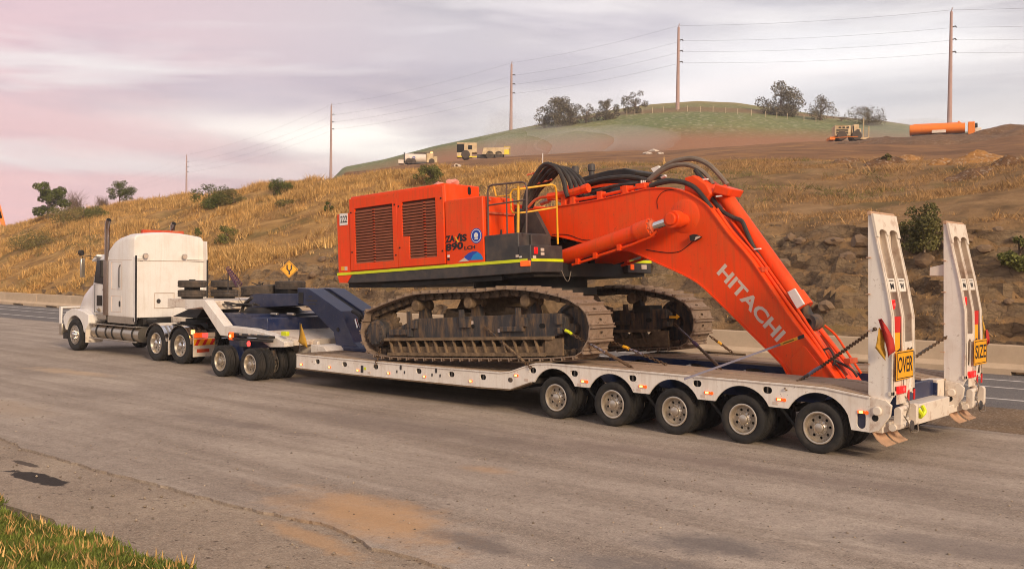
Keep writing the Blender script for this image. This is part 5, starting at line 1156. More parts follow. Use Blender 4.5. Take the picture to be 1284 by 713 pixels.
xr_ = -21.469; xf = xr_-1.3025
for hx in (xf, xr_):
    for y, fl in ((14.77+.125, False), (14.77+.40, True), (14.77+.80, False), (14.77+1.08, True)):
        wheel(dl, (hx, y, .40), 'low', fl); wheel(dl, (hx, dmir(y), .40), 'low', not fl)
    mb = MB(); mb.cyl((hx, 14.95, .40), (hx, 16.1, .40), .08, 12); mb.box(hx-.12, 15.36, .40, hx+.12, 15.50, .72); mb.cyl((hx, 18.3, .40), (hx, 19.45, .40), .08, 12); mb.build('axle', m_mud, dl)
    mb = MB(); mb.lathe([(0, -.06), (.12, -.06), (.15, .0), (.12, .06), (0, .06)], (hx+.12, 15.44, .62), (1, 0, 0), 16, False); mb.build('brake_chamber', m_mud, dl)
q = PX(15.1, (287.5, 420), (296, 420), (305, 436), (306, 452), (298, 451), (288, 449)); mb = MB(); mb.prism(q, 15.1, 15.3); mb.build('wheel_hanger', m_navy, dl, bevel=.01)
q = PX(15.3, (296, 424), (336, 426), (340, 436), (300, 437)); mb = MB(); mb.prism(q, 15.32, 15.6); mb.build('mudguard', m_navy, dl, bevel=.01)
mb = MB(); a, b = P3(15.2, (292, 418.5), (343, 419)); mb.box(a.x, 15.05, a.z-.03, b.x, 15.25, a.z+.035); mb.box(a.x+.1, 15.0, a.z-.12, b.x, 15.2, a.z-.07); o = mb.build('lamp_bar', m_black, dl, bevel=.01)
for px in (301, 312, 320, 328):
    c = un(px, 419, 1, 15.03); mb = MB(); mb.box(c.x-.04, 15.03, c.z-.012, c.x+.04, 15.048, c.z+.012); mb.build('bar_reflector', m_silveri, o)
c = un(289.5, 421, 1, 15.0); mb = MB(); mb.box(c.x-.08, 14.98, c.z-.10, c.x+.06, 15.06, c.z+.10); o = mb.build('corner_lamp', m_amber, dl, bevel=.015)
mb = MB(); mb.lathe([(0, -.012), (.04, -.012), (.045, 0), (0, 0)], (c.x, 14.98, c.z), (0, 1, 0), 12, False); mb.build('corner_bulb', m_amberlit, o)
c = un(306, 430.5, 1, 15.0); mb = MB(); mb.box(c.x-.18, 14.98, c.z-.08, c.x+.22, 15.06, c.z+.07); o = mb.build('tail_lamp', m_grey, dl, bevel=.01)
c = un(311.5, 430.8, 1, 14.97); mb = MB(); mb.lathe([(0, -.012), (.065, -.012), (.07, 0), (0, 0)], (c.x, 14.98, c.z), (0, 1, 0), 18, False); mb.build('red_lens', m_redlit, o)
c = un(356, 418.5, 1, 15.4); mb = MB(); mb.box(c.x-.12, 15.4, c.z-.05, c.x+.10, 15.5, c.z+.06); mb.build('hi_vis_tape', m_yel, dl, bevel=.01)
p = P3(16.2, (316, 373), (307, 381), (303, 392), (307, 402), (317, 409), (330, 411)); mb = MB(); mb.tube(smooth_path(p, 4), .045, 8); mb.build('air_hose', m_hose, dl)
p = P3(16.0, (270, 383), (282, 380), (296, 383), (310, 382)); mb = MB()
for k in range(5): mb.tube(smooth_path([v+Vector((random.uniform(-.2, .2), random.uniform(-.1, .3), random.uniform(-.04, .05))) for v in p], 3), .02, 6)
mb.build('hose_bundle', m_hose, dl)
# purple coiled airline standing on a rod
A, B = P3(16.4, (285.5, 336), (299.5, 357)); d = (B-A); pts = []
e1 = d.normalized().orthogonal().normalized(); e2 = d.normalized().cross(e1)
for i in range(150): t = i/149; an = t*2*math.pi*8; pts.append(A+d*t+(e1*math.cos(an)+e2*math.sin(an))*(.05+.04*t))
r = thing('coiled_airline', (A.x, A.y, 1.88), 'purple coiled air line sagging from an upright rod beside the spare tyres', 'air line')
mb = MB(); mb.tube(pts, .016, 5); mb.build('coil', m_purple, r)
mb = MB(); mb.tube(P3(16.4, (286, 337), (286, 368)), .018, 6); p = P3(16.4, (286, 368))[0]; mb.lathe([(0, 0), (.12, 0), (.12, .03), (0, .03)], p, (0, 0, 1), 14, False); mb.build('rod', m_grey, r)
mb = MB(); mb.tube(smooth_path(P3(16.4, (298, 356), (301, 364), (299, 372), (304, 380)), 3), .012, 6); mb.build('hose_end', m_hose2, r)

# ---------------------------------------------------------------- spare tyres
def spare(name, loc, Ro, w, label, group=None, rot=(0, 0, 0), m_=m_tread):
    key = (Ro, w)
    if key not in WS:
        WS[key] = (tyre_mesh('spare_tyre', Ro, Ro*.6, w, m_), rim_mesh('rim', Ro*.6, w, m_rimdust))
    t = thing('spare_tyre', loc, label, 'tyre', group, rot)
    inst('tyre', WS[key][0], t, (0, 0, w/2), (R(90), 0, 0)); inst('rim', WS[key][1], t, (0, 0, w/2), (R(-90), 0, 0))
    return t
s1 = un(241, 366, 0, -26.2); s2 = un(281.5, 365, 0, -26.2)
for k, (c, nm) in enumerate(((s1, 'next to the cab'), (s2, 'next to the coiled air line'))):
    zb = 1.93
    spare('spare_tyre', (c.x, c.y, zb), .40, .20, 'lower dusty spare tyre of the flat stack %s' % nm)
    spare('spare_tyre', (c.x, c.y, zb+.275), .40, .20, 'upper dusty spare tyre of the flat stack %s' % nm)
    mb = MB(); mb.cyl((c.x, c.y, 1.90), (c.x, c.y, zb+.50), .09, 12); mb.lathe([(0, 1.87), (.3, 1.87), (.3, 1.93), (0, 1.93)], (c.x, c.y, 0), (0, 0, 1), 16, False); mb.lathe([(0, zb+.2), (.22, zb+.2), (.22, zb+.275), (0, zb+.275)], (c.x, c.y, 0), (0, 0, 1), 16, False); mb.build('tyre_spindle', m_black, dl)
c = un(326.5, 364, 1, 17.0); spare('spare_tyre', (c.x, c.y, c.z-.13), .52, .27, 'large spare tyre lying tilted on the neck of the trailer beside its turntable', None, (R(2), R(-4), 0))
c2_ = un(364, 357, 1, 17.35); spare('spare_tyre', (c2_.x, c2_.y, c2_.z-.13), .42, .235, 'smaller spare tyre lying flat on the neck against the navy gooseneck')
mb = MB(); mb.box(c.x-.5, 16.7, 1.98, c2_.x+.5, 17.6, min(c.z, c2_.z)-.12); mb.build('tyre_tray', m_black, gn)
mb = MB(); mb.box(c2_.x-.3, c2_.y-.3, min(c.z, c2_.z)-.13, c2_.x+.3, c2_.y+.3, c2_.z-.125); mb.build('tyre_block', m_black, gn)
mb = MB()
for k in range(5): mb.tube([(c.x+random.uniform(-.2, .2), c.y, c.z+.14), (c.x+random.uniform(-.35, .35), c.y+random.uniform(-.2, .2), c.z+.22)], .012, 5)
mb.build('loose_straps', m_hose, gn)

# ================================================================== PRIME MOVER
tk = thing('prime_mover', (-30, 17.15, 0), 'white bonneted prime mover with tall sleeper and chrome stack pulling the low loader', 'truck')
TY0, TY1, TC = 15.95, 18.34, 17.145
XD = -26.526; XD2 = XD-1.32; XS = -32.93
def ring(x, y0, y1, z0, z1, rt=.22, rb=.05, crown=.05, n=5):
    p = []
    def arc(cy, cz, r_, a0, a1): return [(x, cy+r_*math.cos(R(a0+(a1-a0)*i/n)), cz+r_*math.sin(R(a0+(a1-a0)*i/n))) for i in range(n+1)]
    p += arc(y1-rb, z0+rb, rb, -90, 0) + arc(y1-rt, z1-rt-crown, rt, 0, 80)
    for i in range(1, 6): t = i/6; yy = y1-rt+(y0-y1+2*rt)*t; p.append((x, yy, z1-crown+crown*math.sin(math.pi*t)))
    p += arc(y0+rt, z1-rt-crown, rt, 100, 180) + arc(y0+rb, z0+rb, rb, 180, 270)
    return p
sl = [ring(-29.18, TY0+.015, TY1-.015, 1.22, 3.82, .17, .05, .10), ring(-29.22, TY0, TY1, 1.21, 3.85, .17, .05, .10), ring(-29.6, TY0, TY1, 1.21, 3.87, .18, .05, .09), ring(-30.2, TY0, TY1, 1.21, 3.76, .2, .05, .08), ring(-30.45, TY0, TY1, 1.21, 3.64, .18, .05, .06), ring(-30.80, TY0+.02, TY1-.02, 1.21, 3.38, .14, .05, .05)]
mb = MB(); mb.loft(sl); mb.build('sleeper', m_cab, tk, smooth=35, bevel=.008)
mb = MB(); mb.loft([ring(-30.80, TY0+.03, TY1-.03, 1.25, 3.22, .14, .05, .05), ring(-31.35, TY0+.03, TY1-.03, 1.25, 3.15, .14, .05, .05), ring(-31.62, TY0+.05, TY1-.05, 1.25, 3.0, .14, .05, .04), ring(-31.95, TY0+.10, TY1-.10, 1.25, 2.25, .08, .05, .02)]); mb.build('cab', m_cab, tk, smooth=35)
hd = [ring(-31.85, TY0+.16, TY1-.16, 1.0, 2.46, .3, .05, .06), ring(-32.1, TY0+.2, TY1-.2, 1.0, 2.40, .34, .05, .06), ring(-32.6, TY0+.26, TY1-.26, 1.0, 2.28, .36, .05, .06), ring(-33.1, TY0+.34, TY1-.34, 1.0, 2.06, .36, .05, .06), ring(-33.5, TY0+.44, TY1-.44, .9, 1.74, .3, .05, .05), ring(-33.8, TY0+.52, TY1-.52, .8, 1.40, .2, .05, .04)]
mb = MB(); mb.loft(hd); mb.build('bonnet', m_cab, tk, smooth=50)
mb = MB(); mb.box(-33.86, TY0+.62, .75, -33.79, TY1-.62, 1.28); mb.build('grille', m_chrome, tk)
for s, (ya, yb) in enumerate(((TY0-.03, TY0+.52), (TY1-.52, TY1+.03))):
    arcp = circ(XS, .52, .63, 16, 15, 168)
    outer = [(XS-.68, .72), (XS-.80, .95), (XS-.80, 1.08), (XS-.6, 1.25), (XS-.25, 1.36), (XS+.2, 1.36), (XS+.6, 1.30), (XS+.95, 1.22), (XS+.95, .95), (XS+.66, .62)]
    mb = MB(); mb.prism(outer + arcp, ya, yb); mb.build('fender', m_cab, tk, smooth=50, bevel=.05)
    mb = MB(); mb.box(XS-.79, ya+.06, .93, XS-.70, yb-.08, 1.10); mb.build('headlight', m_glass, tk, bevel=.02)
mb = MB(); mb.box(-34.12, TY0, .46, -33.92, TY1, .86); mb.build('bumper', m_chromed, tk, bevel=.03)
mb = MB()
for y in (TY0+.02, TY1-.06): mb.prism([(-34.15, .8), (-34.02, .8), (-33.98, 1.40), (-34.14, 1.40)], y, y+.05)
mb.box(-34.14, TY0+.02, 1.36, -34.0, TY1-.02, 1.41)
for y in (16.5, 17.1, 17.8): mb.cyl((-34.08, y, .8), (-34.08, y, 1.38), .03, 8)
mb.build('bull_bar', m_cab, tk, bevel=.01)
mb = MB(); mb.box(-33.9, TY0+.05, .34, -33.6, TY0+.5, .55); mb.build('bumper_step', m_black, tk)
# cab glass, door, visor
mb = MB(); mb.prism([(-31.72, 2.25), (-31.06, 2.20), (-31.06, 2.98), (-31.55, 2.98)], TY0+.012, TY0+.06); mb.prism([(-31.55, 1.52), (-31.2, 1.52), (-31.2, 1.85), (-31.55, 1.85)], TY0+.014, TY0+.06); mb.build('door_window', m_glass, tk, bevel=.01)
mb = MB(); mb.add([(-31.69, TY0+.32, 2.88), (-31.69, TY1-.32, 2.88), (-31.96, TY1-.32, 2.28), (-31.96, TY0+.32, 2.28)], [(0, 1, 2, 3)]); o = mb.build('windscreen', m_glass, tk); o.modifiers.new('s', 'SOLIDIFY').thickness = .02
mb = MB(); mb.prism([(-31.52, 3.06), (-31.84, 2.92), (-31.88, 2.98), (-31.56, 3.16)], TY0+.02, TY1-.02); mb.build('sun_visor', m_cab, tk, bevel=.01)
mb = MB(); mb.box(-30.95, TY0+.02, 1.1, -31.5, TY0+.1, 1.26); mb.cyl((-31.35, TY0+.03, 1.35), (-31.35, TY0-.06, 1.45), .05, 8); mb.build('door_step', m_chromed, tk, bevel=.01)
# mirror + arm
mb = MB(); mb.box(-31.86, 15.56, 2.42, -31.79, 15.70, 3.02); o = mb.build('mirror', m_chromed, tk, bevel=.02)
mb = MB(); mb.tube([(-31.82, 15.63, 2.42), (-31.82, 15.63, 3.08), (-31.7, 15.75, 3.10), (-31.35, 16.05, 3.06)], .012, 6); mb.build('mirror_arm', m_black, tk)
mb = MB(); mb.lathe([(0, -.05), (.09, -.05), (.09, .05), (0, .05)], (-31.85, 15.6, 3.2), (.7, .3, .1), 12, False); mb.build('spot_mirror', m_black, tk)
mb = MB(); mb.tube([(-31.95, 15.95, 2.98), (-32.0, 15.95, 4.2)], [.012, .006], 5); mb.tube([(-32.05, 15.95, 3.0), (-31.4, 16.05, 3.02)], .01, 5); mb.build('aerial', m_black, tk)
# stacks
def stack(x, y, zt):
    mb = MB(); mb.tube([(x, y, 1.9), (x, y, zt-.28), (x+.02, y, zt-.12), (x+.10, y, zt)], .078, 14); o = mb.build('exhaust_stack', m_stack, tk, smooth=50)
    mb = MB(); mb.tube([(x+.085, y, zt-.02), (x+.115, y, zt+.012)], .066, 12); mb.build('stack_mouth', m_dark, o)
    mb = MB(); mb.tube([(x, y, 1.24), (x, y, 2.95)], .115, 16); mb.build('heat_shield', m_stack, o)
stack(-30.93, 15.99, 4.24)
xs2 = un(216, 281, 1, 18.25); stack(xs2.x, 18.25, 4.22)
# sleeper details
YS = TY0-.004
def frame(u0, u1, z0, z1, nm, y=YS, t=.014, corner=.05):
    mb = MB(); mb.prism([(u0, z0), (u1, z0), (u1, z1), (u0, z1)], y-.002, y+.012, 'y', holes=[[(u0+t, z0+t), (u0+t, z1-t), (u1-t, z1-t), (u1-t, z0+t)]]); return mb.build(nm, m_silveri, tk)
for (a_, b_, c_, d_) in ((-31.70, -30.92, 1.30, 1.308), (-31.70, -31.692, 1.30, 2.2), (-30.93, -30.92, 1.30, 3.05)):
    mb = MB(); mb.box(a_, TY0+.022, c_, b_, TY0+.04, d_); mb.build('cab_door_gap', m_dark, tk)
mb = MB(); mb.box(-31.15, TY0-.01, 2.02, -31.0, TY0+.035, 2.06); mb.build('door_handle', m_chrome, tk)
frame(-30.58, -29.92, 2.06, 2.92, 'locker_door'); frame(-30.58, -29.94, 1.36, 1.86, 'locker_door')
mb = MB(); mb.tube([(-29.98, YS-.05, 2.12), (-29.98, YS-.06, 2.2), (-29.98, YS-.06, 2.75), (-29.98, YS-.02, 2.83)], .02, 6); mb.build('grab_handle', m_grey, tk)
mb = MB(); mb.prism(stadium(-30.04, 1.62, .04, .09), YS-.012, YS+.01); mb.build('locker_latch', m_black, tk)
mb = MB(); mb.box(-30.8, YS-.002, 2.97, -29.3, YS+.01, 2.985); mb.build('body_seam', m_silveri, tk)
mb = MB(); mb.box(-30.78, TY0-.01, 1.02, -29.15, TY0+.06, 1.22); mb.build('sleeper_skirt', m_chromed, tk)
XR = -29.165
for y in (16.28, 17.61):
    mb = MB(); mb.lathe([(0, .14), (.07, .14), (.085, .12), (.06, .02), (0, 0)], (XR, y, 3.14), (1, -.2, -.25), 16, False); o = mb.build('work_lamp', m_chromed, tk)
    mb = MB(); mb.lathe([(0, .012), (.066, .012), (.066, 0), (0, 0)], Vector((XR, y, 3.14))+Vector((1, -.2, -.25)).normalized()*.135, (1, -.2, -.25), 16, False); mb.build('lamp_glass', m_silveri, o)
mb = MB(); mb.prism([(16.62, 1.50), (17.30, 1.50), (17.30, 1.98), (16.62, 1.98)], XR-.005, XR+.008, 'x', holes=[[(16.636, 1.516), (16.636, 1.964), (17.284, 1.964), (17.284, 1.516)]]); o = mb.build('rear_hatch', m_silveri, tk)
mb = MB(); mb.lathe([(0, .02), (.06, .02), (.07, 0), (0, 0)], (XR, 16.76, 1.72), (1, 0, 0), 14, False); mb.build('hatch_lock', m_grey, o)
mb = MB(); mb.box(XR-.01, TY0+.05, 2.965, XR+.006, TY1-.3, 2.98); mb.build('body_seam', m_silveri, tk)
for (ya, yb, s) in ((TY0-.01, TY0+.02, -1), (TY1-.02, TY1+.01, 1)):
    mb = MB(); mb.prism([(-29.2, 1.25), (-28.97, 1.25), (-28.97, 3.05), (-29.0, 3.6), (-29.2, 3.62)] if s > 0 else [(-29.2, 1.1), (-29.10, 1.1), (-29.10, 3.05), (-29.2, 3.1)], ya, yb); mb.build('side_fairing', m_cab, tk)
    mb = MB(); mb.box(-28.97 if s > 0 else -29.10, ya-.004, 1.22 if s > 0 else 1.05, -28.93 if s > 0 else -29.05, yb+.004, 3.02 if s > 0 else 3.12); mb.build('fairing_edge', m_black, tk)
    for z in (3.02, 2.98): 
        mb = MB(); mb.cyl((-29.16, TY0+.1 if s < 0 else TY1-.6, z), (-29.12, TY0+.26 if s < 0 else TY1-.04, z), .012, 6); mb.build('fairing_stay', m_white, tk)
mb = MB(); mb.box(-30.25, 16.75, 3.6, -30.12, 18.2, 3.95); mb.build('roof_sign', m_orange_d, tk, bevel=.02)
mb = MB(); mb.box(-29.5, TY0+.3, 1.0, -29.18, TY1-.3, 1.22); mb.build('sleeper_floor', m_black, tk)
mb = MB(); mb.box(XR-.05, 17.2, 1.05, XR+.08, 17.9, 1.22); mb.build('cab_mount', m_white_d, tk)
# chassis, tank, mudguards
for y in (16.62, 17.55):
    mb = MB(); mb.box(-33.7, y, .72, -25.75, y+.1, 1.0); mb.build('chassis_rail', m_black, tk)
for x in (-28.6, -27.2, -25.9): mb = MB(); mb.box(x, 16.7, .76, x+.12, 17.6, .96); mb.build('chassis_crossmember', m_black, tk)
mb = MB(); mb.cyl((-28.9, 16.3, 1.12), (-28.4, 16.3, 1.12), .10, 10); mb.box(-28.75, 16.2, 1.0, -28.3, 17.9, 1.05); mb.build('air_tank', m_black, tk)
mb = MB(); mb.prism([(16.05+.27*math.cos(R(a))+.2, .70+.25*math.sin(R(a))) for a in range(0, 360, 15)], -31.95, -29.0, 'x'); o = mb.build('fuel_tank', m_chromed, tk, smooth=40)
for x in (-31.6, -31.0, -30.6, -30.0, -29.35):
    mb = MB(); mb.lathe([(.272, -.03), (.285, -.03), (.285, .03), (.272, .03)], (x, 16.25, .70), (1, 0, 0), 28); mb.build('tank_strap', m_black, o)
mb = MB(); mb.box(-31.95, 15.93, .92, -29.0, 16.3, .95); mb.box(-31.95, 15.92, .46, -29.0, 15.98, .50); mb.build('side_step', m_chromed, tk, bevel=.01)
mb = MB(); mb.box(-32.22, 15.93, .30, -32.18, 16.5, 1.02); mb.build('front_mudflap', m_white_d, tk)
for hx in (XD, XD2):
    for ya, yb in ((15.90, 16.52), (17.78, 18.40)):
        mb = MB(); mb.ribbon(circ(hx, .52, .60, 22, 8, 165), .012, ya, yb); o = mb.build('mudguard', m_chrome, tk)
        if ya < 16:
            for k in range(3): q = MB(); q.ribbon(circ(hx, .52, .615, 10, 5, 60), .012, ya+.12+k*.14, ya+.17+k*.14); q.build('guard_rib', m_chromed, o)
    for y, fl in ((15.90+.14, False), (15.90+.47, True)):
        wheel(tk, (hx, y, .52), 'drive', fl); wheel(tk, (hx, 2*TC-y+.03, .52), 'drive', not fl)
wheel(tk, (XS, 15.90+.15, .52), 'steer'); wheel(tk, (XS, 2*TC-16.05, .52), 'steer', True)
mb = MB(); mb.box(XD2+.62, 15.95, .22, XD2+.66, 16.5, .72); mb.build('mid_mudflap', m_white_d, tk)
XF = XD+.66
mb = MB(); mb.box(XF, 15.93, .24, XF+.015, 16.62, .92); mf = mb.build('rear_mudflap', m_white_d, tk)
mb = MB(); mb.box(XF+.016, 15.95, .78, XF+.06, 16.30, .92); o = mb.build('tail_light', m_amber, tk, bevel=.01)
mb = MB(); mb.box(XF+.061, 16.18, .79, XF+.08, 16.36, .91); mb.build('stop_lamp', m_redlit, o, bevel=.01)
mb = MB(); mb.box(XF+.016, 16.38, .80, XF+.05, 16.62, .92); mb.build('reverse_lamp', m_silveri, tk)
mb = MB(); mb.box(XF+.016, 15.95, .56, XF+.022, 16.62, .74); mb.build('chevron_board', m_signy, tk)
for k in range(3):
    y = 15.97+k*.24; mb = MB(); mb.prism([(y, .565), (y+.10, .565), (y+.20, .735), (y+.10, .735)], XF+.0225, XF+.027, 'x'); mb.build('chevron_stripe', m_redrefl, tk)
mb = MB(); mb.box(XF+.016, 16.05, .36, XF+.02, 16.45, .46); mb.build('flap_print', m_orange_d, tk)
mb = MB(); mb.box(XF-.08, 15.91, .88, XF, 16.0, 1.0); mb.build('marker_lamp', m_amberlit, tk, bevel=.01)
mb = MB(); mb.lathe([(0, 1.14), (.55, 1.14), (.55, 1.24), (0, 1.24)], (-27.2, TC, 0), (0, 0, 1), 24, False); mb.box(-27.9, 16.75, 1.0, -26.4, 17.55, 1.14); mb.build('fifth_wheel', m_black, tk)
mb = MB(); mb.prism([(-27.9, 1.3), (-26.6, 1.3), (-26.2, 1.64), (-26.7, 1.64)], 16.5, 17.8); mb.build('kingpin_housing', m_black, dl)

# ================================================================== LASHINGS
def chain(name, A, B, lab, group=None, binder=None, r=.011, sag=.0, n=None, mtl=None):
    A = Vector(A); B = Vector(B); d = B-A; Ln = d.length; n = n or int(Ln/.055); mb = MB(); t = d.normalized(); e1 = t.orthogonal().normalized(); e2 = t.cross(e1)
    for i in range(n):
        c = A+d*((i+.5)/n) - Vector((0, 0, sag*4*((i+.5)/n)*(1-(i+.5)/n))); e = e1 if i % 2 else e2; h = Ln/n*.68; w = .024
        pts = [c+t*(h*math.cos(2*math.pi*k/8))+e*(w*math.sin(2*math.pi*k/8)) for k in range(8)]
        mb.tube(pts, r, 4, closed=True)
    o = thing(name, A, lab, 'chain' if 'chain' in name else 'strap', group)
    mb.build('links', mtl or m_chain, o, smooth=60)
    for (s, e_, rr, m_) in (binder or ()):
        q = MB(); q.tube([A+d*s, A+d*((s+e_)/2)+Vector((0, 0, .01)), A+d*e_], rr, 8); q.build('load_binder', m_, o)
    return o
def strap(A, B, w, lab, extra=()):
    A = Vector(A); B = Vector(B); d = (B-A); sd = Vector((0, 0, 1)).cross(d).normalized(); upv = d.normalized().cross(sd)
    o = thing('strap', A, lab, 'strap')
    mb = MB(); mb.hexa([A-upv*w-sd*.004, A+upv*w-sd*.004, B+upv*w-sd*.004, B-upv*w-sd*.004, A-upv*w+sd*.004, A+upv*w+sd*.004, B+upv*w+sd*.004, B-upv*w+sd*.004]); mb.build('webbing', m_strap, o)
    for (s, e_, ww, m_, nm) in extra:
        a = A+d*s; b = A+d*e_; mb = MB(); mb.hexa([a-upv*ww-sd*.008, a+upv*ww-sd*.008, b+upv*ww-sd*.008, b-upv*ww-sd*.008, a-upv*ww+sd*.008, a+upv*ww+sd*.008, b+upv*ww+sd*.008, b-upv*ww+sd*.008]); mb.build(nm, m_, o)
A = un(608, 409.5, 1, 15.13); B = un(666, 461, 1, 15.08); chain('lashing_chain', A, B, 'rusty tie-down chain from the middle of the near track frame to the deck edge', None, [(.05, .45, .02, m_mud), (.42, .86, .026, m_mud2)])
A = un(707, 413, 1, 15.13); B = un(795, 462, 1, 15.35); chain('lashing_chain', A, B, 'tie-down chain with a lime yellow hook at the front end of the near track', None, [(.02, .12, .03, m_yel), (.33, .62, .02, m_strap), (.6, .95, .028, m_chain)])
A = un(764, 427, 1, 16.1); B = un(836, 457, 2, 1.09); chain('lashing_chain', A, B, 'dirty chain with a yellow tag lying from the near track onto the deck timber', None, [(.25, .36, .03, m_yrail), (.36, .6, .022, m_strap)])
A = un(846, 406, 1, 18.6); B = un(904, 462, 2, 1.09); chain('lashing_chain', A, B, 'chain with a purple binder from the far track frame down to the near deck', None, [(.1, .45, .016, m_strap), (.45, .55, .035, m_purple), (.55, .95, .026, m_chain)])
A = un(890, 421, 1, 19.3); B = un(920, 443, 2, 1.09); chain('lashing_chain', A, B, 'pair of rusty chain lengths hanging from the far track over the far deck', None, [(.2, .8, .024, m_chain), (.35, .5, .03, m_yrail)])
A = un(477, 437, 1, 15.13); B = un(471, 458, 1, 15.08); chain('lashing_chain', A, B, 'short muddy chain from the final drive of the near track to the deck edge')
A = un(985, 488, 1, 15.08); B = un(1030, 459, 1, 16.5); chain('lashing_chain', A, B, 'chain with a blue ratchet handle from the deck edge to the boom tip', None, [(.42, .62, .022, m_mud), (.6, 1.0, .028, m_strap)])
A = un(1030, 459, 1, 16.5); B = un(1102, 409, 1, 15.1); chain('lashing_chain', A, un(1098, 411.5, 1, 15.12), 'long dark chain stretched from the boom tip up to the near loading ramp')
A = un(1148, 447, 1, 17.6); B = un(1190, 420, 1, 18.6); chain('lashing_chain', A, B, 'dark chain with a hanging ratchet handle between boom tip and far ramp', None, [(.05, .5, .02, m_black)])
o = bpy.data.objects.get('lashing_chain')
a = un(1008, 421, 1, 16.72); b = un(858, 475, 2, 1.08); strap(a, b, .017, 'blue ratchet strap with a yellow printed sleeve slanting across the boom', ((.0, .05, .03, m_black, 'hook'), (.06, .21, .024, m_yrail, 'sleeve'), (.09, .19, .009, m_blacki, 'sleeve_print')))

# ================================================================== VEGETATION
def leaf_mat(name, c, isl=.45, var=.25, vs=.8):
    m = mat(name, c, .75, var=var, vscale=vs, island=isl); b = m.node_tree.nodes['Principled BSDF']; b.inputs['Specular IOR Level'].default_value = .15; return m
m_dry = leaf_mat('dry_grass_gold', lin(200, 160, 100), .4); m_dry2 = leaf_mat('dry_grass_brown', lin(168, 132, 88), .4); m_olive = leaf_mat('olive_scrub', lin(118, 108, 64), .35)
m_gr = leaf_mat('green_grass', lin(106, 116, 50), .4, .3, 2.); m_euc = leaf_mat('gum_leaves', lin(108, 98, 76), .5); m_bush = leaf_mat('bush_leaves', lin(92, 98, 50), .5); m_lbush = leaf_mat('light_bush_leaves', lin(110, 110, 58), .45)
m_sap = leaf_mat('sapling_leaves', lin(106, 100, 58), .5)
m_bark = mat('bark', lin(120, 98, 80), .9, var=.2); m_barkp = mat('pale_bark', lin(176, 154, 132), .85, var=.15)
def tufts(P, H, Wd, nb, spread, lean=.5):
    n = len(P); t = np.repeat(P, nb, 0); hh = np.repeat(H, nb)*RNG.uniform(.5, 1.15, n*nb); a = RNG.uniform(0, 2*np.pi, n*nb); rad = np.repeat(Wd, nb)*np.sqrt(RNG.uniform(0, 1, n*nb))*spread
    b = t + np.stack([np.cos(a)*rad, np.sin(a)*rad, np.zeros_like(a)], -1)
    la = RNG.uniform(0, 2*np.pi, n*nb); ll = RNG.uniform(.05, lean, n*nb)*hh
    tip = b + np.stack([np.cos(la)*ll, np.sin(la)*ll, hh], -1)
    wv = (.05*hh + .009)[:, None]*np.stack([np.sin(la+1.0), np.cos(la+1.0), np.zeros_like(a)], -1)
    V = np.stack([b-wv, b+wv, tip], 1).reshape(-1, 3); Fc = np.arange(len(V)).reshape(-1, 3); return V, Fc
def scatter(n, x0, x1, y0, y1, keep):
    X = RNG.uniform(x0, x1, n); Y = RNG.uniform(y0, y1, n); k = keep(X, Y) > RNG.uniform(0, 1, n); X = X[k]; Y = Y[k]; return np.stack([X, Y, tz(X, Y)-.04], -1)
def infr(X, Y, pad=80):
    d0 = X*RT.x+Y*RT.y; d1 = X*FW.x+Y*FW.y; px = 642+F*d0/np.maximum(d1, 1); return (d1 > 5) & (px > -pad) & (px < 1284+pad)
# golden long grass on the lorry-side half of the bank
yr_ = lambda X: 33.2+rock_top(X)*.85
def kg(X, Y): return infr(X, Y)*np.clip((-42-X)/18+.2+fbm(X*.12, Y*.12, 71, 3)*1.2, 0, 1)*np.where(Y < yr_(X)+.2, np.clip((-55-X)/10, .3, 1), 1)*np.clip(-.1+3.6*(fbm(X*.4, Y*.4, 72, 4)+.10), 0, 1)*np.clip(.75+2.5*fbm(X*.09, Y*.14, 78, 3), .12, 1)
P = scatter(190000, -150, -20, 32.3, 60, kg)
dist = np.hypot(P[:, 0], P[:, 1]); V, Fc = tufts(P, (.18+.5*np.clip(.5+2*fbm(P[:, 0]*.5, P[:, 1]*.5, 77, 3), 0, 1))*RNG.uniform(.6, 1.3, len(P)), RNG.uniform(.15, .4, len(P)), 8, 1., 1.5)
tag(link('dry_grass', npmesh('dry_grass', V, Fc, m_dry)), 'long golden dry grass covering the bank behind the truck', 'grass', kind='stuff')
def kb(X, Y): return infr(X, Y)*np.clip((X+72)/26+.25+1.4*fbm(X*.12, Y*.12, 73, 3), 0, 1)*np.where(Y < yr_(X)+.6, .22, 1)*np.clip(-.05+3.2*(fbm(X*.45, Y*.45, 74, 4)+.10), 0, 1)
P = scatter(230000, -110, 4, 33, 63, kb); V, Fc = tufts(P, RNG.uniform(.05, .20, len(P))*(1+1.4*(RNG.uniform(0, 1, len(P)) > .96)), RNG.uniform(.12, .4, len(P)), 7, 1., 1.2)
tag(link('brown_grass', npmesh('brown_grass', V, Fc, m_dry2)), 'short sparse brown grass on the slope behind the excavator', 'grass', kind='stuff')
def ko(X, Y): return infr(X, Y)*np.clip(3.2*(fbm(X*.10, Y*.16, 75, 4)-.06), 0, 1)*(Y > yr_(X)+.4)
P = scatter(60000, -140, 4, 33, 60, ko); V, Fc = tufts(P, RNG.uniform(.08, .34, len(P)), RNG.uniform(.2, .5, len(P)), 8, 1., 1.6)
tag(link('weeds', npmesh('weeds', V, Fc, m_olive)), 'low olive weeds mixed into the dry grass of the bank', 'weeds', kind='stuff')
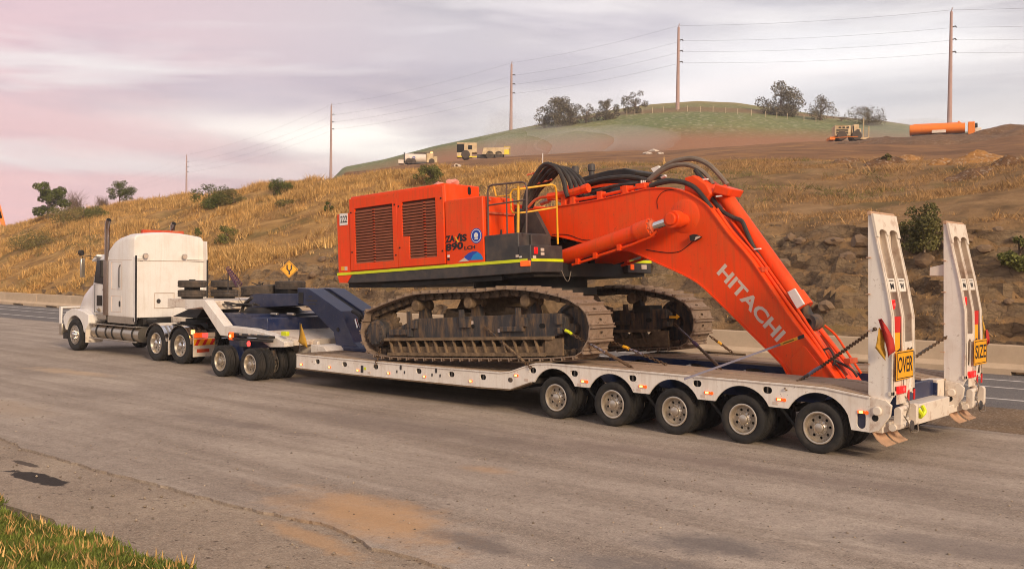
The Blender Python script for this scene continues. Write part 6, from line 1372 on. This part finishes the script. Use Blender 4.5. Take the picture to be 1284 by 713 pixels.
# verge grass at the camera side
X = RNG.uniform(-17, -4.5, 60000); Y = RNG.uniform(1.5, 5.6, 60000); eg = 5.08+.28*fbm(X*1.5, X*0, 81, 3)*2; k = (Y < eg - np.abs(RNG.normal(0, .12, len(X)))); X = X[k]; Y = Y[k]
P = np.stack([X, Y, np.full_like(X, -.03)+np.clip((5.3-Y)*.10, 0, .4)], -1); V, Fc = tufts(P, RNG.uniform(.025, .085, len(P)), RNG.uniform(.04, .12, len(P)), 9, 1., 1.6)
tag(link('verge_grass', npmesh('verge_grass', V, Fc, m_gr)), 'rough green grass on the verge beside the gravel shoulder', 'grass', kind='stuff')
k = RNG.uniform(0, 1, len(P)) < .05; V, Fc = tufts(P[k], RNG.uniform(.06, .16, k.sum()), RNG.uniform(.04, .12, k.sum()), 5, 1., 1.2)
tag(link('straw_grass', npmesh('straw_grass', V, Fc, m_dry)), 'straw-coloured stems among the green verge grass', 'grass', kind='stuff')
gx = np.arange(-20, -2, .3); gy = np.arange(0, 5.5, .22); GX2, GY2 = np.meshgrid(gx, gy); GZ2 = -.05+np.clip((5.3-GY2)*.10, 0, .4)+fbm(GX2, GY2, 83, 3)*.05; i2 = np.arange(GX2.size).reshape(GX2.shape)
tag(link('verge', npmesh('verge', np.stack([GX2, GY2+.15*fbm(GX2*1.4, GX2*0, 84, 2), GZ2], -1).reshape(-1, 3), np.stack([i2[:-1, :-1], i2[:-1, 1:], i2[1:, 1:], i2[1:, :-1]], -1).reshape(-1, 4), m_soil, True)), 'earth verge under the green grass', None, kind='structure')

def leaves(cs, rs, n, s, squash=.8):
    cs = np.array(cs); rs = np.array(rs); w = rs**2; pick = RNG.choice(len(cs), n, p=w/w.sum())
    d = RNG.normal(size=(n, 3)); d /= np.linalg.norm(d, axis=1)[:, None]; rr = RNG.uniform(.25, 1., n)**.6
    P = cs[pick] + d*(rs[pick]*rr)[:, None]*np.array([1, 1, squash])
    a = RNG.normal(size=(n, 3)); a /= np.linalg.norm(a, axis=1)[:, None]; b = np.cross(a, RNG.normal(size=(n, 3))); b /= np.linalg.norm(b, axis=1)[:, None]
    sz = (s*RNG.uniform(.5, 1.3, n))[:, None]
    V = np.stack([P-a*sz, P+b*sz*.6, P+a*sz, P-b*sz*.6], 1).reshape(-1, 3); return V, np.arange(len(V)).reshape(-1, 4)
def tree(name, base, H, Wd, label, cat='tree', group=None, m=m_euc, nl=2600, s=None, trunk=.22, nc=16, bark=m_bark, low=.25, shape='round', lean=0., k_trunk=True):
    base = Vector(base); t = thing(name, base, label, cat, group); cs = []; rs = []
    for i in range(nc):
        f = random.uniform(low, 1); prof = math.sin(math.pi*min(1, (f-low*.6)/(1.05-low*.6)))**.6 if shape == 'round' else (1-.55*f)
        a = random.uniform(0, 6.28); rad = Wd/2*prof*random.uniform(.15, 1.0); cr = Wd*random.uniform(.09, .18)
        cs.append((math.cos(a)*rad+lean*f*H, math.sin(a)*rad, max(cr*.5, f*H-cr*.7))); rs.append(cr)
    V, Fc = leaves(cs, rs, nl, s or H*.022)
    link('crown', npmesh('crown', V, Fc, m), t)
    if k_trunk:
        mb = MB(); top_ = Vector((lean*H*.6, 0, H*.62)); mb.tube([(0, 0, -.3), (lean*H*.2, 0, H*.25), top_], [trunk, trunk*.75, trunk*.35], 7)
        for c in random.sample(cs, min(9, nc)):
            c = Vector(c); st = Vector((lean*H*.4, 0, 0))*.6+Vector((0, 0, min(c.z*.6, H*.5))); mb.tube([st, st.lerp(c, .5)+Vector((0, 0, .05*H)), c], [trunk*.45, trunk*.3, trunk*.1], 5)
        mb.build('trunk', bark, t, local=True, smooth=60)
    return t
def ht(px, base, top, r): return (base-top)/F*r
# trees on the green hill
for (px, yb, yt, w, lab, nl, nc) in ((682, 161, 140, 30, 'low dark gum tree at the downhill end of the hilltop clump', 1500, 12), (700, 159, 118, 44, 'tallest gum tree of the clump on the hilltop', 3600, 22), (716, 156, 127, 26, 'slim gum tree just behind the tallest gum of the clump', 1500, 12), (735, 154, 128, 26, 'thin-crowned gum tree in the middle of the hilltop clump', 1000, 12), (760, 150, 122, 27, 'dense rounded tree at the uphill end of the hilltop clump', 2600, 14),
      (797, 142, 113, 28, 'single leaning gum tree between the clump and the hill crest', 1500, 11), (979, 145, 102, 47, 'large spreading gum tree past the hill crest', 3800, 20), (1029, 151, 119, 38, 'thin see-through gum tree beside the large spreading gum', 1400, 15), (1088, 157, 131, 44, 'broad dark gum tree standing behind the yellow scraper', 2600, 16), (1055, 152, 143, 20, 'small low shrub between two hilltop gum trees', 500, 6)):
    b = hit2(px, yb); r_ = math.hypot(b.x, b.y); H = ht(px, yb, yt, r_); Wd = w/F*r_*1.28; nc = int(nc*1.7); nl = int(nl*1.8)
    tree('gum_tree' if 'shrub' not in lab else 'shrub', b-Vector((0, 0, .3)), H, Wd, lab, 'tree' if 'shrub' not in lab else 'shrub', 'trees on the green hill', m_euc, nl, H*.025, .28, nc, m_bark, .18)
def on_crest(px, py):
    h = hit(px, py)
    if h is None:
        for k in range(1, 40):
            h = hit(px, py+k)
            if h is not None: break
    return h
for (px, yb, yt, w, lab, m, nl, nm, cat, nc) in ((60, 278, 228, 34, 'tall ragged tree on the bank crest ahead of the truck', m_bush, 2200, 'crest_tree', 'tree', 14), (150, 258, 227, 32, 'round-topped tree on the bank crest above the cab', m_bush, 1700, 'crest_tree', 'tree', 11),
      (105, 277, 255, 60, 'wide olive thicket under the ragged crest tree', m_olive, 2600, 'thicket', 'shrub', 16), (122, 273, 257, 40, 'dark green bush between the two crest trees', m_bush, 1600, 'bush', 'shrub', 10), (45, 310, 285, 60, 'grey-green scrub patch low on the bank ahead of the truck', m_olive, 2200, 'thicket', 'shrub', 14),
      (268, 260, 229, 44, 'dense green bush on the bank crest behind the sleeper', m_bush, 2600, 'bush', 'shrub', 14), (292, 255, 236, 36, 'pale olive bush leaning against the dense crest bush', m_olive, 1800, 'bush', 'shrub', 10), (350, 246, 223, 34, 'slanting green bush below the power pole', m_bush, 1500, 'bush', 'shrub', 9), (360, 257, 246, 30, 'low green bush under the slanting bush', m_olive, 900, 'bush', 'shrub', 8),
      (284, 305, 282, 34, 'leafy light green bush on the golden slope behind the sleeper', m_lbush, 900, 'bush', 'shrub', 9), (246, 302, 286, 18, 'small light green bush just above the sleeper roof', m_lbush, 500, 'bush', 'shrub', 6), (540, 231, 205, 36, 'rounded green shrub above the excavator engine housing', m_lbush, 1700, 'bush', 'shrub', 12), (414, 268, 247, 14, 'small dark shrub above the rear panel of the excavator', m_bush, 500, 'bush', 'shrub', 6),
      (1278, 345, 306, 44, 'broad green bush on the rock cut past the far ramp', m_lbush, 1500, 'bush', 'shrub', 12), (1110, 205, 192, 20, 'small tuft bush on the brown slope above the ramp tips', m_olive, 400, 'bush', 'shrub', 6)):
    b = on_crest(px, yb)
    if b is None: continue
    r_ = math.hypot(b.x, b.y); H = ht(px, yb, yt, r_); Wd = w/F*r_*1.3; nc = int(nc*1.6); nl = int(nl*2.2)
    tree(nm, b-Vector((0, 0, .1)), H, Wd, lab, cat, 'bushes and trees on the bank', m, nl, max(.06, H*.024), .10, nc, m_bark, .12 if cat == 'shrub' else .3)
b = on_crest(1159, 331); r_ = math.hypot(b.x, b.y)
tree('sapling', b, ht(0, 331, 264, r_), 70/F*r_, 'small green sapling with a pale trunk between the two loading ramps', 'tree', None, m_sap, 5200, .05, .035, 34, m_barkp, .34)
# bare shrubs
for px, yb, yt, w, lab in ((93, 262, 236, 36, 'leafless twiggy shrub beside the ragged crest tree'), (128, 262, 246, 20, 'leafless twiggy shrub beside the round-topped crest tree')):
    b = on_crest(px, yb); r_ = math.hypot(b.x, b.y); H = ht(px, yb, yt, r_); Wd = w/F*r_; t = thing('bare_shrub', b, lab, 'shrub', 'bushes and trees on the bank'); mb = MB()
    for k in range(150):
        a = random.uniform(0, 6.28); s_ = random.uniform(.1, 1); o_ = Vector((random.uniform(-.3, .3)*Wd, random.uniform(-.3, .3)*Wd, -.1)); tip = Vector((math.cos(a)*Wd/2*s_, math.sin(a)*Wd/2*s_, H*random.uniform(.35, 1))); md_ = o_.lerp(tip, .5)+Vector((random.uniform(-.15, .15), random.uniform(-.15, .15), .12*H)); mb.tube([o_, md_, tip], [.02, .014, .006], 4)
    mb.build('branches', m_bark, t, local=True)

# ================================================================== DIRT AND ROCKS ON THE WORKS
def place(px, py, r=170.):
    d = ray(px, py); hz_ = math.hypot(d.x, d.y); X_, Y_ = d.x/hz_*r, d.y/hz_*r; b = Vector((X_, Y_, float(tz(np.array([X_]), np.array([Y_]))[0]))); az = math.atan2(b.y, b.x); return b, az-math.pi/2, math.hypot(b.x, b.y)
def mound(px, py, w, h, lab, m, seed, r=None):
    b = place(px, py, r)[0] if r else (hit(px, py, 40, 190) or on_crest(px, py)); r_ = math.hypot(b.x, b.y); W2 = w/F*r_/2; H = h/F*r_
    n = 26; g_ = np.linspace(-1, 1, n); A_, B_ = np.meshgrid(g_, g_); rr = np.hypot(A_, B_); hz_ = H*np.clip(1-rr, 0, 1)**.8*(1+1.2*fbm(A_*3+seed, B_*3, seed, 4)) + .3*H*fbm(A_*9, B_*9, seed+3, 3)*np.clip(1-rr, 0, 1)
    ca, sa = math.cos(YAW-math.pi/2), math.sin(YAW-math.pi/2); lx = A_*W2; ly = B_*W2*.6; wx = b.x+lx*ca-ly*sa; wy = b.y+lx*sa+ly*ca
    V = np.stack([wx-b.x, wy-b.y, tz(wx, wy)-b.z+hz_-.25*np.clip((rr-.75)*4, 0, 1)], -1).reshape(-1, 3); i_ = np.arange(n*n).reshape(n, n)
    me_ = npmesh('dirt_mound', V, np.stack([i_[:-1, :-1], i_[:-1, 1:], i_[1:, 1:], i_[1:, :-1]], -1).reshape(-1, 4), m)
    o = link('dirt_mound', me_, None, b); tag(o, lab, 'mound', 'dirt mounds along the top of the slope')
m_clay = ground_mat('yellow_clay', ((.3, lin(150, 104, 58)), (.6, lin(184, 134, 76)), (.8, lin(200, 152, 92))), sc=.6, fine=8, bump=1.)
m_clayd = ground_mat('dark_clay', ((.3, lin(96, 68, 46)), (.6, lin(128, 92, 60)), (.8, lin(150, 108, 70))), sc=.6, fine=8, bump=1.)
for i, (px, py, w, h, lab, m) in enumerate(((1225, 203, 78, 11, 'broad yellow clay mound below the orange tanker', m_clay), (1180, 205, 36, 7, 'smaller yellow clay mound beside the broad one', m_clay), (1110, 204, 60, 8, 'brown clay heap below the yellow scraper', m_clayd), (1140, 201, 36, 7, 'low ochre heap between the brown and yellow mounds', m_clay), (1262, 208, 44, 8, 'dark clay heap past the broad yellow mound', m_clayd), (1215, 222, 70, 6, 'dark eroded heap in front of the broad yellow mound', m_clayd), (1060, 204, 40, 6, 'short brown heap before the scraper', m_clayd))):
    mound(px, py, w, h, lab, m, 100+i)
mound(1180, 180, 190, 9, 'long dark earth berm hiding the tanker wheels', m_clayd, 140, 146)
mound(1262, 176, 150, 12, 'high dark earth berm past the front of the tanker', m_clayd, 141, 150)
mound(1095, 182, 110, 6, 'low earth berm running past the scraper', m_clayd, 142, 150)
def rock(px, py, w, lab, m, grp, y=None, hgt=.7):
    b = on_crest(px, py); r_ = math.hypot(b.x, b.y); s = w/F*r_/2; bm_ = bmesh.new(); bmesh.ops.create_icosphere(bm_, subdivisions=2, radius=1)
    for v in bm_.verts: v.co *= 1+random.uniform(-.22, .22); v.co.x *= s; v.co.y *= s*.8; v.co.z *= s*hgt
    mb = MB(); mb.add([v.co.copy() for v in bm_.verts], [tuple(v.index for v in f.verts) for f in bm_.faces]); bm_.free(); o = mb.build('boulder', m, smooth=0); o.location = b; tag(o, lab, 'rock', grp)
m_rock = mat('boulder_stone', lin(136, 110, 84), .95, var=.25, vscale=2, dirt=lin(70, 58, 48), dirt_amt=.7, dirt_scale=2, bump=.6, bscale=5)
m_pale = mat('pale_stone', lin(196, 180, 164), .95, var=.2, vscale=2)
for i in range(34):
    px = random.uniform(840, 1280); py = random.uniform(300, 412); b = on_crest(px, py)
    if b is not None: rock(px, py, random.uniform(8, 26), 'loose brown rock sitting in the broken rock cut', m_rock, 'rocks in the rock cut', hgt=random.uniform(.5, .8))
for i in range(14):
    px = random.uniform(300, 470); py = random.uniform(318, 362); rock(px, py, random.uniform(5, 12), 'loose rock in the cut behind the gooseneck', m_rock, 'rocks behind the gooseneck')
for (px, py, w) in ((812, 193, 12), (820, 190, 14), (828, 193, 9)): rock(px, py, w, 'pale rubble piece on the bench behind the boom', m_pale, 'pale rubble behind the boom', hgt=.45)

# ================================================================== MACHINES ON THE HILL
m_cat = mat('plant_yellow', lin(206, 182, 142), .6, var=.15, vscale=1, dirt=DUST, dirt_amt=.6, dirt_scale=1.5); m_wo = mat('tanker_orange', lin(242, 128, 20), .5, var=.05, dirt=lin(200, 120, 60), dirt_amt=.4, dirt_scale=.5)
m_dw = mat('dusty_white', lin(224, 210, 196), .6, var=.06, dirt=DUST, dirt_amt=.4, dirt_scale=.8); m_tyrec = mat('dusty_tyre', lin(78, 66, 56), .9, var=.15)
m_hy = mat('bright_yellow', lin(232, 206, 40), .5, var=.05)
def MBL(root, mb, nm, m, **k): return mb.build(nm, m, root, local=True, **k)
def wheels(root, xs_, ys_, r_, w=.5):
    for x in xs_:
        for y in ys_: q = MB(); q.lathe([(0, -w/2), (r_*.55, -w/2), (r_*.9, -w/2), (r_, -w*.35), (r_, w*.35), (r_*.9, w/2), (0, w/2)], (x, y, r_), (0, 1, 0), 20, False); MBL(root, q, 'wheel', m_tyrec)
# local x = image right, local y = away
b, rz, r_ = place(1186, 174.5, 158); k = r_/F
t = thing('water_tanker', b, 'orange water tanker truck crossing the top of the slope', 'truck', None, (0, 0, rz))
q = MB(); x0, x1 = -39*k, 20*k; q.prism([(y_, z_) for y_, z_ in [(1.25*math.cos(R(a)), 1.85+.78*math.sin(R(a))) for a in range(0, 360, 18)]], x0, x1, 'x'); MBL(t, q, 'tank', m_wo, bevel=.05)
q = MB(); q.box(x0+.3, -1.1, .75, 30*k, 1.1, 1.05); MBL(t, q, 'chassis', m_black); q = MB(); q.box(23*k, -1.2, .8, 30*k, 1.2, 2.6); MBL(t, q, 'cab', m_wo, bevel=.06); q = MB(); q.box(30*k, -1.1, .7, 37*k, 1.1, 1.75); MBL(t, q, 'bonnet', m_dw, bevel=.1); q = MB(); q.box(30.2*k, -1.15, 1.8, 33*k, 1.15, 2.4); MBL(t, q, 'windscreen', m_glass, bevel=.05)
q = MB(); q.box(-15*k, -1.4, 1.2, 0, -1.25, 1.6); MBL(t, q, 'pump_panel', m_dw); q = MB(); q.box(x0+.5, -.3, 2.60, x1-.5, .3, 2.68); q.cyl((x1-.8, 0, 2.6), (x1-.8, 0, 2.9), .12); MBL(t, q, 'catwalk', m_wo)
wheels(t, (x0+1, x0+2.3, 5*k, 33*k), (-1.05, 1.05), .52)
# scraper / loader facing the camera-left
b, rz, r_ = place(1062, 178, 165); k = r_/F
t = thing('scraper', b, 'dusty yellow earthmover with a dark barred radiator near the tanker', 'earthmover', None, (0, 0, rz+R(12)))
q = MB(); q.box(-16*k, -1.3, .7, 2*k, 1.3, 18*k); MBL(t, q, 'engine_body', m_cat, bevel=.06); q = MB(); q.box(-14.5*k, -1.34, .9, -1*k, -1.302, 13*k); MBL(t, q, 'radiator', m_dark)
for i in range(6): q = MB(); z = 1.0+i*1.9*k; q.box(-14.5*k, -1.40, z, -1*k, -1.345, z+.5*k); MBL(t, q, 'radiator_bar', m_cat)
for i in range(3): q = MB(); q.box((-12+i*4.5)*k, -1.34, 14*k, (-9.3+i*4.5)*k, -1.305, 16.5*k); MBL(t, q, 'body_window', m_dark)
q = MB(); q.box(4*k, -1.1, .8, 14*k, 1.1, 14*k); q.box(6*k, -.9, 14*k, 12*k, .9, 19.5*k); MBL(t, q, 'cab', m_cat, bevel=.05); q = MB(); q.box(9*k, -1.14, 8*k, 12.5*k, -1.105, 13*k); q.box(4.8*k, -1.14, 9*k, 6*k, -1.105, 17*k); MBL(t, q, 'cab_window', m_dark)
q = MB(); q.cyl((19*k, 0, .5), (19*k, 0, 28*k), .5*k, 6); q.cyl((25*k, 0, .5), (25*k, 0, 18*k), .6*k, 6); q.box(13*k, -.8, 2*k, 28*k, .8, 4*k); MBL(t, q, 'mast', m_cat); q = MB(); q.cyl((-20*k, -1.5, 3*k), (10*k, -1.5, 4.2*k), .4*k, 6); q.box(-22*k, -1.5, .1, -16*k, 1.2, 4*k); MBL(t, q, 'bumper_rail', m_wo)
wheels(t, (-8*k, 9*k), (-1.1, 1.1), .75, .7)
# white tanker at the other end
b, rz, r_ = place(527, 206.5, 175); k = r_/F
t = thing('service_truck', b, 'white-bodied tanker truck with a tan cab at the low end of the works', 'truck', None, (0, 0, rz))
q = MB(); q.prism([(y_, z_) for y_, z_ in [(1.2*math.cos(R(a)), 7.5*k+6.2*k*math.sin(R(a))) for a in range(0, 360, 18)]], -19*k, 7*k, 'x'); MBL(t, q, 'tank', m_dw, bevel=.04); q = MB(); q.box(7.5*k, -1.2, 2*k, 16*k, 1.2, 14*k); q.box(16*k, -1.1, 2*k, 21*k, 1.1, 10*k); MBL(t, q, 'cab', m_cat, bevel=.08); q = MB(); q.lathe([(0, 0), (.25, 0), (.2, .3), (0, .32)], (14*k, 0, 14*k), (0, 0, 1), 12, False); MBL(t, q, 'beacon', m_amberlit)
q = MB(); q.box(-19*k, -1, 1.2*k, 20*k, 1, 2.6*k); q.box(-20.5*k, -1.1, 3*k, -19.2*k, 1.1, 14*k); MBL(t, q, 'chassis', m_grey); q = MB(); q.box(-8*k, -.5, 13.2*k, 12*k, .5, 15*k); MBL(t, q, 'catwalk', m_mud); q = MB(); q.box(-27*k, -1.2, .5*k, -20.5*k, 1.2, 5*k); MBL(t, q, 'spray_bar', m_dw)
c_ = MB(); c_.prism(stadium(-8*k, 8*k, 1.8*k, 1.6*k), -1.235, -1.2); MBL(t, c_, 'door_emblem', m_bluei); c_ = MB(); c_.prism(stadium(-8*k, 8*k, .9*k, .8*k), -1.25, -1.236); MBL(t, c_, 'emblem_center', m_dw)
wheels(t, (-14*k, -9*k, 14*k), (-1.0, 1.0), .5)
# articulated dump truck
b, rz, r_ = place(606, 199.5, 178); k = r_/F
t = thing('dump_truck', b, 'tan articulated dump truck raising dust beside the white tanker', 'truck', None, (0, 0, rz))
q = MB(); q.box(-33*k, -1.3, 2.5*k, -14*k, 1.3, 8*k); q.box(-24*k, -1.2, 8*k, -8*k, 1.2, 20*k); q.box(-33*k, -.9, 18.6*k, -8*k, .9, 20.5*k); MBL(t, q, 'cab', m_cat, bevel=.06); q = MB(); q.box(-33*k, -1.0, 9*k, -24.3*k, 1.0, 18*k); q.box(-19*k, -1.25, 12*k, -14*k, -1.205, 17*k); MBL(t, q, 'cab_glass', m_dark)
q = MB(); q.prism([(-2*k, 6*k), (26*k, 6*k), (33*k, 14*k), (33*k, 15*k), (0, 14*k)], -1.5, 1.5); MBL(t, q, 'tipper_body', m_cat, bevel=.05); q = MB(); q.box(-32*k, -1.4, 2*k, -8*k, -1.3, 3.6*k); q.box(26*k, -1.55, 6*k, 32*k, -1.5, 12*k); MBL(t, q, 'hi_vis_panel', m_hy); q = MB()
for x in (26, 33): q.cyl((x*k, -1.4, 5*k), (x*k, -1.4, 16.5*k), .35*k, 5)
q.cyl((26*k, -1.4, 16*k), (33*k, -1.4, 16*k), .35*k, 5); q.cyl((-28*k, 0, 20*k), (-14*k, 0, 20.4*k), .4*k, 5); MBL(t, q, 'guard_rail', m_hy); q = MB(); q.box(-8*k, -.8, 3*k, 26*k, .8, 6*k); MBL(t, q, 'frame', m_grey)
wheels(t, (-22*k, 8*k, 19*k), (-1.2, 1.2), .75, .6)
# culvert pipe end between the trucks
b = on_crest(574, 211); rz = 0; q = MB(); q.lathe([(.16, -.5), (.24, -.5), (.24, .5), (.16, .5)], (0, 0, .16), (-.5, 1, 0), 18); o = q.build('culvert_pipe', m_dw); o.location = b; o.rotation_euler.z = rz; tag(o, 'pale concrete pipe lying on the slope below the dump truck', 'pipe')
# excavator arm beyond the crest, ahead of the truck
b, rz, r_ = place(6, 283, 150); k = r_/F
t = thing('distant_excavator', b, 'orange digger arm and amber beacon showing beyond the bank ahead of the truck', 'excavator', None, (0, 0, rz))
q = MB(); q.prism([(-14*k, 8*k), (-9*k, 32*k), (-5*k, 31*k), (2*k, 2*k), (-3*k, 1*k), (-7*k, 24*k), (-11*k, 8*k)], -.3, .3); MBL(t, q, 'arm', m_wo, bevel=.05); q = MB(); q.box(-16*k, -1.2, -4*k, 4*k, 1.2, 4*k); MBL(t, q, 'body', m_wo, bevel=.1); q = MB(); q.lathe([(0, 0), (1.6*k, 0), (1.4*k, 1.8*k), (0, 2*k)], (8*k, 0, 0), (0, 0, 1), 12, False); MBL(t, q, 'beacon', m_amberlit); q = MB(); q.cyl((8*k, 0, -6*k), (8*k, 0, 0), .6*k, 6); MBL(t, q, 'beacon_post', m_wo)

# ================================================================== POWER POLES AND LINES
m_pole = mat('weathered_steel_pole', lin(176, 144, 136), .8, var=.1, vscale=.4); m_wire = mat('wire', lin(112, 104, 112), .7, var=.05)
POLES = []
for px, yt, yb, r_, lab in ((1193, 10, 160, 231, 'tall power pole rising behind the orange tanker'), (851, 30, 155, 249, 'tall power pole on the face of the green hill'), (641.5, 77, 168, 295, 'tall power pole at the low shoulder of the green hill'), (415.5, 130, 219, 374, 'tall power pole behind the crest above the excavator rear'), (234, 193, 244, 546, 'distant power pole behind the crest above the sleeper')):
    d = ray(px, yt); hz_ = math.hypot(d.x, d.y); T_ = CAM + d*(r_/hz_); Bz = CAMH + ray(px, yb).z/hz_*r_ - 4
    t = thing('power_pole', (T_.x, T_.y, Bz), lab, 'power pole', 'poles of the power line'); H = T_.z-Bz
    q = MB(); q.tube([(0, 0, 0), (0, 0, H-.8)], [.55, .27], 12); q.tube([(0, 0, H-.8), (.2, 0, H)], .09, 6); MBL(t, q, 'shaft', m_pole)
    pts = []; rt2 = Vector((RT.x, RT.y, 0)).normalized(); sc_ = 1.0
    for i, dz in enumerate((.45, 4.0, 6.6, 9.2)):
        if i: q = MB(); q.tube([(0, 0, H-dz), rt2*.9+Vector((0, 0, H-dz+.25)), rt2*1.15+Vector((0, 0, H-dz-.05))], .13, 6); MBL(t, q, 'insulator', m_grey)
        pts.append(Vector((T_.x, T_.y, T_.z-dz)) + (rt2*1.15 if i else Vector()))
    POLES.append(pts)
d = ray(1500, 10); ext = [p + (POLES[0][0]-POLES[1][0])*.9 for p in POLES[0]]
chainp = [ext] + POLES + [[p + (POLES[4][0]-POLES[3][0])*.9 for p in POLES[4]]]
nmw = ['top earth wire', 'upper conductor', 'middle conductor', 'bottom conductor']
for i in range(4):
    q = MB(); pts = []
    for a, b in zip(chainp, chainp[1:]):
        A, B = a[i], b[i]; sag = (B-A).length*.012
        for k in range(12): s = k/12; pts.append(A.lerp(B, s) - Vector((0, 0, 4*sag*s*(1-s))))
    q.tube(pts, .017, 4); o = q.build('power_line', m_wire); tag(o, nmw[i] + ' strung along all the power poles', 'power line', 'wires of the power line')
# fence posts on the hill
m_post = mat('pale_post', lin(196, 176, 146), .9, var=.1)
pm = MB(); pm.tube([(0, 0, -.2), (0, 0, 1.35)], .07, 6); pme = pm.mesh('fence_post', m_post)
for px, py in [(x_, np.interp(x_, [690, 734, 757, 815, 850, 900, 960, 1040], [158, 153, 150.5, 142, 140, 141, 147, 155])) for x_ in (690, 703, 714, 722, 734, 747, 757, 766, 776, 786, 796, 806, 818, 832, 850, 862, 878, 894, 910, 925, 942, 960, 974, 987, 1008, 1023)]:
    o = link('fence_post', pme, None, hit2(px, float(py))); tag(o, 'pale fence post on the upper paddock of the green hill', 'fence post', 'fence posts on the green hill')
# diamond road sign behind the barrier
y_ = 31.9; c = un(362.5, 337.5, 1, y_); s_ = 10.8/F*math.hypot(c.x, c.y)*1.0
t = thing('road_sign', (c.x, c.y, 0), 'yellow diamond warning sign with black arrows behind the spare tyres', 'road sign', None, (0, 0, math.atan2(c.y, c.x)-math.pi/2))
q = MB(); q.prism([(0, c.z-s_), (s_, c.z), (0, c.z+s_), (-s_, c.z)], 0, .02); MBL(t, q, 'diamond', m_signy, bevel=.008); q = MB(); i_ = s_*.9; j_ = s_*.85
q.prism([(0, c.z-i_), (i_, c.z), (0, c.z+i_), (-i_, c.z)], -.004, -.001, 'y', holes=[[(0, c.z-j_), (-j_, c.z), (0, c.z+j_), (j_, c.z)]]); MBL(t, q, 'border', m_blacki)
q = MB(); u_ = s_; q.prism([(-.06*u_, c.z-.6*u_), (.10*u_, c.z-.6*u_), (.10*u_, c.z-.25*u_), (.32*u_, c.z+.0*u_), (.32*u_, c.z+.5*u_), (.17*u_, c.z+.5*u_), (.17*u_, c.z+.05*u_), (.02*u_, c.z-.12*u_), (-.15*u_, c.z+.05*u_), (-.15*u_, c.z+.5*u_), (-.30*u_, c.z+.5*u_), (-.30*u_, c.z), (-.06*u_, c.z-.25*u_)], -.005, -.001); MBL(t, q, 'symbol', m_blacki)
q = MB(); q.cyl((0, .04, -.3), (0, .04, c.z+s_*.6), .03, 8); MBL(t, q, 'post', m_grey)
# pebbles scattered on the lot
m_peb = mat('pebble', lin(150, 134, 116), .95, var=.3, vscale=1, island=.5)
n = 900; X = RNG.uniform(-22, 0, n); Y = RNG.uniform(5.6, 15, n); V = []; Fc = []
octv = np.array([(1, 0, 0), (0, 1, 0), (-1, 0, 0), (0, -1, 0), (0, 0, .7), (0, 0, -.5)]); octf = np.array([(0, 1, 4), (1, 2, 4), (2, 3, 4), (3, 0, 4), (1, 0, 5), (2, 1, 5), (3, 2, 5), (0, 3, 5)])
for i in range(n): s = RNG.uniform(.006, .02)*(1.6 if Y[i] < 7 else 1); V.append(octv*s*RNG.uniform(.6, 1.4, (6, 1)) + [X[i], Y[i], .004 if Y[i] > 7.1 else -.02]); Fc.append(octf+6*i)
tag(link('gravel', npmesh('gravel', np.concatenate(V), np.concatenate(Fc), m_peb)), 'loose stones scattered over the lot and its shoulder', 'gravel', kind='stuff')

# ================================================================== HAZE
mh = bpy.data.materials.new('haze_air'); mh.use_nodes = True; t_ = mh.node_tree; t_.nodes.remove(t_.nodes['Principled BSDF'])
pv = t_.nodes.new('ShaderNodeVolumePrincipled'); pv.inputs['Color'].default_value = (.96, .92, .90, 1); pv.inputs['Density'].default_value = .0006; pv.inputs['Anisotropy'].default_value = .3
t_.links.new(pv.outputs[0], t_.nodes['Material Output'].inputs['Volume'])
q = MB(); q.box(-700, -250, -1.2, 320, 620, 95); o = q.build('haze', mh, smooth=0); tag(o, 'thin dusty air over the valley and the hill', 'haze', kind='stuff')
# dust drifting behind the dump truck
md = bpy.data.materials.new('dust_air'); md.use_nodes = True; t_ = md.node_tree; t_.nodes.remove(t_.nodes['Principled BSDF'])
pv = t_.nodes.new('ShaderNodeVolumePrincipled'); pv.inputs['Color'].default_value = (.95, .88, .80, 1); pv.inputs['Density'].default_value = .03
t_.links.new(pv.outputs[0], t_.nodes['Material Output'].inputs['Volume'])
bm_ = bmesh.new()
for (px, py, r_, sx_, sz_) in ((640, 190, 186, 9, 3.2), (632, 176, 188, 5, 6), (690, 182, 192, 14, 3.5), (1130, 168, 178, 12, 2.2), (760, 178, 200, 16, 3)):
    d = ray(px, py); d = d/math.hypot(d.x, d.y); c = CAM + d*r_
    g_ = bmesh.ops.create_icosphere(bm_, subdivisions=3, radius=1)
    for v in g_['verts']: v.co = Vector((v.co.x*sx_, v.co.y*sx_*.6, v.co.z*sz_))*(1+random.uniform(-.06, .06)) + c
mb = MB(); mb.add([v.co.copy() for v in bm_.verts], [tuple(v.index for v in f.verts) for f in bm_.faces]); bm_.free()
o = mb.build('dust', md, smooth=0); tag(o, 'pale dust drifting over the earthworks', 'dust', kind='stuff')
